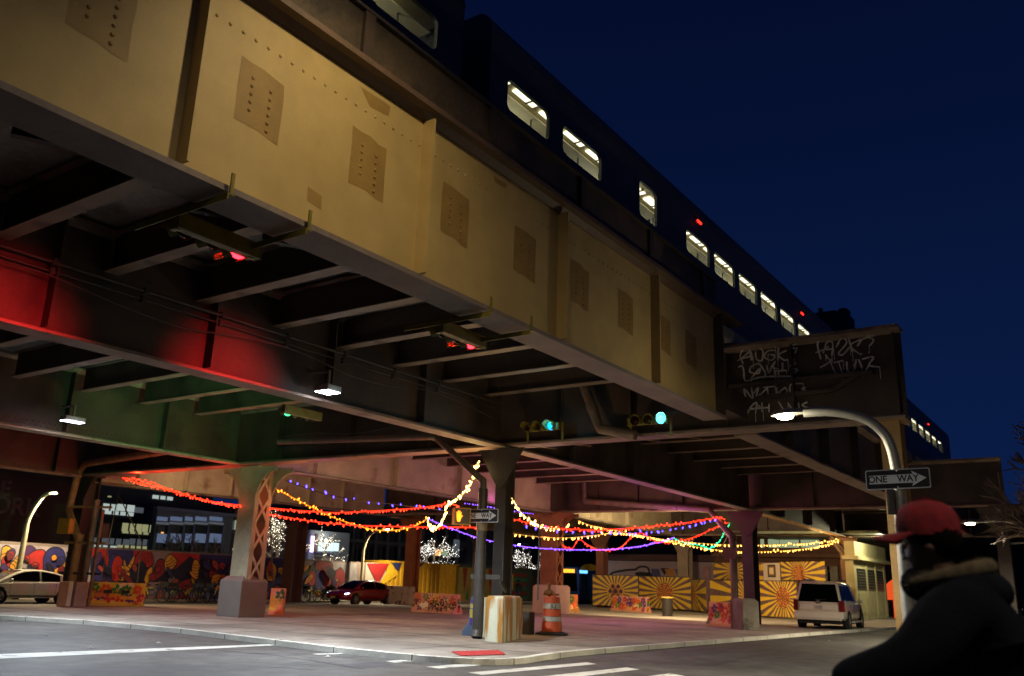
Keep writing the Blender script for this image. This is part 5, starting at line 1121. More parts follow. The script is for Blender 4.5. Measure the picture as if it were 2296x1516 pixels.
# office block
ofb = thing('office_building', 'dark office block with bands of lit windows behind the mural wall', 'building', (-74, 45, 0))
q = MB(); q.box(-86, -70.2, 29, 52, 0, 15); q.build('wall', bdark, ofb)
for px, m in (((232, 1130, 262, 1146), lit1), ((264, 1131, 302, 1147), lit1), ((303, 1138, 322, 1150), lit3), ((236, 1147, 300, 1155), lit1), ((343, 1112, 388, 1120), lit1), ((348, 1146, 365, 1158), lit1), ((275, 1174, 318, 1192), lit2), ((320, 1177, 348, 1194), lit2), ((275, 1193, 350, 1198), lit2), ((212, 1206, 240, 1222), lit3), ((242, 1208, 290, 1222), lit3), ((212, 1223, 262, 1229), lit1), ((264, 1224, 345, 1230), lit2), ((292, 1209, 345, 1223), lit3), ((243, 1112, 250, 1115), lit2)):
    w_ = xwall(ofb, 'window', m, -70.1, px); x0, y0, x1, y1 = px; n = max(1, int((x1 - x0) / 13))
    for i in range(1, n):
        q = MB(); p = PX(x0 + (x1 - x0) * i / n, (y0 + y1) / 2, -70.05); zt_ = PX((x0 + x1) / 2, y0, -70.05).z; zb_ = PX((x0 + x1) / 2, y1, -70.05).z; q.box(-70.09, -70.03, p.y - .06, p.y + .06, zb_, zt_); q.build('mullion', bdark, w_)
for y0, y1 in ((1122, 1128), (1160, 1170), (1199, 1204)): xwall(ofb, 'spandrel', mat('spandrel', '#1c2028', rough=.4, var=.1), -70.0, (150, y0, 350, y1))
# blue white block
bw = thing('office_building', 'low white and blue office with tall dark bays behind the bare tree', 'building', (-66, 50, 0))
q = MB(); a, c = PX(347, 1190, -66).y, PX(520, 1190, -66).y; q.box(-66.6, -66, a, c, 0, PX(430, 1150, -66).z); q.build('wall', bgrey, bw)
q = MB(); q.box(-66.4, -65.8, a - .2, c + .3, PX(430, 1150, -66).z, PX(430, 1143, -66).z); q.build('parapet', mat('facade_lilac', '#6f7287', rough=.7, var=.1), bw)
xs = [350, 380, 413, 436, 468, 503]
for i in range(5):
    x0, x1 = xs[i] + 3, xs[i + 1] - 4
    xwall(bw, 'window', lit_bl, -65.9, (x0, 1159, x1, 1168)); xwall(bw, 'window', lit3, -65.9, (x0 - 2, 1171, x1 + 3, 1176))
    xwall(bw, 'window', wdark, -65.9, (x0, 1178, x1, 1196)); xwall(bw, 'window', lit_bl, -65.9, (x0, 1197, x1, 1217)); xwall(bw, 'window', wdark, -65.9, (x0, 1218, x1, 1236)); 
    xwall(bw, 'pier', mat('facade_lilac'), -65.6, (xs[i + 1] - 5, 1178, xs[i + 1] - 1, 1242))
xwall(bw, 'window', lit_am, -65.85, (362, 1193, 367, 1196))
bb2 = thing('brick_building', 'narrow grey brown building between the blue office and the cream column', 'building', (-68, 57, 0))
q = MB(); a, c = PX(521, 1190, -68).y, PX(690, 1190, -68).y; q.box(-80, -68, a, c, 0, PX(560, 1135, -68).z); q.build('wall', mat('facade_taupe', '#4d463f', rough=.8, var=.2, sc=.5), bb2)
for px, m in (((518, 1167, 524, 1188), lit3), ((527, 1167, 534, 1188), lit_gr), ((516, 1198, 524, 1216), wdark), ((650, 1190, 662, 1235), wdark), ((672, 1195, 684, 1235), wdark)): xwall(bb2, 'window', m, -67.9, px)
# shop
shp = thing('shop_building', 'pale shop with brightly lit upper window and a violet neon strip', 'building', (-66, 66, 0))
q = MB(); a, c = PX(692, 1220, -66).y, PX(783, 1220, -66).y; q.box(-76, -66, a, c, 0, PX(740, 1192, -66).z); q.build('wall', mat('shop_wall', '#8f9499', rough=.7, var=.12, sc=.6), shp)
for px in ((715, 1216, 725, 1236), (727, 1216, 735, 1236), (737, 1216, 748, 1236), (750, 1216, 760, 1236)): xwall(shp, 'window', emit('lit_shop', '#d4ecea', 1.2, True), -65.9, px)
xwall(shp, 'window_frame', bdark, -65.85, (713, 1213, 762, 1216)); xwall(shp, 'awning', mat('awning', '#3a3654'), -65.4, (705, 1240, 748, 1246)); xwall(shp, 'signboard', mat('shop_sign', '#a39a92', rough=.6), -65.6, (705, 1247, 745, 1262)); xwall(shp, 'signboard', emit('lit_sign', '#b8d4ff', .8), -65.6, (652, 1253, 700, 1256))
xwall(shp, 'neon_strip', emit('neon_violet', '#c8b4ff', 4), -65.2, (698, 1202, 704, 1238)); xwall(shp, 'pilaster', mat('facade_tan', '#7a5a48', rough=.8), -65.5, (705, 1196, 712, 1240))
p = PX(731, 1213, -65.3); q = MB(); q.ball(p, .16, 10, 6); q.build('lamp', emit('shop_lamp', '#fff2a8', 22), shp); lamp('lamp_light', 'POINT', p + Vector((.4, 0, .1)), 90, (.9, .95, 1), shp, .2)
# mid dark block with pilasters
mb_ = thing('dark_building', 'dark grey building with pilasters and black windows above the container', 'building', (-72, 85, 0))
q = MB(); a, c = PX(783, 1200, -70).y, PX(1250, 1200, -70).y; q.box(-90, -70, a, c, 0, PX(900, 1140, -70).z); q.build('wall', mat('facade_olive', '#4a4842', rough=.85, var=.2, sc=.4), mb_)
for i in range(10):
    x = 790 + i * 26; xwall(mb_, 'pilaster', mat('facade_putty', '#605c55', rough=.8, var=.1), -69.5, (x, 1170, x + 5, 1262)); xwall(mb_, 'window', wdark, -69.9, (x + 8, 1228, x + 22, 1262)); xwall(mb_, 'window', wdark, -69.9, (x + 8, 1180, x + 22, 1215))
xwall(mb_, 'band', mat('facade_putty'), -69.4, (783, 1218, 1040, 1225))
for px, m in (((976, 1232, 990, 1246), lit_am), ((992, 1233, 1004, 1246), lit_gr), ((950, 1236, 972, 1246), lit3), ((1018, 1210, 1030, 1250), lit3)): xwall(mb_, 'window', m, -69.3, px)
# white mural building behind sunburst fence, brown brick building above it
wm = thing('white_building', 'low white building with black line drawing behind the sunburst fence', 'building', (-27, 68, 0))
a, c = PY(1352, 1280, 66), PY(1640, 1280, 66); q = MB(); q.box(a.x, c.x, 66, 74, 0, PY(1480, 1258, 66).z); q.build('wall', mat('white_render', '#9a8a90', rough=.75, var=.1, sc=.6), wm)
q = MB(); q.box(a.x - .3, c.x, 65.4, 74, PY(1480, 1258, 66).z + .01, PY(1480, 1244, 66).z); q.build('eave', mat('eave_brown', '#4b3234', rough=.7, var=.2), wm)
q = MB()
def line(pts, w_=.16, col='#18141c'):
    P = catmull([PY(x, y, 65.98) for x, y in pts], 5)
    q.use(0, col)
    for u, v in zip(P[:-1], P[1:]): q.bar(u, v, w_, .02, up=(0, 1, 0))
line([(1365, 1292), (1375, 1284), (1400, 1279), (1425, 1277)]); line([(1425, 1277), (1435, 1271), (1450, 1272), (1456, 1282), (1450, 1290)]); line([(1425, 1290), (1440, 1288), (1470, 1292)], .4)
for k, (pts, col) in enumerate((([(1460, 1275), (1478, 1276), (1482, 1292), (1462, 1292)], '#4a4a78'), ([(1480, 1274), (1500, 1274), (1490, 1290)], '#1c1a24'), ([(1490, 1276), (1512, 1275), (1512, 1292), (1496, 1292)], '#b0763a'), ([(1513, 1276), (1535, 1278), (1540, 1294), (1520, 1294)], '#3c4668'))):
    q.use(0, col).quad(*[PY(x, y, 65.96 - .004 * k) for x, y in pts])
q.build('line_drawing', attrm, wm)
q = MB(); a, c = PY(1576, 1290, 65.9), PY(1592, 1290, 65.9); q.box(a.x, c.x, 65.85, 65.95, .2, PY(1584, 1270, 65.9).z); q.build('door', mat('pink_door', '#a87a80', rough=.6), wm)
kb_ = thing('brick_building', 'amber lit brown brick station building with pale upper windows behind the upper sunburst boards', 'building', (-20, 68, 0))
a, c = PY(1600, 1230, 62.5), PY(1905, 1230, 62.5); zr = PY(1760, 1170, 62.5).z
brick = mat('brick_brown', '#54392a', rough=.85, var=.25, sc=1.2, bump=.4, stretch=(1, 1, 5))
q = MB(); q.box(a.x, c.x, 62.5, 75, 0, zr); q.build('wall', brick, kb_)
for x0, x1 in ((1705, 1712), (1722, 1746), (1748, 1790), (1795, 1836)):
    u, v = PY(x0, 1205, 62.4), PY(x1, 1205, 62.4); q = MB(); q.box(u.x, v.x, 62.35, 62.45, PY(x0, 1228, 62.4).z, PY(x0, 1209, 62.4).z); q.build('window', lit_gr, kb_)
q = MB(); q.box(a.x, c.x, 62.0, 62.49, PY(1760, 1250, 62.5).z, PY(1760, 1243, 62.5).z); q.box(a.x, c.x, 62.2, 62.49, PY(1760, 1208, 62.5).z, PY(1760, 1203, 62.5).z); q.build('cornice', mat('cornice_brown', '#5d4130', rough=.8, var=.2), kb_)
for x in (1850, 1868): 
    u = PY(x, 1290, 62.4); q = MB(); q.box(u.x - .35, u.x + .35, 62.3, 62.45, .1, PY(x, 1270, 62.4).z); q.build('door', mat('door_grey', '#6a675e', rough=.6), kb_)
ko = thing('ticket_kiosk', 'small pale green kiosk with barred louvre windows beside the white parked car', 'kiosk', (-13, 60, 0))
kg = mat('kiosk_green', '#b3ad84', rough=.7, var=.12, sc=1, bump=.15)
K0, K1 = G(1925, 1390), G(1992, 1386); zk = PX(1960, 1260, K0.x).z
y0, y1, X0 = K0.y, K1.y, (K0.x + K1.x) / 2
a = G(1922, 1391); 
q = MB(); q.box(X0 - .5, X0, y0, y1, 0, 3.5); q.build('wall', kg, ko)
q = MB(); q.box(X0 - .6, X0 + .35, y0 - .3, y1 + .3, 3.5, 3.72); q.box(X0 - .5, X0 + .1, y0, y1, 3.721, 4.6); q.build('cornice', kg, ko)
q = MB(); q.box(X0 - 6.5, X0 + 1.8, y0 - 1, y1 + 14, 5.0, 5.15); q.build('canopy_roof', mat('canopy', '#6d7a68', rough=.6), ko)
n = 3; w_ = (y1 - y0) * .86 / n
for i in range(n):
    ya = y0 + (y1 - y0) * .07 + i * w_; q = MB(); q.box(X0 + .001, X0 + .03, ya, ya + w_ * .88, 1.75, 3.0); o = q.build('window', wdark, ko)
    q = MB()
    for k in range(7): q.box(X0 + .031, X0 + .06, ya, ya + w_ * .88, 1.8 + k * .17, 1.83 + k * .17)
    q.build('louvre_bars', mat('louvre', '#8f8c74', rough=.5), o)
    q = MB(); q.box(X0 + .001, X0 + .09, ya + w_ * .89, ya + w_ * .98, .05, 3.45); q.build('pilaster', kg, ko)
    q = MB(); q.box(X0 + .001, X0 + .035, ya + .05, ya + w_ * .84, .35, 1.55); q.build('panel', kg, ko)
    if i < 3: q = MB(); q.prism([(X0 + .001, ya + w_ * .44 + .38 * w_ * math.cos(u), 4.1 + .3 * math.sin(u)) for u in [math.pi * 2 * j / 14 for j in range(14)]], (.03, 0, 0)); q.build('roundel', mat('kiosk_dark', '#5d5a44'), ko)
lamp('canopy_light', 'POINT', (X0 + 1.6, y0 + 1.2, 4.7), 420, (1, .9, .55), ko, .2)
u = G(2010, 1392); q = MB(); z = PY(2000, 1320, 66).z; c = PY(2002, 1325, 66)
q.prism([(c.x - 1.1, 66, c.z - .1), (c.x + 1.1, 66, c.z - .1), (c.x, 66, c.z + .75)], (0, .1, 0)); q.box(c.x - .8, c.x + .8, 66, 66.1, c.z - .6, c.z - .101); q.box(c.x - .05, c.x + .05, 66.02, 66.08, 0, c.z - .6)
tag(q.build('arrow_sign', emit('sign_orange', '#ff5a24', .75)), 'bright orange arrow shaped sign right of the kiosk', 'sign')
# far side of the right-hand street: low dark row and skyline so that the street does not end in the sky
rb = thing('brick_building', 'dark row of houses far down the street at the right edge', 'building', (6, 120, 0))
q = MB(); q.box(2, 40, 95, 130, 0, 9); q.build('wall', bbrown, rb)
for i in range(8):
    q = MB(); q.box(3 + i * 2.2, 4 + i * 2.2, 94.9, 94.98, 3.4, 5); q.build('window', wdark if i % 3 else lit3, rb)
sk = thing('brick_building', 'dark warehouse closing the view behind the bus under the viaduct', 'building', (-30, 120, 0))
q = MB(); q.box(-95, -10, 112, 125, 0, 8.5); q.build('wall', mat('facade_night', '#26222c', rough=.85, var=.2, sc=.4), sk)
for i in range(10):
    q = MB(); q.box(-60 + i * 5, -57.6 + i * 5, 111.9, 111.98, 2.5, 4.4); q.build('window', wdark if i % 4 else lit3, sk)
for nm_, xx0, xx1, yy0, yy1, hh, lab in (('brick_building', 18, 30, -10, 88, 11, 'dark row of brick shop buildings along the right hand pavement'), ('brick_building', -60, 12, -45, -30, 12, 'dark row of brick buildings behind the photographer')):
    t = thing(nm_, lab, 'building', ((xx0 + xx1) / 2, (yy0 + yy1) / 2, 0)); q = MB(); q.box(xx0, xx1, yy0, yy1, 0, hh); q.build('wall', bbrown, t)
    for i in range(18):
        q = MB(); f_ = (i + .5) / 18
        if yy1 - yy0 > 40: q.box(xx0 - .06, xx0 - .01, yy0 + f_ * (yy1 - yy0) - 1, yy0 + f_ * (yy1 - yy0) + 1, 4.5, 6.5)
        else: q.box(xx0 + f_ * (xx1 - xx0) - 1, xx0 + f_ * (xx1 - xx0) + 1, yy1 + .01, yy1 + .06, 4.5, 6.5)
        q.build('window', wdark if i % 5 else lit3, t)
# ================================================================== TREES
bark = mat('bark', '#6b5f52', rough=.9, var=.3, sc=4, bump=.4)
fl_w = emit('tree_bulb', '#fff6d8', 7); fl_w2 = emit('tree_bulb_white', '#fffdf4', 8)
def branches(base, h, spread, seed, depth=5, lean=0):
    rnd = random.Random(seed); segs = []
    def grow(p, d, L, r, k):
        q = p + d * L; segs.append((p, q, r, r * .68, k))
        if k == 0: return
        for i in range(3 if k > 1 else 3):
            a = rnd.uniform(0, 6.28); sp_ = spread * rnd.uniform(.6, 1.25)
            s = d.orthogonal().normalized(); s.rotate(Matrix.Rotation(a, 3, d)); nd = (d + s * sp_ + Vector((0, 0, .12))).normalized()
            grow(p.lerp(q, rnd.uniform(.75, 1)), nd, L * rnd.uniform(.62, .82), r * .62, k - 1)
    grow(Vector(base), Vector((lean, 0, 1)).normalized(), h * .27, h * .026, depth)
    return segs
def tree(label, base, h, spread, seed, lights=None, depth=4, lean=0, nl=5, cat='tree'):
    t = thing('bare_tree', label, cat, base, None); segs = branches(base, h, spread, seed, depth, lean)
    q = MB()
    for a, b_, r0, r1, k in segs:
        if k >= depth - 1: q.tube([a, b_], [r0, r1], 8)
    q.build('trunk', bark, t, smooth=True)
    q = MB()
    for a, b_, r0, r1, k in segs:
        if k < depth - 1: q.tube([a, b_], [max(r0, .012), max(r1, .008)], 5, False)
    q.build('crown', bark, t)
    if lights:
        rnd = random.Random(seed + 9); q = MB()
        for a, b_, r0, r1, k in segs:
            L = (b_ - a).length; n = max(2, int(L * nl))
            for i in range(n):
                p = a.lerp(b_, rnd.random()) + Vector((rnd.uniform(-1, 1), rnd.uniform(-1, 1), rnd.uniform(-1, 1))) * (r0 + .03)
                s = rnd.uniform(.014, .03); q._add([p + Vector(v) * s for v in ((1, 0, 0), (-1, 0, 0), (0, 1, 0), (0, -1, 0), (0, 0, 1), (0, 0, -1))], [(0, 2, 4), (2, 1, 4), (1, 3, 4), (3, 0, 4), (2, 0, 5), (1, 2, 5), (3, 1, 5), (0, 3, 5)])
        o = q.build('light_bulbs', lights, t); o['kind'] = 'stuff'
        top_ = max(b_.z for a, b_, *_ in segs); lamp('bulb_glow', 'POINT', Vector(base) + Vector((1.2, 0, h * .55)), 220, (1, .95, .8), t, .6)
    return t
tb = lambda x, y, X: PX(x, y, X)
for lab, x, X, h, sp_, sd, m, dp in (('bare tree wrapped in warm white lights, behind the cream laced column', 612, -54, 9, 1.35, 3, fl_w, 5), ('smaller bare tree wrapped in lights, right of the one behind the cream column', 695, -55, 7.5, 1.3, 14, fl_w, 4), ('bare tree wrapped in white lights, behind the striped shed', 946, -56, 8.4, 1.3, 21, fl_w2, 5), ('bare tree densely wrapped in white lights, right of the drain pipe column', 1178, -56, 8.2, 1.25, 33, fl_w2, 5)):
    p = tb(x, 1300, X); tree(lab, (p.x, p.y, 0), h, sp_, sd, m, dp, nl=4.2 if dp == 5 else 8)
p = tb(402, 1300, -58); tree('small dark bare tree in front of the blue and white office', (p.x, p.y, 0), 6.2, .75, 5, None, 4)
p = tb(470, 1300, -58); tree('thin dark bare tree right of the other one before the blue office', (p.x, p.y, 0), 5.6, .6, 8, None, 4)
p = tb(1335, 1300, -50); tree('bare tree faintly lit in front of the dark warehouse, behind the bus', (p.x, p.y, 0), 6.0, .8, 12, None, 4)
p = PY(2500, 1300, 42); tree('tall bare tree reaching into the blue sky at the right edge', (p.x, p.y, 0), 13, .62, 44, None, 5)
p = PY(2440, 1300, 30); tree('bare tree with branches low at the right edge of the photo', (p.x, p.y, 0), 7.5, .8, 51, None, 5)
# ================================================================== VEHICLES
tyre = mat('tyre', '#121212', rough=.85, var=.1, sc=5, bump=.1); rimm = mat('rim', '#8a8c8e', rough=.3, metal=.8, var=.05, bump=0); archm = mat('wheel_arch', '#060606', rough=.9, bump=0)
carglass = glass('car_glass', '#040506', .12); carglass.node_tree.nodes['Principled BSDF'].inputs['Specular IOR Level'].default_value = .1; plate = mat('number_plate', '#a89a5c', rough=.5, var=.05, bump=0); chrome = mat('chrome', '#9a9c9e', rough=.2, metal=.9, var=.03, bump=0)
tail = mat('tail_lamp', '#5a0d12', rough=.15, var=.1, bump=0); trimk = mat('trim_black', '#101112', rough=.5, bump=0)
def wheel(t, x, y, r, w, sgn):
    q = MB(); q.lathe([(r * .62, -w / 2), (r * .93, -w / 2), (r, -w * .35), (r, w * .35), (r * .93, w / 2), (r * .62, w / 2), (r * .6, w * .3)], (x, y, r), (0, sgn, 0), 24); wt = q.build('wheel', tyre, t, smooth=True)
    q = MB(); q.lathe([(r * .63, w * .30), (r * .62, w * .46), (r * .57, w * .46), (r * .55, w * .32), (r * .18, w * .3), (r * .17, w * .42), (0, w * .43)], (x, y, r), (0, sgn, 0), 24)
    for k in range(6):
        a = k * math.pi / 3; q.bar((x + r * .12 * math.cos(a), y + sgn * w * .39, r + r * .12 * math.sin(a)), (x + r * .57 * math.cos(a), y + sgn * w * .36, r + r * .57 * math.sin(a)), r * .17, w * .1, up=(0, 1, 0))
    q.build('rim', rimm, wt)
def facequad(b, c, u0, u1, v0, v1, off):
    """sub-patch of a quad c = (low-left, low-right, up-right, up-left), pushed out by off"""
    c = [Vector(p) for p in c]; n = (c[1] - c[0]).cross(c[3] - c[0]).normalized()
    P = lambda u, v: (c[0].lerp(c[1], u)).lerp(c[3].lerp(c[2], u), v) + n * off
    r = .12; b.quad(P(u0 + (u1 - u0) * .0, v0), P(u1, v0), P(u1 - (u1 - u0) * .02, v1), P(u0 + (u1 - u0) * .02, v1))
def car(label, paint, loc, rz, kind='sedan', lights=True, cat='car', grp=None):
    t = thing('parked_car' if kind != 'sedan_move' else 'car', label, cat, (0, 0, 0), grp)
    if kind == 'suv':
        L, Wd, wr, wx = 5.0, 1.98, .42, (1.52, -1.45)
        st = [(-2.48, .62, 1.06, .80, .93), (-2.42, .5, 1.1, .9, .97), (-1.9, .42, 1.13, .97, .99), (0, .4, 1.12, .97, .99), (1.0, .4, 1.12, .97, .99), (1.9, .42, 1.1, .95, .97), (2.3, .45, 1.03, .88, .92), (2.5, .55, .9, .7, .8)]
        base = [(-2.44, .9), (1.1, .92), 1.12]; topc = [(-2.2, .76), (.35, .74), 1.88]; roof = 1.955
        wins = [(.03, .27, .12, .86), (.30, .56, .12, .86), (.59, .83, .12, .86)]
    else:
        L, Wd, wr, wx = 4.85, 1.82, .33, (1.42, -1.38)
        st = [(-2.42, .45, .86, .62, .74), (-2.3, .34, .97, .8, .87), (-1.6, .26, .98, .86, .91), (-.6, .24, .94, .88, .91), (.6, .24, .92, .88, .91), (1.2, .25, .9, .86, .91), (1.9, .27, .8, .76, .87), (2.25, .32, .7, .6, .78), (2.42, .4, .6, .42, .6)]
        base = [(-2.05, .78), (1.4, .80), .915]; topc = [(-.85, .54), (.12, .56), 1.40]; roof = 1.445
        wins = [(.10, .47, .1, .86), (.51, .86, .1, .86)]
    q = MB(); rings = []
    for x, zb, zt_, wt, wm in st:
        zm = zb + (zt_ - zb) * .55
        rings.append([(x, -wm * .9, zb), (x, wm * .9, zb), (x, wm, zb + .12), (x, wm, zm), (x, (wm + wt) / 2, zt_ - .05), (x, wt * .8, zt_), (x, 0, zt_ + .015), (x, -wt * .8, zt_), (x, -(wm + wt) / 2, zt_ - .05), (x, -wm, zm), (x, -wm, zb + .12)])
    q.loft(rings)
    (bx0, bw0), (bx1, bw1), bz = base; (tx0, tw0), (tx1, tw1), tz_ = topc
    if kind == 'suv':
        B = [(bx0, -bw0, bz), (bx1, -bw1, bz - .02), (bx1, bw1, bz - .02), (bx0, bw0, bz)]; T = [(tx0, -tw0, tz_), (tx1, -tw1, tz_), (tx1, tw1, tz_), (tx0, tw0, tz_)]
        q.hexa([(p[0], p[1], p[2] - .05) for p in B], T)
        xs_ = [tx0 + .02 + (tx1 - tx0 - .04) * k / 4 for k in range(5)]
        q.loft([[(x, (-tw0 + (tw0 - tw1) * k / 4) * s_, z) for s_, z in ((1, tz_ + .001), (.8, tz_ + (roof - tz_) * (.7 if k in (0, 4) else 1)), (-.8, tz_ + (roof - tz_) * (.7 if k in (0, 4) else 1)), (-1, tz_ + .001))] for k, x in enumerate(xs_)])
        q.build('body', paint, t, smooth=True, bevel=.045)
        sides = ((B[0], B[1], T[1], T[0]), (B[2], B[3], T[3], T[2]))
        for si, c in enumerate(sides):
            for u0, u1, v0, v1 in wins:
                if si == 1: u0, u1 = 1 - u1, 1 - u0
                q = MB(); facequad(q, c, u0, u1, v0, v1, .008); q.build('window', carglass, t)
        q = MB(); facequad(q, (B[1], B[2], T[2], T[1]), .05, .95, .06, .94, .008); q.build('windscreen', carglass, t)
        q = MB(); facequad(q, (B[3], B[0], T[0], T[3]), .05, .95, .02, .93, .008); q.build('rear_window', carglass, t)
    else:
        curve = [(-2.12, .94), (-1.8, 1.09), (-1.4, 1.24), (-.95, 1.36), (-.45, 1.435), (0, 1.45), (.35, 1.415), (.7, 1.31), (1.1, 1.13), (1.5, .90)]
        def fz(x):
            for (xa, za), (xb, zb2) in zip(curve[:-1], curve[1:]):
                if x <= xb: return za + (zb2 - za) * (x - xa) / (xb - xa)
            return curve[-1][1]
        wz = lambda z: .82 - max(0, z - .93) * .46
        q.loft([[(x, s_ * w_, z) for s_, w_, z in ((-1, .82, .86), (-1, wz(z0 - .05), max(z0 - .05, .87)), (-1, wz(z0) * .8, z0), (1, wz(z0) * .8, z0), (1, wz(z0 - .05), max(z0 - .05, .87)), (1, .82, .86))] for x, z0 in curve])
        q.build('body', paint, t, smooth=True, bevel=.02)
        for s_ in (-1, 1):
            for x0_, x1_ in ((-.28, 1.0), (-1.2, -.36)):
                q = MB(); n_ = 10; lo_ = [(x0_ + (x1_ - x0_) * i / n_) for i in range(n_ + 1)]
                P = [(x, s_ * (.825), .945) for x in lo_] ; Q = [(x, s_ * (wz(max(fz(x) - .085, .95)) + .007), max(fz(x) - .085, .95)) for x in lo_]
                for i in range(n_): q.quad(P[i], P[i + 1], Q[i + 1], Q[i])
                q.build('window', carglass, t)
        for nm_, xa, xb in (('windscreen', .42, 1.46), ('rear_window', -1.95, -1.0)):
            q = MB(); n_ = 6; xs_ = [xa + (xb - xa) * i / n_ for i in range(n_ + 1)]
            for i in range(n_):
                u, v = xs_[i], xs_[i + 1]; q.quad((u, -wz(fz(u)) * .8, fz(u) + .008), (v, -wz(fz(v)) * .8, fz(v) + .008), (v, wz(fz(v)) * .8, fz(v) + .008), (u, wz(fz(u)) * .8, fz(u) + .008))
            q.build(nm_, carglass, t, smooth=True)
    for x in wx:
        for s in (-1, 1):
            q = MB(); q.lathe([(wr * 1.13, -.12), (wr * 1.13, .004)], (x, s * (Wd / 2 - .01), wr), (0, s, 0), 24); q.build('wheel_arch', archm, t)
            wheel(t, x, s * (Wd / 2 - .085), wr, .22, s)
    for s in (-1, 1):
        q = MB(); q.ball((bx1 - .35, s * (bw1 + .17), bz + .06), .1, 10, 6, (.7, 1.1, .75)); q.build('wing_mirror', paint, t, smooth=True)
        q = MB(); 
        for x in ((.1, -.95) if kind != 'suv' else (.25, -.75)): q.box(x - .1, x + .08, s * (Wd / 2 + .0) - .012, s * (Wd / 2) + .012, bz - .14, bz - .11)
        q.build('door_handle', paint, t)
        q = MB()
        for x in ((1.0, -.02, -1.0) if kind != 'suv' else (1.0, .02, -.95)): q.box(x - .006, x + .006, s * (Wd / 2 - .006), s * (Wd / 2 + .0015), .42, bz - .06)
        q.box(-1.0, 1.0, s * (Wd / 2 - .01), s * (Wd / 2 + .004), .3, .36); q.build('door_gap', trimk, t)
    if kind == 'suv':
        for s in (-1, 1):
            q = MB(); q.hexa([(-2.47, s * .8, .78), (-2.30, s * 1.0, .78), (-2.30, s * 1.0, 1.2), (-2.47, s * .8, 1.2)], [(-2.52, s * .8, .78), (-2.47, s * .99, .78), (-2.47, s * .99, 1.2), (-2.52, s * .8, 1.2)]); q.build('tail_light', tail, t)
            q = MB(); q.bar((-1.9, s * .68, 2.0), (.2, s * .66, 2.0), .05, .05); q.build('roof_rail', chrome, t)
            q = MB(); q.box(-.9, 1.0, s * 1.0, s * 1.12, .36, .42); q.build('running_board', paint, t)
        q = MB(); q.box(-2.6, -2.4, -.98, .98, .5, .72); q.box(-2.57, -2.42, -.9, .9, .44, .5); q.build('bumper', paint, t, bevel=.04)
        q = MB(); q.box(-2.53, -2.47, -.74, .74, .82, 1.06); q.build('tailgate', paint, t, bevel=.02)
        q = MB(); q.box(-2.545, -2.531, -.16, .16, .86, 1.0); q.build('number_plate', mat('plate_pale', '#8f8a86', rough=.4, bump=0), t)
        q = MB(); q.lathe([(.07, 0), (.06, .012), (.0, .014)], (-2.48, .0, 1.1), (-1, 0, 0), 16); q.lathe([(.11, .0), (.1, .01), (.085, .01), (.08, .0)], (-2.482, 0, 1.1), (-1, 0, 0), 20); q.build('emblem', chrome, t)
        q = MB(); q.bar((-2.47, -.3, 1.23), (-2.45, .15, 1.22), .02, .03); q.build('rear_wiper', trimk, t)
        q = MB(); q.box(-2.45, 2.3, -.8, .8, .3, .42); q.build('underbody', archm, t)
    else:
        em = emit('headlight', '#bcd8ff', 22) if lights else glass('headlight_off', '#8a8f94', .1)
        for s in (-1, 1):
            q = MB(); q.hexa([(2.12, s * .52, .58), (2.0, s * .78, .6), (1.9, s * .84, .68), (2.1, s * .6, .68)], [(2.36, s * .5, .58), (2.24, s * .72, .6), (2.12, s * .8, .67), (2.24, s * .52, .66)]); o = q.build('headlight', em, t)
            if lights: lamp('headlight_beam', 'SPOT', (2.45, s * .62, .62), 60, (.75, .85, 1), t, .06, (12, s * 1.0, -.2), 70, .8)
            q = MB(); q.hexa([(-2.35, s * .45, .7), (-2.2, s * .82, .7), (-2.2, s * .82, .86), (-2.3, s * .45, .86)], [(-2.43, s * .45, .7), (-2.32, s * .78, .7), (-2.3, s * .76, .86), (-2.4, s * .45, .86)]); q.build('tail_light', tail, t)
        q = MB(); q.box(2.3, 2.435, -.5, .5, .36, .5); q.build('grille', trimk, t); q = MB(); q.box(2.436, 2.45, -.2, .2, .38, .5); q.build('number_plate', plate, t)
    t.location = loc; t.rotation_euler = (0, 0, rz)
    if kind == 'suv': t.scale = (1.06, 1.04, 1.06)
    return t
p = G(797, 1357.5, RZ); red = mat('car_red', '#7d0d16', rough=.25, var=.06, bump=0, coat=.8)
car('dark red sedan with blue-white headlights on the street behind the plaza', red, (p.x - .9, p.y + 1.42, RZ), rad(-90), 'sedan')
p = G(-6, 1354, RZ); wht = mat('car_white', '#cfc6bd', rough=.28, var=.05, bump=0, coat=.7)
car('white sedan cut off by the left edge of the photo', wht, (p.x - .9, p.y + 1.42, RZ), rad(-90), 'sedan', False)
p = G(1851, 1414.5, RZ); suvp = mat('suv_white', '#bfb9ac', rough=.28, var=.05, bump=0, coat=.7); hd = rad(90 + 4.5)
car('white sport utility car with dark windows parked at the kerb, seen from behind', suvp, (p.x + 1.45 * math.cos(hd), p.y + 1.45 * math.sin(hd), RZ), hd, 'suv')
p = G(2320, 1352, RZ); car('pale car half cut by the right edge of the photo, far up the street', mat('car_pale', '#8f9c8c', rough=.3, var=.05, bump=0, coat=.6), (p.x, p.y, RZ), rad(85), 'sedan', False)
# far tail light and lamps of a distant vehicle
p = PY(2208, 1281, 58); tcar = car('dark far car with a glowing red tail light right of the person', trimk, (p.x + .4, 60.8, RZ), rad(92), 'sedan', False)
q = MB(); q.ball((-2.45, .62, .78), .12, 10, 6); WL[tcar] = Vector((0, 0, 0)); q.build('lit_tail_light', emit('tail_glow', '#ff2a22', 14), tcar)
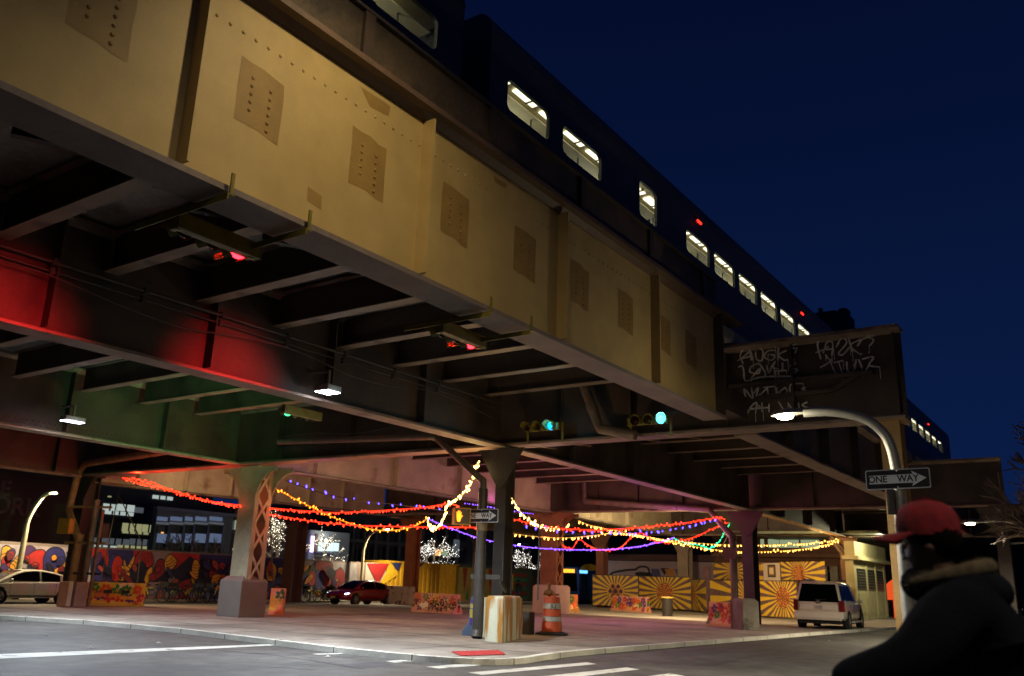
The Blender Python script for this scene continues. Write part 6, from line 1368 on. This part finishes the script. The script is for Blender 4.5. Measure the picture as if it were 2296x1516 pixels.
# ---- bus
bp = PX(1297, 1345, -38.6); 
bs = thing('city_bus', 'blue city bus with a yellow arc on its roof, half hidden by the sunburst fence', 'bus', (bp.x - 1.27, bp.y + 6, RZ))
bx0, bx1, by0, by1 = bp.x - 2.5, bp.x, bp.y, bp.y + 12
q = MB(); q.loft([[(bx0 + .05, y, RZ + .35), (bx1 - .05, y, RZ + .35), (bx1, y, RZ + .5), (bx1, y, RZ + 2.75), (bx1 - .2, y, RZ + 3.1), (bx0 + .2, y, RZ + 3.1), (bx0, y, RZ + 2.75), (bx0, y, RZ + .5)] for y in (by0, by1)]); q.build('body', mat('bus_blue', '#123a72', rough=.35, var=.1, sc=1, bump=0, coat=.4), bs, bevel=.06)
q = MB(); q.quad((bx0 + .15, by0 - .012, RZ + 1.1), (bx1 - .15, by0 - .012, RZ + 1.1), (bx1 - .2, by0 - .012, RZ + 2.55), (bx0 + .2, by0 - .012, RZ + 2.55)); q.build('windscreen', carglass, bs)
q = MB(); q.quad((bx0 + .4, by0 - .016, RZ + 2.6), (bx1 - .4, by0 - .016, RZ + 2.6), (bx1 - .4, by0 - .016, RZ + 2.9), (bx0 + .4, by0 - .016, RZ + 2.9)); q.build('destination_sign', emit('sign_amber', '#ffa52a', 2.2), bs)
for k in range(6):
    q = MB(); a = by0 + .35 + k * 1.9; q.quad((bx1 + .012, a, RZ + (.55 if k == 0 else 1.15)), (bx1 + .012, a + (1.1 if k == 0 else 1.6), RZ + (.55 if k == 0 else 1.15)), (bx1 + .012, a + (1.1 if k == 0 else 1.6), RZ + 2.45), (bx1 + .012, a, RZ + 2.45)); q.build('door' if k == 0 else 'window', glass('bus_glass', '#1a2a30', .1), bs)
q = MB(); q.quad((bx1 + .014, by0 + .1, RZ + 2.58), (bx1 + .014, by0 + 1.5, RZ + 2.58), (bx1 + .014, by0 + 1.5, RZ + 2.84), (bx1 + .014, by0 + .1, RZ + 2.84)); q.build('side_sign', emit('sign_blue', '#6fc6ff', 1.6), bs)
q = MB(); q.prism([(bx1 + .001, by0 + .9 + 1.7 * math.cos(u) * 1.0 + 1.0, RZ + 2.86 + .55 * math.sin(u)) for u in [math.pi * k / 10 for k in range(11)]], (.02, 0, 0)); q.build('yellow_arc', mat('bus_yellow', '#b8941c', rough=.4, bump=0), bs)
for y in (by0 + 2.5, by0 + 8.6):
    q = MB(); q.lathe([(.3, -.14), (.48, -.14), (.5, -.08), (.5, .08), (.48, .14), (.3, .14)], (bx1 - .12, y, RZ + .5), (1, 0, 0), 24); w_ = q.build('wheel', tyre, bs, smooth=True)
    q = MB(); q.lathe([(.3, .1), (.28, .15), (.12, .12), (.1, .17), (0, .17)], (bx1 - .12, y, RZ + .5), (1, 0, 0), 20); q.build('rim', rimm, w_)
lamp('bus_front_light', 'POINT', (bx1 + 1.2, by0 - 1.5, 2.6), 30, (.8, .9, 1), bs, .2)  # unseen point light outside the bus, off its front corner
# ---- bicycles
frame_m = mat('bike_blue', '#1c2a44', rough=.4, var=.1, bump=0); bike_y = mat('bike_fender', '#a89a1c', rough=.5, var=.1, bump=0)
bk = thing('bicycle', 'parked share bicycle leaning in a row before the mural wall', 'bicycle', (0, 0, 0), 'bicycles parked in front of the mural')
for x in (-.55, .55):
    q = MB(); q.tube([(x + .33 * math.cos(a), 0, .34 + .33 * math.sin(a)) for a in [math.pi * 2 * k / 20 for k in range(21)]], .024, 6, False); w_ = q.build('wheel', tyre, bk)
    q = MB()
    for k in range(9): a = k * math.pi * 2 / 9; q.tube([(x, 0, .34), (x + .31 * math.cos(a), 0, .34 + .31 * math.sin(a))], .005, 4)
    q.build('spokes', rimm, w_)
    q = MB(); q.tube([(x + .37 * math.cos(a), 0, .34 + .37 * math.sin(a)) for a in [math.pi * (k / 10 * .9 + .05) for k in range(11)]], .035, 6); q.build('fender', bike_y if x < 0 else frame_m, bk)
q = MB(); q.tube([(-.55, 0, .34), (-.12, 0, .36), (-.2, 0, .8)], .025, 6); q.tube([(-.12, 0, .36), (.4, 0, .78), (.55, 0, .34)], .03, 6); q.tube([(-.16, 0, .55), (.38, 0, .82)], .03, 6); q.build('frame', frame_m, bk)
q = MB(); q.tube([(.4, 0, .78), (.36, 0, 1.05)], .02, 6); q.tube([(.3, -.28, 1.06), (.38, 0, 1.06), (.3, .28, 1.06)], .016, 6); q.build('handlebar', trimk, bk)
q = MB(); q.ball((-.22, 0, .86), .12, 10, 6, (1.1, .6, .35)); q.build('saddle', trimk, bk)
q = MB(); q.box(.46, .72, -.17, .17, .78, 1.0); q.build('basket', trimk, bk)
spots = [(338, 1), (366, 1), (408, -1), (430, 1), (448, -1), (462, 1), (476, -1), (490, 1), (668, 1), (694, -1), (716, 1), (735, 1)]
for i, (x, sg) in enumerate(spots):
    g_ = PX(x, 1346, -42.0); loc = (-42.0 - .35 * (i % 2), g_.y, RZ if -42.4 < -42.0 - .35 * (i % 2) else -.004); rz = rad(62 + 12 * (i % 3)) * sg
    if i == 0: bk.location = loc; bk.rotation_euler = (0, 0, rz)
    else: dup(bk, loc, rz)
# ---- traffic barrel with the small bust on top
g_ = G(1237, 1423); orange = mat('barrel_orange', '#b8481a', rough=.5, var=.15, sc=4, bump=.05); band = mat('barrel_white', '#a8a296', rough=.45, var=.15, sc=4, bump=.05)
br = thing('traffic_barrel', 'orange and white traffic barrel on a black rubber foot', 'traffic barrel', (g_.x, g_.y, 0))
q = MB(); q.lathe([(.5, 0), (.5, .035), (.3, .1), (.28, .1)], (g_.x, g_.y, 0), n=8); q.build('rubber_foot', mat('rubber_foot', '#191512', rough=.9, bump=.1), br)
prof = [(.30, .08), (.305, .22), (.285, .37), (.285, .38), (.28, .51), (.27, .52), (.265, .72), (.26, .73), (.255, .88), (.245, .89), (.235, 1.06), (.2, 1.07)]
for i, (nm, m, a, c) in enumerate((('drum', orange, 0, 3), ('reflective_band', band, 3, 5), ('drum', orange, 5, 7), ('reflective_band', band, 7, 9), ('drum', orange, 9, 12))):
    q = MB(); q.lathe(prof[a:c], (g_.x, g_.y, 0), n=28); q.build(nm, m, br, smooth=True)
q = MB(); q.bar((g_.x - .09, g_.y, 1.12), (g_.x + .09, g_.y, 1.12), .05, .06); q.bar((g_.x - .1, g_.y, 1.04), (g_.x - .1, g_.y, 1.13), .05, .04, up=(1, 0, 0)); q.bar((g_.x + .1, g_.y, 1.04), (g_.x + .1, g_.y, 1.13), .05, .04, up=(1, 0, 0)); q.build('handle', orange, br)
tov = Vector((-g_.x, -g_.y, 0)).normalized(); xd = Vector((0, 0, 1)).cross(tov)
text('lettering', 'JLJ', .15, br, trimk, Vector((g_.x, g_.y, .805)) + tov * .262 + xd * .03, xd, (0, 0, 1), .003, bold=.004, stretch=1.15)
figm = mat('figure_tan', '#7d5a2c', rough=.5, var=.2, sc=6, bump=.1)
bu = thing('bust_figure', 'small tan bust with a bent arm set on top of the traffic barrel', 'figure', (g_.x, g_.y, 1.07)); xr = Vector((CR.x, CR.y, 0)).normalized(); o = Vector((g_.x, g_.y, 1.07)) - xr * .12
skin('body', {'b': (o + Vector((0, 0, .0)), .1), 'c': (o + Vector((0, 0, .14)), .095), 'n': (o + Vector((0, 0, .23)) + xr * .01, .04), 'h': (o + Vector((0, 0, .32)) + xr * .02, .07), 't': (o + Vector((0, 0, .41)) + xr * .015, .05), 's': (o + xr * .1 - tov * -.03 + Vector((0, 0, .16)), .05), 'e': (o + xr * .2 + tov * .06 + Vector((0, 0, .06)), .035), 'w': (o + xr * .33 + Vector((0, 0, .07)), .028), 's2': (o - xr * .1 + Vector((0, 0, .15)), .05), 'e2': (o - xr * .13 + Vector((0, 0, .03)), .04)},
     [('b', 'c'), ('c', 'n'), ('n', 'h'), ('h', 't'), ('c', 's'), ('s', 'e'), ('e', 'w'), ('c', 's2'), ('s2', 'e2')], bu, figm)
# ---- bins and litter
g_ = G(1497, 1381); tn = thing('rubbish_bin', 'grey rubbish bin with a yellow bag folded over its rim before the medallion panel', 'bin', (g_.x, g_.y, 0))
q = MB(); q.lathe([(.27, 0), (.3, .9), (.33, .92), (.33, .97), (.28, .97), (.26, .5)], (g_.x, g_.y, 0), n=18); q.build('body', mat('bin_grey', '#2b2824', rough=.6, var=.15), tn, smooth=True)
q = MB(); q.lathe([(.345, .92 + 0), (.35, .97), (.34, 1.0), (.29, 1.0), (.25, .8)], (g_.x, g_.y, 0), n=18); q.build('bag', mat('bag_yellow', '#b8a04a', rough=.5, var=.1), tn, smooth=True)
scrap = mat('paper_scrap', '#b5b1a4', rough=.8, bump=0); rnd = random.Random(5)
for i, (x, y) in enumerate(((103, 1425), (355, 1442), (203, 1453), (830, 1466), (735, 1473), (1161, 1472), (1190, 1463), (1250, 1441), (1376, 1458), (1545, 1414), (1727, 1412), (1860, 1437))):
    z = RZ + .002 if y > 1440 or x < 400 else -.008
    p = G(x, y, z); s = rnd.uniform(.03, .07); q = MB(); q._add([(p.x - s, p.y - s * .6, z), (p.x + s, p.y - s * .4, z + .015), (p.x + s * .8, p.y + s * .7, z + .004), (p.x - s * .6, p.y + s * .5, z + .03)], [(0, 1, 2, 3)])
    tag(q.build('paper_scrap', scrap), 'tiny pale scrap of litter on the ground', 'litter', 'scraps of litter on road and plaza')
# ================================================================== PEOPLE
def person(label, loc, fwd, H, skinm, hairm, topm, legm, shoem, lean=.05, arms=None, head_fwd=None, stride=.28, coat=1.0, detail=2):
    """standing / walking figure: one continuous body mesh with clothes and hair as children"""
    k = Vector((0, 0, 1)); f = Vector((fwd[0], fwd[1], 0)).normalized(); l = k.cross(f); S_ = H / 1.72
    hf = Vector((head_fwd[0], head_fwd[1], 0)).normalized() if head_fwd else f; hl = k.cross(hf)
    o = Vector(loc); t = thing('person', label, 'person', o)
    W_ = lambda a, b, z: o + (f * a + l * b + k * z) * S_
    hc = W_(lean * 1.9 + .03, 0, 1.585)
    N = {}; E_ = []
    def node(n, p, r, par=None):
        N[n] = (p, r * S_ if not isinstance(r, tuple) else (r[0] * S_, r[1] * S_))
        if par: E_.append((par, n))
    node('pel', W_(0, 0, .95), .125); node('waist', W_(lean * .5, 0, 1.1), .115, 'pel'); node('chest', W_(lean, 0, 1.28), .125, 'waist'); node('neck', W_(lean * 1.5, 0, 1.44), .058, 'chest')
    node('jaw', hc - k * .045 * S_ + hf * .02, .072, 'neck'); node('skull', hc + k * .04 * S_ - hf * .01, .092, 'jaw'); node('crown', hc + k * .095 * S_ - hf * .012, .065, 'skull')
    node('nose', hc + hf * .108 * S_ - k * .01, .014, 'jaw'); node('chin', hc + hf * .075 * S_ - k * .1 * S_, .028, 'jaw')
    for sg, nm in ((1, 'l'), (-1, 'r')):
        node(nm + 'ear', hc + hl * sg * .093 * S_ - hf * .01, .018, 'jaw')
        st = stride * sg
        node(nm + 'hip', W_(0, sg * .09, .9), .09, 'pel'); node(nm + 'knee', W_(st * .5 + .03, sg * .09, .5), .062, nm + 'hip'); node(nm + 'ank', W_(st - (.06 if st < 0 else 0), sg * .09, .1 + (.06 if st < 0 else 0)), .042, nm + 'knee'); node(nm + 'toe', W_(st + .17, sg * .1, .035), .04, nm + 'ank')
        a = arms[nm] if arms else None
        node(nm + 'sh', W_(lean, sg * .185, 1.385), .062, 'chest')
        el = W_(*a[0]) if a else W_(lean - .12 * sg, sg * .25, 1.12); wr = W_(*a[1]) if a else W_(lean + .1 - .1 * sg, sg * .27, .9)
        node(nm + 'el', el, .045, nm + 'sh'); node(nm + 'wr', wr, .03, nm + 'el')
        d = (wr - el).normalized(); pv = d.cross(f if abs(d.dot(f)) < .9 else k).normalized(); pm = wr + d * .06 * S_; node(nm + 'palm', pm, .032, nm + 'wr')
        for i in range(4):
            b0_ = pm + d * .03 * S_ + pv * (.03 - .02 * i) * S_; L = (.075, .085, .08, .062)[i] * S_; bend = f * .25
            node(f'{nm}f{i}a', b0_ + d * L * .5, .0095, nm + 'palm'); node(f'{nm}f{i}b', b0_ + d * L * .8 + f * L * .35, .008, f'{nm}f{i}a')
        node(nm + 'th1', pm + pv * .045 * S_ + f * .01, .012, nm + 'palm'); node(nm + 'th2', pm + pv * .055 * S_ + d * .04 * S_ + f * .02, .009, nm + 'th1')
    body = skin('body', N, E_, t, skinm, detail)
    C = {kk: v for kk, v in N.items()}
    for sg in (1, -1):
        q = MB(); q.ball(hc + hf * .082 * S_ + hl * sg * .034 * S_ + k * .018 * S_, .013 * S_, 8, 6); q.build('eye', white if detail > 1 else trimk, t, smooth=True)
    q = MB(); q.bar(hc + hf * .094 * S_ - hl * .025 * S_ - k * .055 * S_, hc + hf * .094 * S_ + hl * .025 * S_ - k * .055 * S_, .012, .01); q.build('mouth', mat('lips', '#3a1c18', rough=.6, bump=0), t)
    q = MB(); q.ball(hc + k * .03 * S_ - hf * .022 * S_, .1 * S_, 14, 10, (1, 1, 1.0)); q.build('hair', hairm, t, smooth=True)
    c = coat; J = {}
    J['pel'] = (W_(.0, 0, .98), .155 * c * S_); J['hem'] = (W_(.0, 0, .76), .17 * c * S_); J['wst'] = (W_(lean * .5, 0, 1.12), .155 * c * S_); J['chest'] = (W_(lean, 0, 1.28), .17 * c * S_); J['nk'] = (W_(lean * 1.35, 0, 1.43), .105 * c * S_)
    e = [('pel', 'hem'), ('pel', 'wst'), ('wst', 'chest'), ('chest', 'nk')]
    for nm in 'lr':
        J[nm + 's'] = (N[nm + 'sh'][0], .095 * c * S_); J[nm + 'e'] = (N[nm + 'el'][0], .075 * c * S_); J[nm + 'w'] = (N[nm + 'wr'][0], .055 * c * S_); e += [('chest', nm + 's'), (nm + 's', nm + 'e'), (nm + 'e', nm + 'w')]
    skin('coat', J, e, t, topm)
    J = {'pel': (W_(0, 0, .94), .145 * S_)}; e = []
    for nm in 'lr':
        J[nm + 'h'] = (N[nm + 'hip'][0], .105 * S_); J[nm + 'k'] = (N[nm + 'knee'][0], .078 * S_); J[nm + 'a'] = (N[nm + 'ank'][0] + k * .02, .06 * S_); e += [('pel', nm + 'h'), (nm + 'h', nm + 'k'), (nm + 'k', nm + 'a')]
    skin('trousers', J, e, t, legm)
    for nm in 'lr': 
        a, b_ = N[nm + 'ank'][0], N[nm + 'toe'][0]; q = MB(); q.loft([[a - f * .07 + l * s_ * .045 + k * z for s_, z in ((-1, -.07), (1, -.07), (1, .02), (-1, .02))], [b_ + l * s_ * .05 + k * z for s_, z in ((-1, -.03), (1, -.03), (1, .035), (-1, .035))], [b_ + f * .07 + l * s_ * .035 + k * z for s_, z in ((-1, -.03), (1, -.03), (1, .01), (-1, .01))]]); q.build('shoe', shoem, t, bevel=.01)
    return t, hc, hf, hl, W_, S_
dk = mat('coat_black', '#101117', rough=1, var=.3, sc=6, bump=.3); dk.node_tree.nodes['Principled BSDF'].inputs['Specular IOR Level'].default_value = .05; skn = mat('skin', '#4a2f24', rough=.55, var=.06, sc=10, bump=.05); hair_ = mat('hair_dark', '#0a0807', rough=1, bump=.2); hair_.node_tree.nodes['Principled BSDF'].inputs['Specular IOR Level'].default_value = .05
jean = mat('jeans', '#1a2238', rough=.85, var=.2, sc=8, bump=.2); shoe = mat('shoe', '#0e0d0c', rough=.6, bump=0)
Fh = Vector((CF.x, CF.y, 0)).normalized(); Rh = Vector((CR.x, CR.y, 0)).normalized()
HC = EYE + ray(2082, 1222) * 3.45; H_ = 1.72
fw = (Fh * .55 - Rh * .83).normalized(); lean = .085
hx_ = HC - fw * ((lean * 1.9 + .03) * (HC.z / 1.585))
S1 = HC.z / 1.585
pt_, hc, hf, hl, W_, S_ = person('person in a black coat and fuzzy red cap walking past close to the camera', (hx_.x, hx_.y, RZ if False else HC.z - 1.585 * 1.0), fw, 1.72, skn, hair_, dk, jean, shoe, lean,
    {'l': ((.22, .34, 1.16), (.5, .44, 1.06)), 'r': ((-.08, -.30, 1.13), (.06, -.30, .9))}, (-Rh.x + .5 * Fh.x, -Rh.y + .5 * Fh.y), .3, 1.42)
fuzz = mat('cap_red', '#7c0f1a', rough=.95, var=.3, sc=30, bump=.8)
k = Vector((0, 0, 1))
def cap_ring(h, a, b_, n=22): return [hc + hf * (a * math.cos(u)) + hl * (b_ * math.sin(u)) + k * h for u in [2 * math.pi * i / n for i in range(n)]]
q = MB(); q.loft([cap_ring(.035, .116, .1), cap_ring(.07, .12, .103), cap_ring(.11, .114, .097), cap_ring(.145, .095, .08), cap_ring(.168, .06, .05), cap_ring(.175, .015, .012)]); cp = q.build('cap', fuzz, pt_, smooth=True)
q = MB(); top_, bot = [], []
for i in range(13):
    u = -1.15 + 2.3 * i / 12; inn = hc + hf * .112 * math.cos(u) + hl * .1 * math.sin(u) + k * .048; out = hc + hf * (.108 + .1 * math.cos(u * 1.25) if abs(u * 1.25) < 1.57 else .108) * 1.0 + hl * .105 * math.sin(u) + k * (.03 - .02 * abs(math.sin(u)))
    top_.append((inn, out))
for (a, b_), (c, d) in zip(top_[:-1], top_[1:]): q.hexa([a - k * .008, b_ - k * .008, d - k * .008, c - k * .008], [a, b_, d, c])
q.build('brim', fuzz, cp)
rnd = random.Random(2); q = MB()   # loose wool fibres standing off the cap
for i in range(900):
    u, v = rnd.uniform(0, 6.283), rnd.uniform(.0, 1.5); n_ = (hf * math.cos(u) * math.cos(v) + hl * math.sin(u) * math.cos(v) + k * math.sin(v)); p = hc + hf * .116 * math.cos(u) * math.cos(v) + hl * .1 * math.sin(u) * math.cos(v) + k * (.045 + .125 * math.sin(v)); e_ = p + n_ * rnd.uniform(.008, .022) + Vector((rnd.uniform(-1, 1), rnd.uniform(-1, 1), rnd.uniform(-1, 1))) * .008; s_ = n_.orthogonal().normalized() * .0012
    q.quad(p - s_, p + s_, e_)
o_ = q.build('wool_fibres', fuzz, cp); o_['kind'] = 'stuff'
fur = mat('fur_trim', '#574a34', rough=.95, var=.35, sc=30, bump=.8)
q = MB(); cc_ = hc - hf * .03 - k * .125; path = [cc_ - hf * .17 * math.cos(u) * 1.0 + hl * .13 * math.sin(u) + k * (.045 * math.cos(u)) for u in [-2.2 + 4.4 * i / 14 for i in range(15)]]
q.tube(path, [.02 + .014 * math.sin(math.pi * i / 14) for i in range(15)], 10); hf_o = q.build('hood_fur', fur, pt_, smooth=True); q = MB()
for i in range(1400):
    c_ = rnd.choice(path); n_ = Vector((rnd.gauss(0, 1), rnd.gauss(0, 1), rnd.gauss(0, 1))).normalized(); c_ = c_ + (rnd.choice(path) - c_) * rnd.uniform(0, .08); p = c_ + n_ * .024; e_ = p + n_ * rnd.uniform(.012, .03) + Vector((rnd.gauss(0, 1), rnd.gauss(0, 1), rnd.gauss(0, 1))) * .006; s_ = n_.orthogonal().normalized() * .0013
    q.quad(p - s_, p + s_, e_)
fo_ = q.build('fur_fibres', fur, hf_o); fo_['kind'] = 'stuff'
q = MB(); q.ball(cc_ - hf * .09 - k * .05, .16, 16, 10, (1, 1, .62)); q.build('hood', dk, pt_, smooth=True)
q = MB(); q.ball(hc + hf * .03 - k * .15, .09, 14, 8, (1, 1, .8)); q.build('scarf', dk, pt_, smooth=True)
g_ = G(1161, 1350); person('small far person in dark jacket and blue jeans by the yellow painted fence', (g_.x, g_.y, -.004), (0, -1, 0), 1.75, skn, hair_, trimk, mat('jeans_blue', '#2c4068', rough=.8, var=.2), shoe, .02, None, None, .12, 1.0, 1)
# ================================================================== FAIRY LIGHTS
COLS = {'red': ('#ff3018', 7, (1.5, .10, .035)), 'orange': ('#ff8a1e', 7, (1.6, .7, .12)), 'warm': ('#ffcf6a', 9, (1.8, 1.2, .45)), 'amber': ('#ffb44a', 8, (2.2, 1.25, .4)), 'blue': ('#4a3cff', 9, (.12, .07, .5)), 'violet': ('#7a4cff', 7, (.62, .1, .62)), 'green': ('#2affa0', 5, (.1, 1, .5))}
_bm = {}
def bulb_mesh(c):
    if c in _bm: return _bm[c]
    q = MB(); q.lathe([(.008, 0), (.02, .015), (.024, .04), (.014, .075), (0, .085)], (0, 0, 0), n=6)
    me = bpy.data.meshes.new('bulb'); me.from_pydata([tuple(v) for v in q.v], [], q.f); me.materials.append(emit('bulb_' + c, COLS[c][0], COLS[c][1])); _bm[c] = me; return me
nstr = [0]
def strand(label, px, a, b_, col, step=.2, cable='#3a1410', glow=2, power=14, scale=1.0, up=.25, col2=None, cab_bloom=0):
    """px: the hanging line in photo pixels; a, b_: ground points below its two ends"""
    nstr[0] += 1; rnd = random.Random(nstr[0])
    pts = catmull([PV(x, y, a, b_) for x, y in px], 8)
    t = thing('fairy_light_string', label, 'string lights', pts[len(pts) // 2])
    q = MB(); q.tube(pts, (.02 if cab_bloom > .7 else .012) * scale, 5); q.build('cable', emit('cord_' + col, COLS[col][0], cab_bloom * 1.6) if cab_bloom else mat('cord_dark', '#2a1a14', rough=.6, bump=0), t)  # cable made to glow, standing for the bloom around its bulbs
    L = sum((v - u).length for u, v in zip(pts[:-1], pts[1:])); step = max(step, L / 97); d = step * .5; i = 0; acc = 0.0
    me, me2 = bulb_mesh(col), bulb_mesh(col2 or col)
    for u, v in zip(pts[:-1], pts[1:]):
        sl = (v - u).length
        while d <= acc + sl:
            p = u.lerp(v, (d - acc) / sl)
            o = bpy.data.objects.new('bulb', me if i % 2 or not col2 else me2); COL.objects.link(o); o.parent = t; o.location = p - WL[t]
            dr = Vector((rnd.uniform(-1, 1) * .7, rnd.uniform(-1, 1) * .7, -1 if rnd.random() > up else .9)); o.rotation_euler = dr.to_track_quat('Z', 'Y').to_euler(); s_ = rnd.uniform(.65, 1.25) * scale; o.scale = (s_, s_, s_)
            i += 1; d += step * rnd.uniform(.65, 1.35)
        acc += sl
    for g in range(glow):
        p = pts[int(((g + .5) / glow if col != 'violet' else .45 + .5 * g / max(glow - 1, 1)) * (len(pts) - 1))]; lamp('glow', 'POINT', p + Vector((0, 0, .4 if col in ('violet', 'blue') else .1)), power * (1.7 if col == 'red' else 4.5 if col == 'violet' else 2.0), COLS[col][2], t, .15)
    return t
Lp_, Wp, Ap, Bp, Cp, Dp, A3p = (-35.0, 20.5), (-26.3, 20.9), (-14.4, 20.4), (-14.2, 39.8), (-25.0, 40), (-36.4, 42), (-14.4, 57)
Fp = (-30.5, 36.5)      # pole between the plaza columns where several strings meet
strand('upper red string light from the left corner to the cream laced column', [(275, 1071), (330, 1080), (400, 1104), (470, 1124), (542, 1139)], Lp_, Wp, 'red', .15, power=26, glow=3, cab_bloom=1.2)
strand('lower red string light from the left corner to the cream laced column', [(275, 1073), (345, 1091), (430, 1114), (490, 1127), (540, 1133)], Lp_, (-25.9, 20.4), 'red', .15, power=20, glow=2, cab_bloom=1.2)
strand('red string light rising from the cream laced column toward the hand signal', [(604, 1139), (730, 1149), (820, 1147), (940, 1139), (1005, 1130), (1030, 1136)], (-26.0, 21.3), (-15.2, 20.9), 'red', .15, power=9, glow=3, cab_bloom=1.2)
strand('red string light sagging low from the cream laced column past the orange-lit column', [(604, 1153), (700, 1169), (800, 1178), (900, 1181), (1000, 1182), (1070, 1183)], (-26.0, 21.5), (-15.0, 22.5), 'red', .16, power=8, glow=3, cab_bloom=1.2)
strand('orange string light swooping from the top of the cream laced column', [(620, 1097), (690, 1133), (760, 1165), (848, 1189), (920, 1183), (958, 1163)], (-26.0, 21.2), (-19.5, 25), 'orange', .13, power=10, glow=3, cab_bloom=.8, up=.5)
strand('bright warm string light looping from a rod up to the middle column', [(958, 1163), (966, 1182), (980, 1185), (994, 1165), (1002, 1138), (1010, 1126), (1040, 1107), (1058, 1078), (1066, 1055), (1075, 1036)], (-17.2, 20.6), (-14.6, 20.0), 'warm', .055, power=16, glow=3, scale=1.15, up=.5, cab_bloom=.5)
strand('bright warm string light hanging from the middle column to the laced brown column', [(1147, 1117), (1158, 1135), (1172, 1153), (1200, 1173), (1240, 1186), (1272, 1180), (1294, 1167)], (-13.9, 21), (-17.0, 26.5), 'warm', .09, power=22, glow=3, scale=1.25, up=.5, cab_bloom=.5)
strand('white string with a few blue bulbs behind the orange string', [(640, 1078), (720, 1105), (800, 1121), (930, 1137), (1010, 1147)], (-26.0, 22.5), (-15.5, 24), 'blue', .5, glow=2, power=14, scale=1.3, up=.6)
strand('violet rope light from the rod fork behind the drain pipe to the green string', [(958, 1163), (1010, 1184), (1075, 1207), (1150, 1222), (1220, 1230), (1340, 1233), (1420, 1227), (1470, 1218), (1512, 1205)], (-22, 28.5), (-17.5, 39.5), 'violet', .2, power=26, glow=4, cab_bloom=2.2, scale=.8)
strand('red string light along the plaza back to the column by the parked car', [(1150, 1164), (1240, 1183), (1340, 1188), (1440, 1182), (1540, 1172), (1600, 1162), (1626, 1164)], (-16.5, 25), (-14.9, 39.5), 'red', .18, power=7, glow=4, cab_bloom=1.0)
strand('blue bulbs hanging below the long red string at the back of the plaza', [(1170, 1176), (1260, 1190), (1360, 1191), (1430, 1194), (1520, 1183), (1612, 1162)], (-16.8, 25), (-14.9, 39.3), 'blue', .5, power=14, glow=3, scale=1.4, up=.1)
strand('red string light in three scallops ending at the column by the white parked car', [(1260, 1222), (1282, 1230), (1298, 1210), (1318, 1222), (1345, 1233), (1390, 1228), (1430, 1194), (1470, 1213), (1510, 1216), (1560, 1203), (1610, 1180), (1634, 1172)], (-22, 34), (-14.9, 39.6), 'red', .16, power=9, glow=3, cab_bloom=1.0)
strand('amber string light from the pale plinth column far along to the orange-lit column', [(1143, 1196), (1210, 1204), (1270, 1206), (1330, 1201), (1380, 1195), (1430, 1200), (1520, 1214), (1640, 1222), (1760, 1221), (1840, 1216), (1882, 1209)], (-20, 33), (-14.6, 56.5), 'amber', .24, power=18, glow=4, scale=1.35, up=.1, cab_bloom=.4)
strand('amber string light sagging lowest toward the orange-lit column by the kiosk', [(1296, 1167), (1330, 1180), (1400, 1193), (1450, 1203), (1520, 1218), (1590, 1231), (1660, 1237), (1740, 1236), (1810, 1230), (1850, 1222), (1884, 1211)], (-20.5, 36), (-14.6, 56.3), 'amber', .24, power=24, glow=4, scale=1.35, up=.1, cab_bloom=.4)
strand('green string light hooked under the column by the white parked car', [(1510, 1206), (1540, 1219), (1566, 1222), (1592, 1229), (1614, 1212), (1626, 1190), (1637, 1172)], (-17.6, 40), (-14.8, 39.4), 'green', .1, power=7, glow=2, scale=.9, up=.4, cab_bloom=.6)
strand('pink string light stretched at the foot of the riveted cream girder', [(1040, 1127), (1100, 1136), (1150, 1145), (1200, 1152)], (-24.9, 33), (-25, 39), 'violet', .2, power=2, glow=1, scale=.8)

# ---- repeats of one kind share a group
PL = {'plate_girder': 'plate girders of the viaduct', 'riveted_girder': 'riveted girders of the viaduct', 'cross_girder': 'cross girders of the viaduct', 'steel_column': 'steel columns of the viaduct', 'laced_column': 'laced columns of the viaduct', 'concrete_plinth': 'concrete plinths under the columns', 'concrete_block': 'concrete blocks at the column feet', 'drain_pipe': 'drain pipes of the viaduct', 'guy_rod': 'thin rods holding the fairy lights', 'pedestrian_signal': 'crossing signals', 'fairy_light_string': 'fairy light strings under the viaduct', 'bare_tree': 'bare winter trees', 'person': 'people on foot', 'conduit': 'conduits on the inner girder', 'cable': 'sagging cables under the deck', 'office_building': 'office buildings beyond the mural', 'brick_building': 'brick buildings', 'parked_car': 'cars on the streets'}
for o in list(bpy.data.objects):
    b_ = o.name.split('.')[0]
    if o.parent is None and b_ in PL and 'group' not in o: o['group'] = PL[b_]
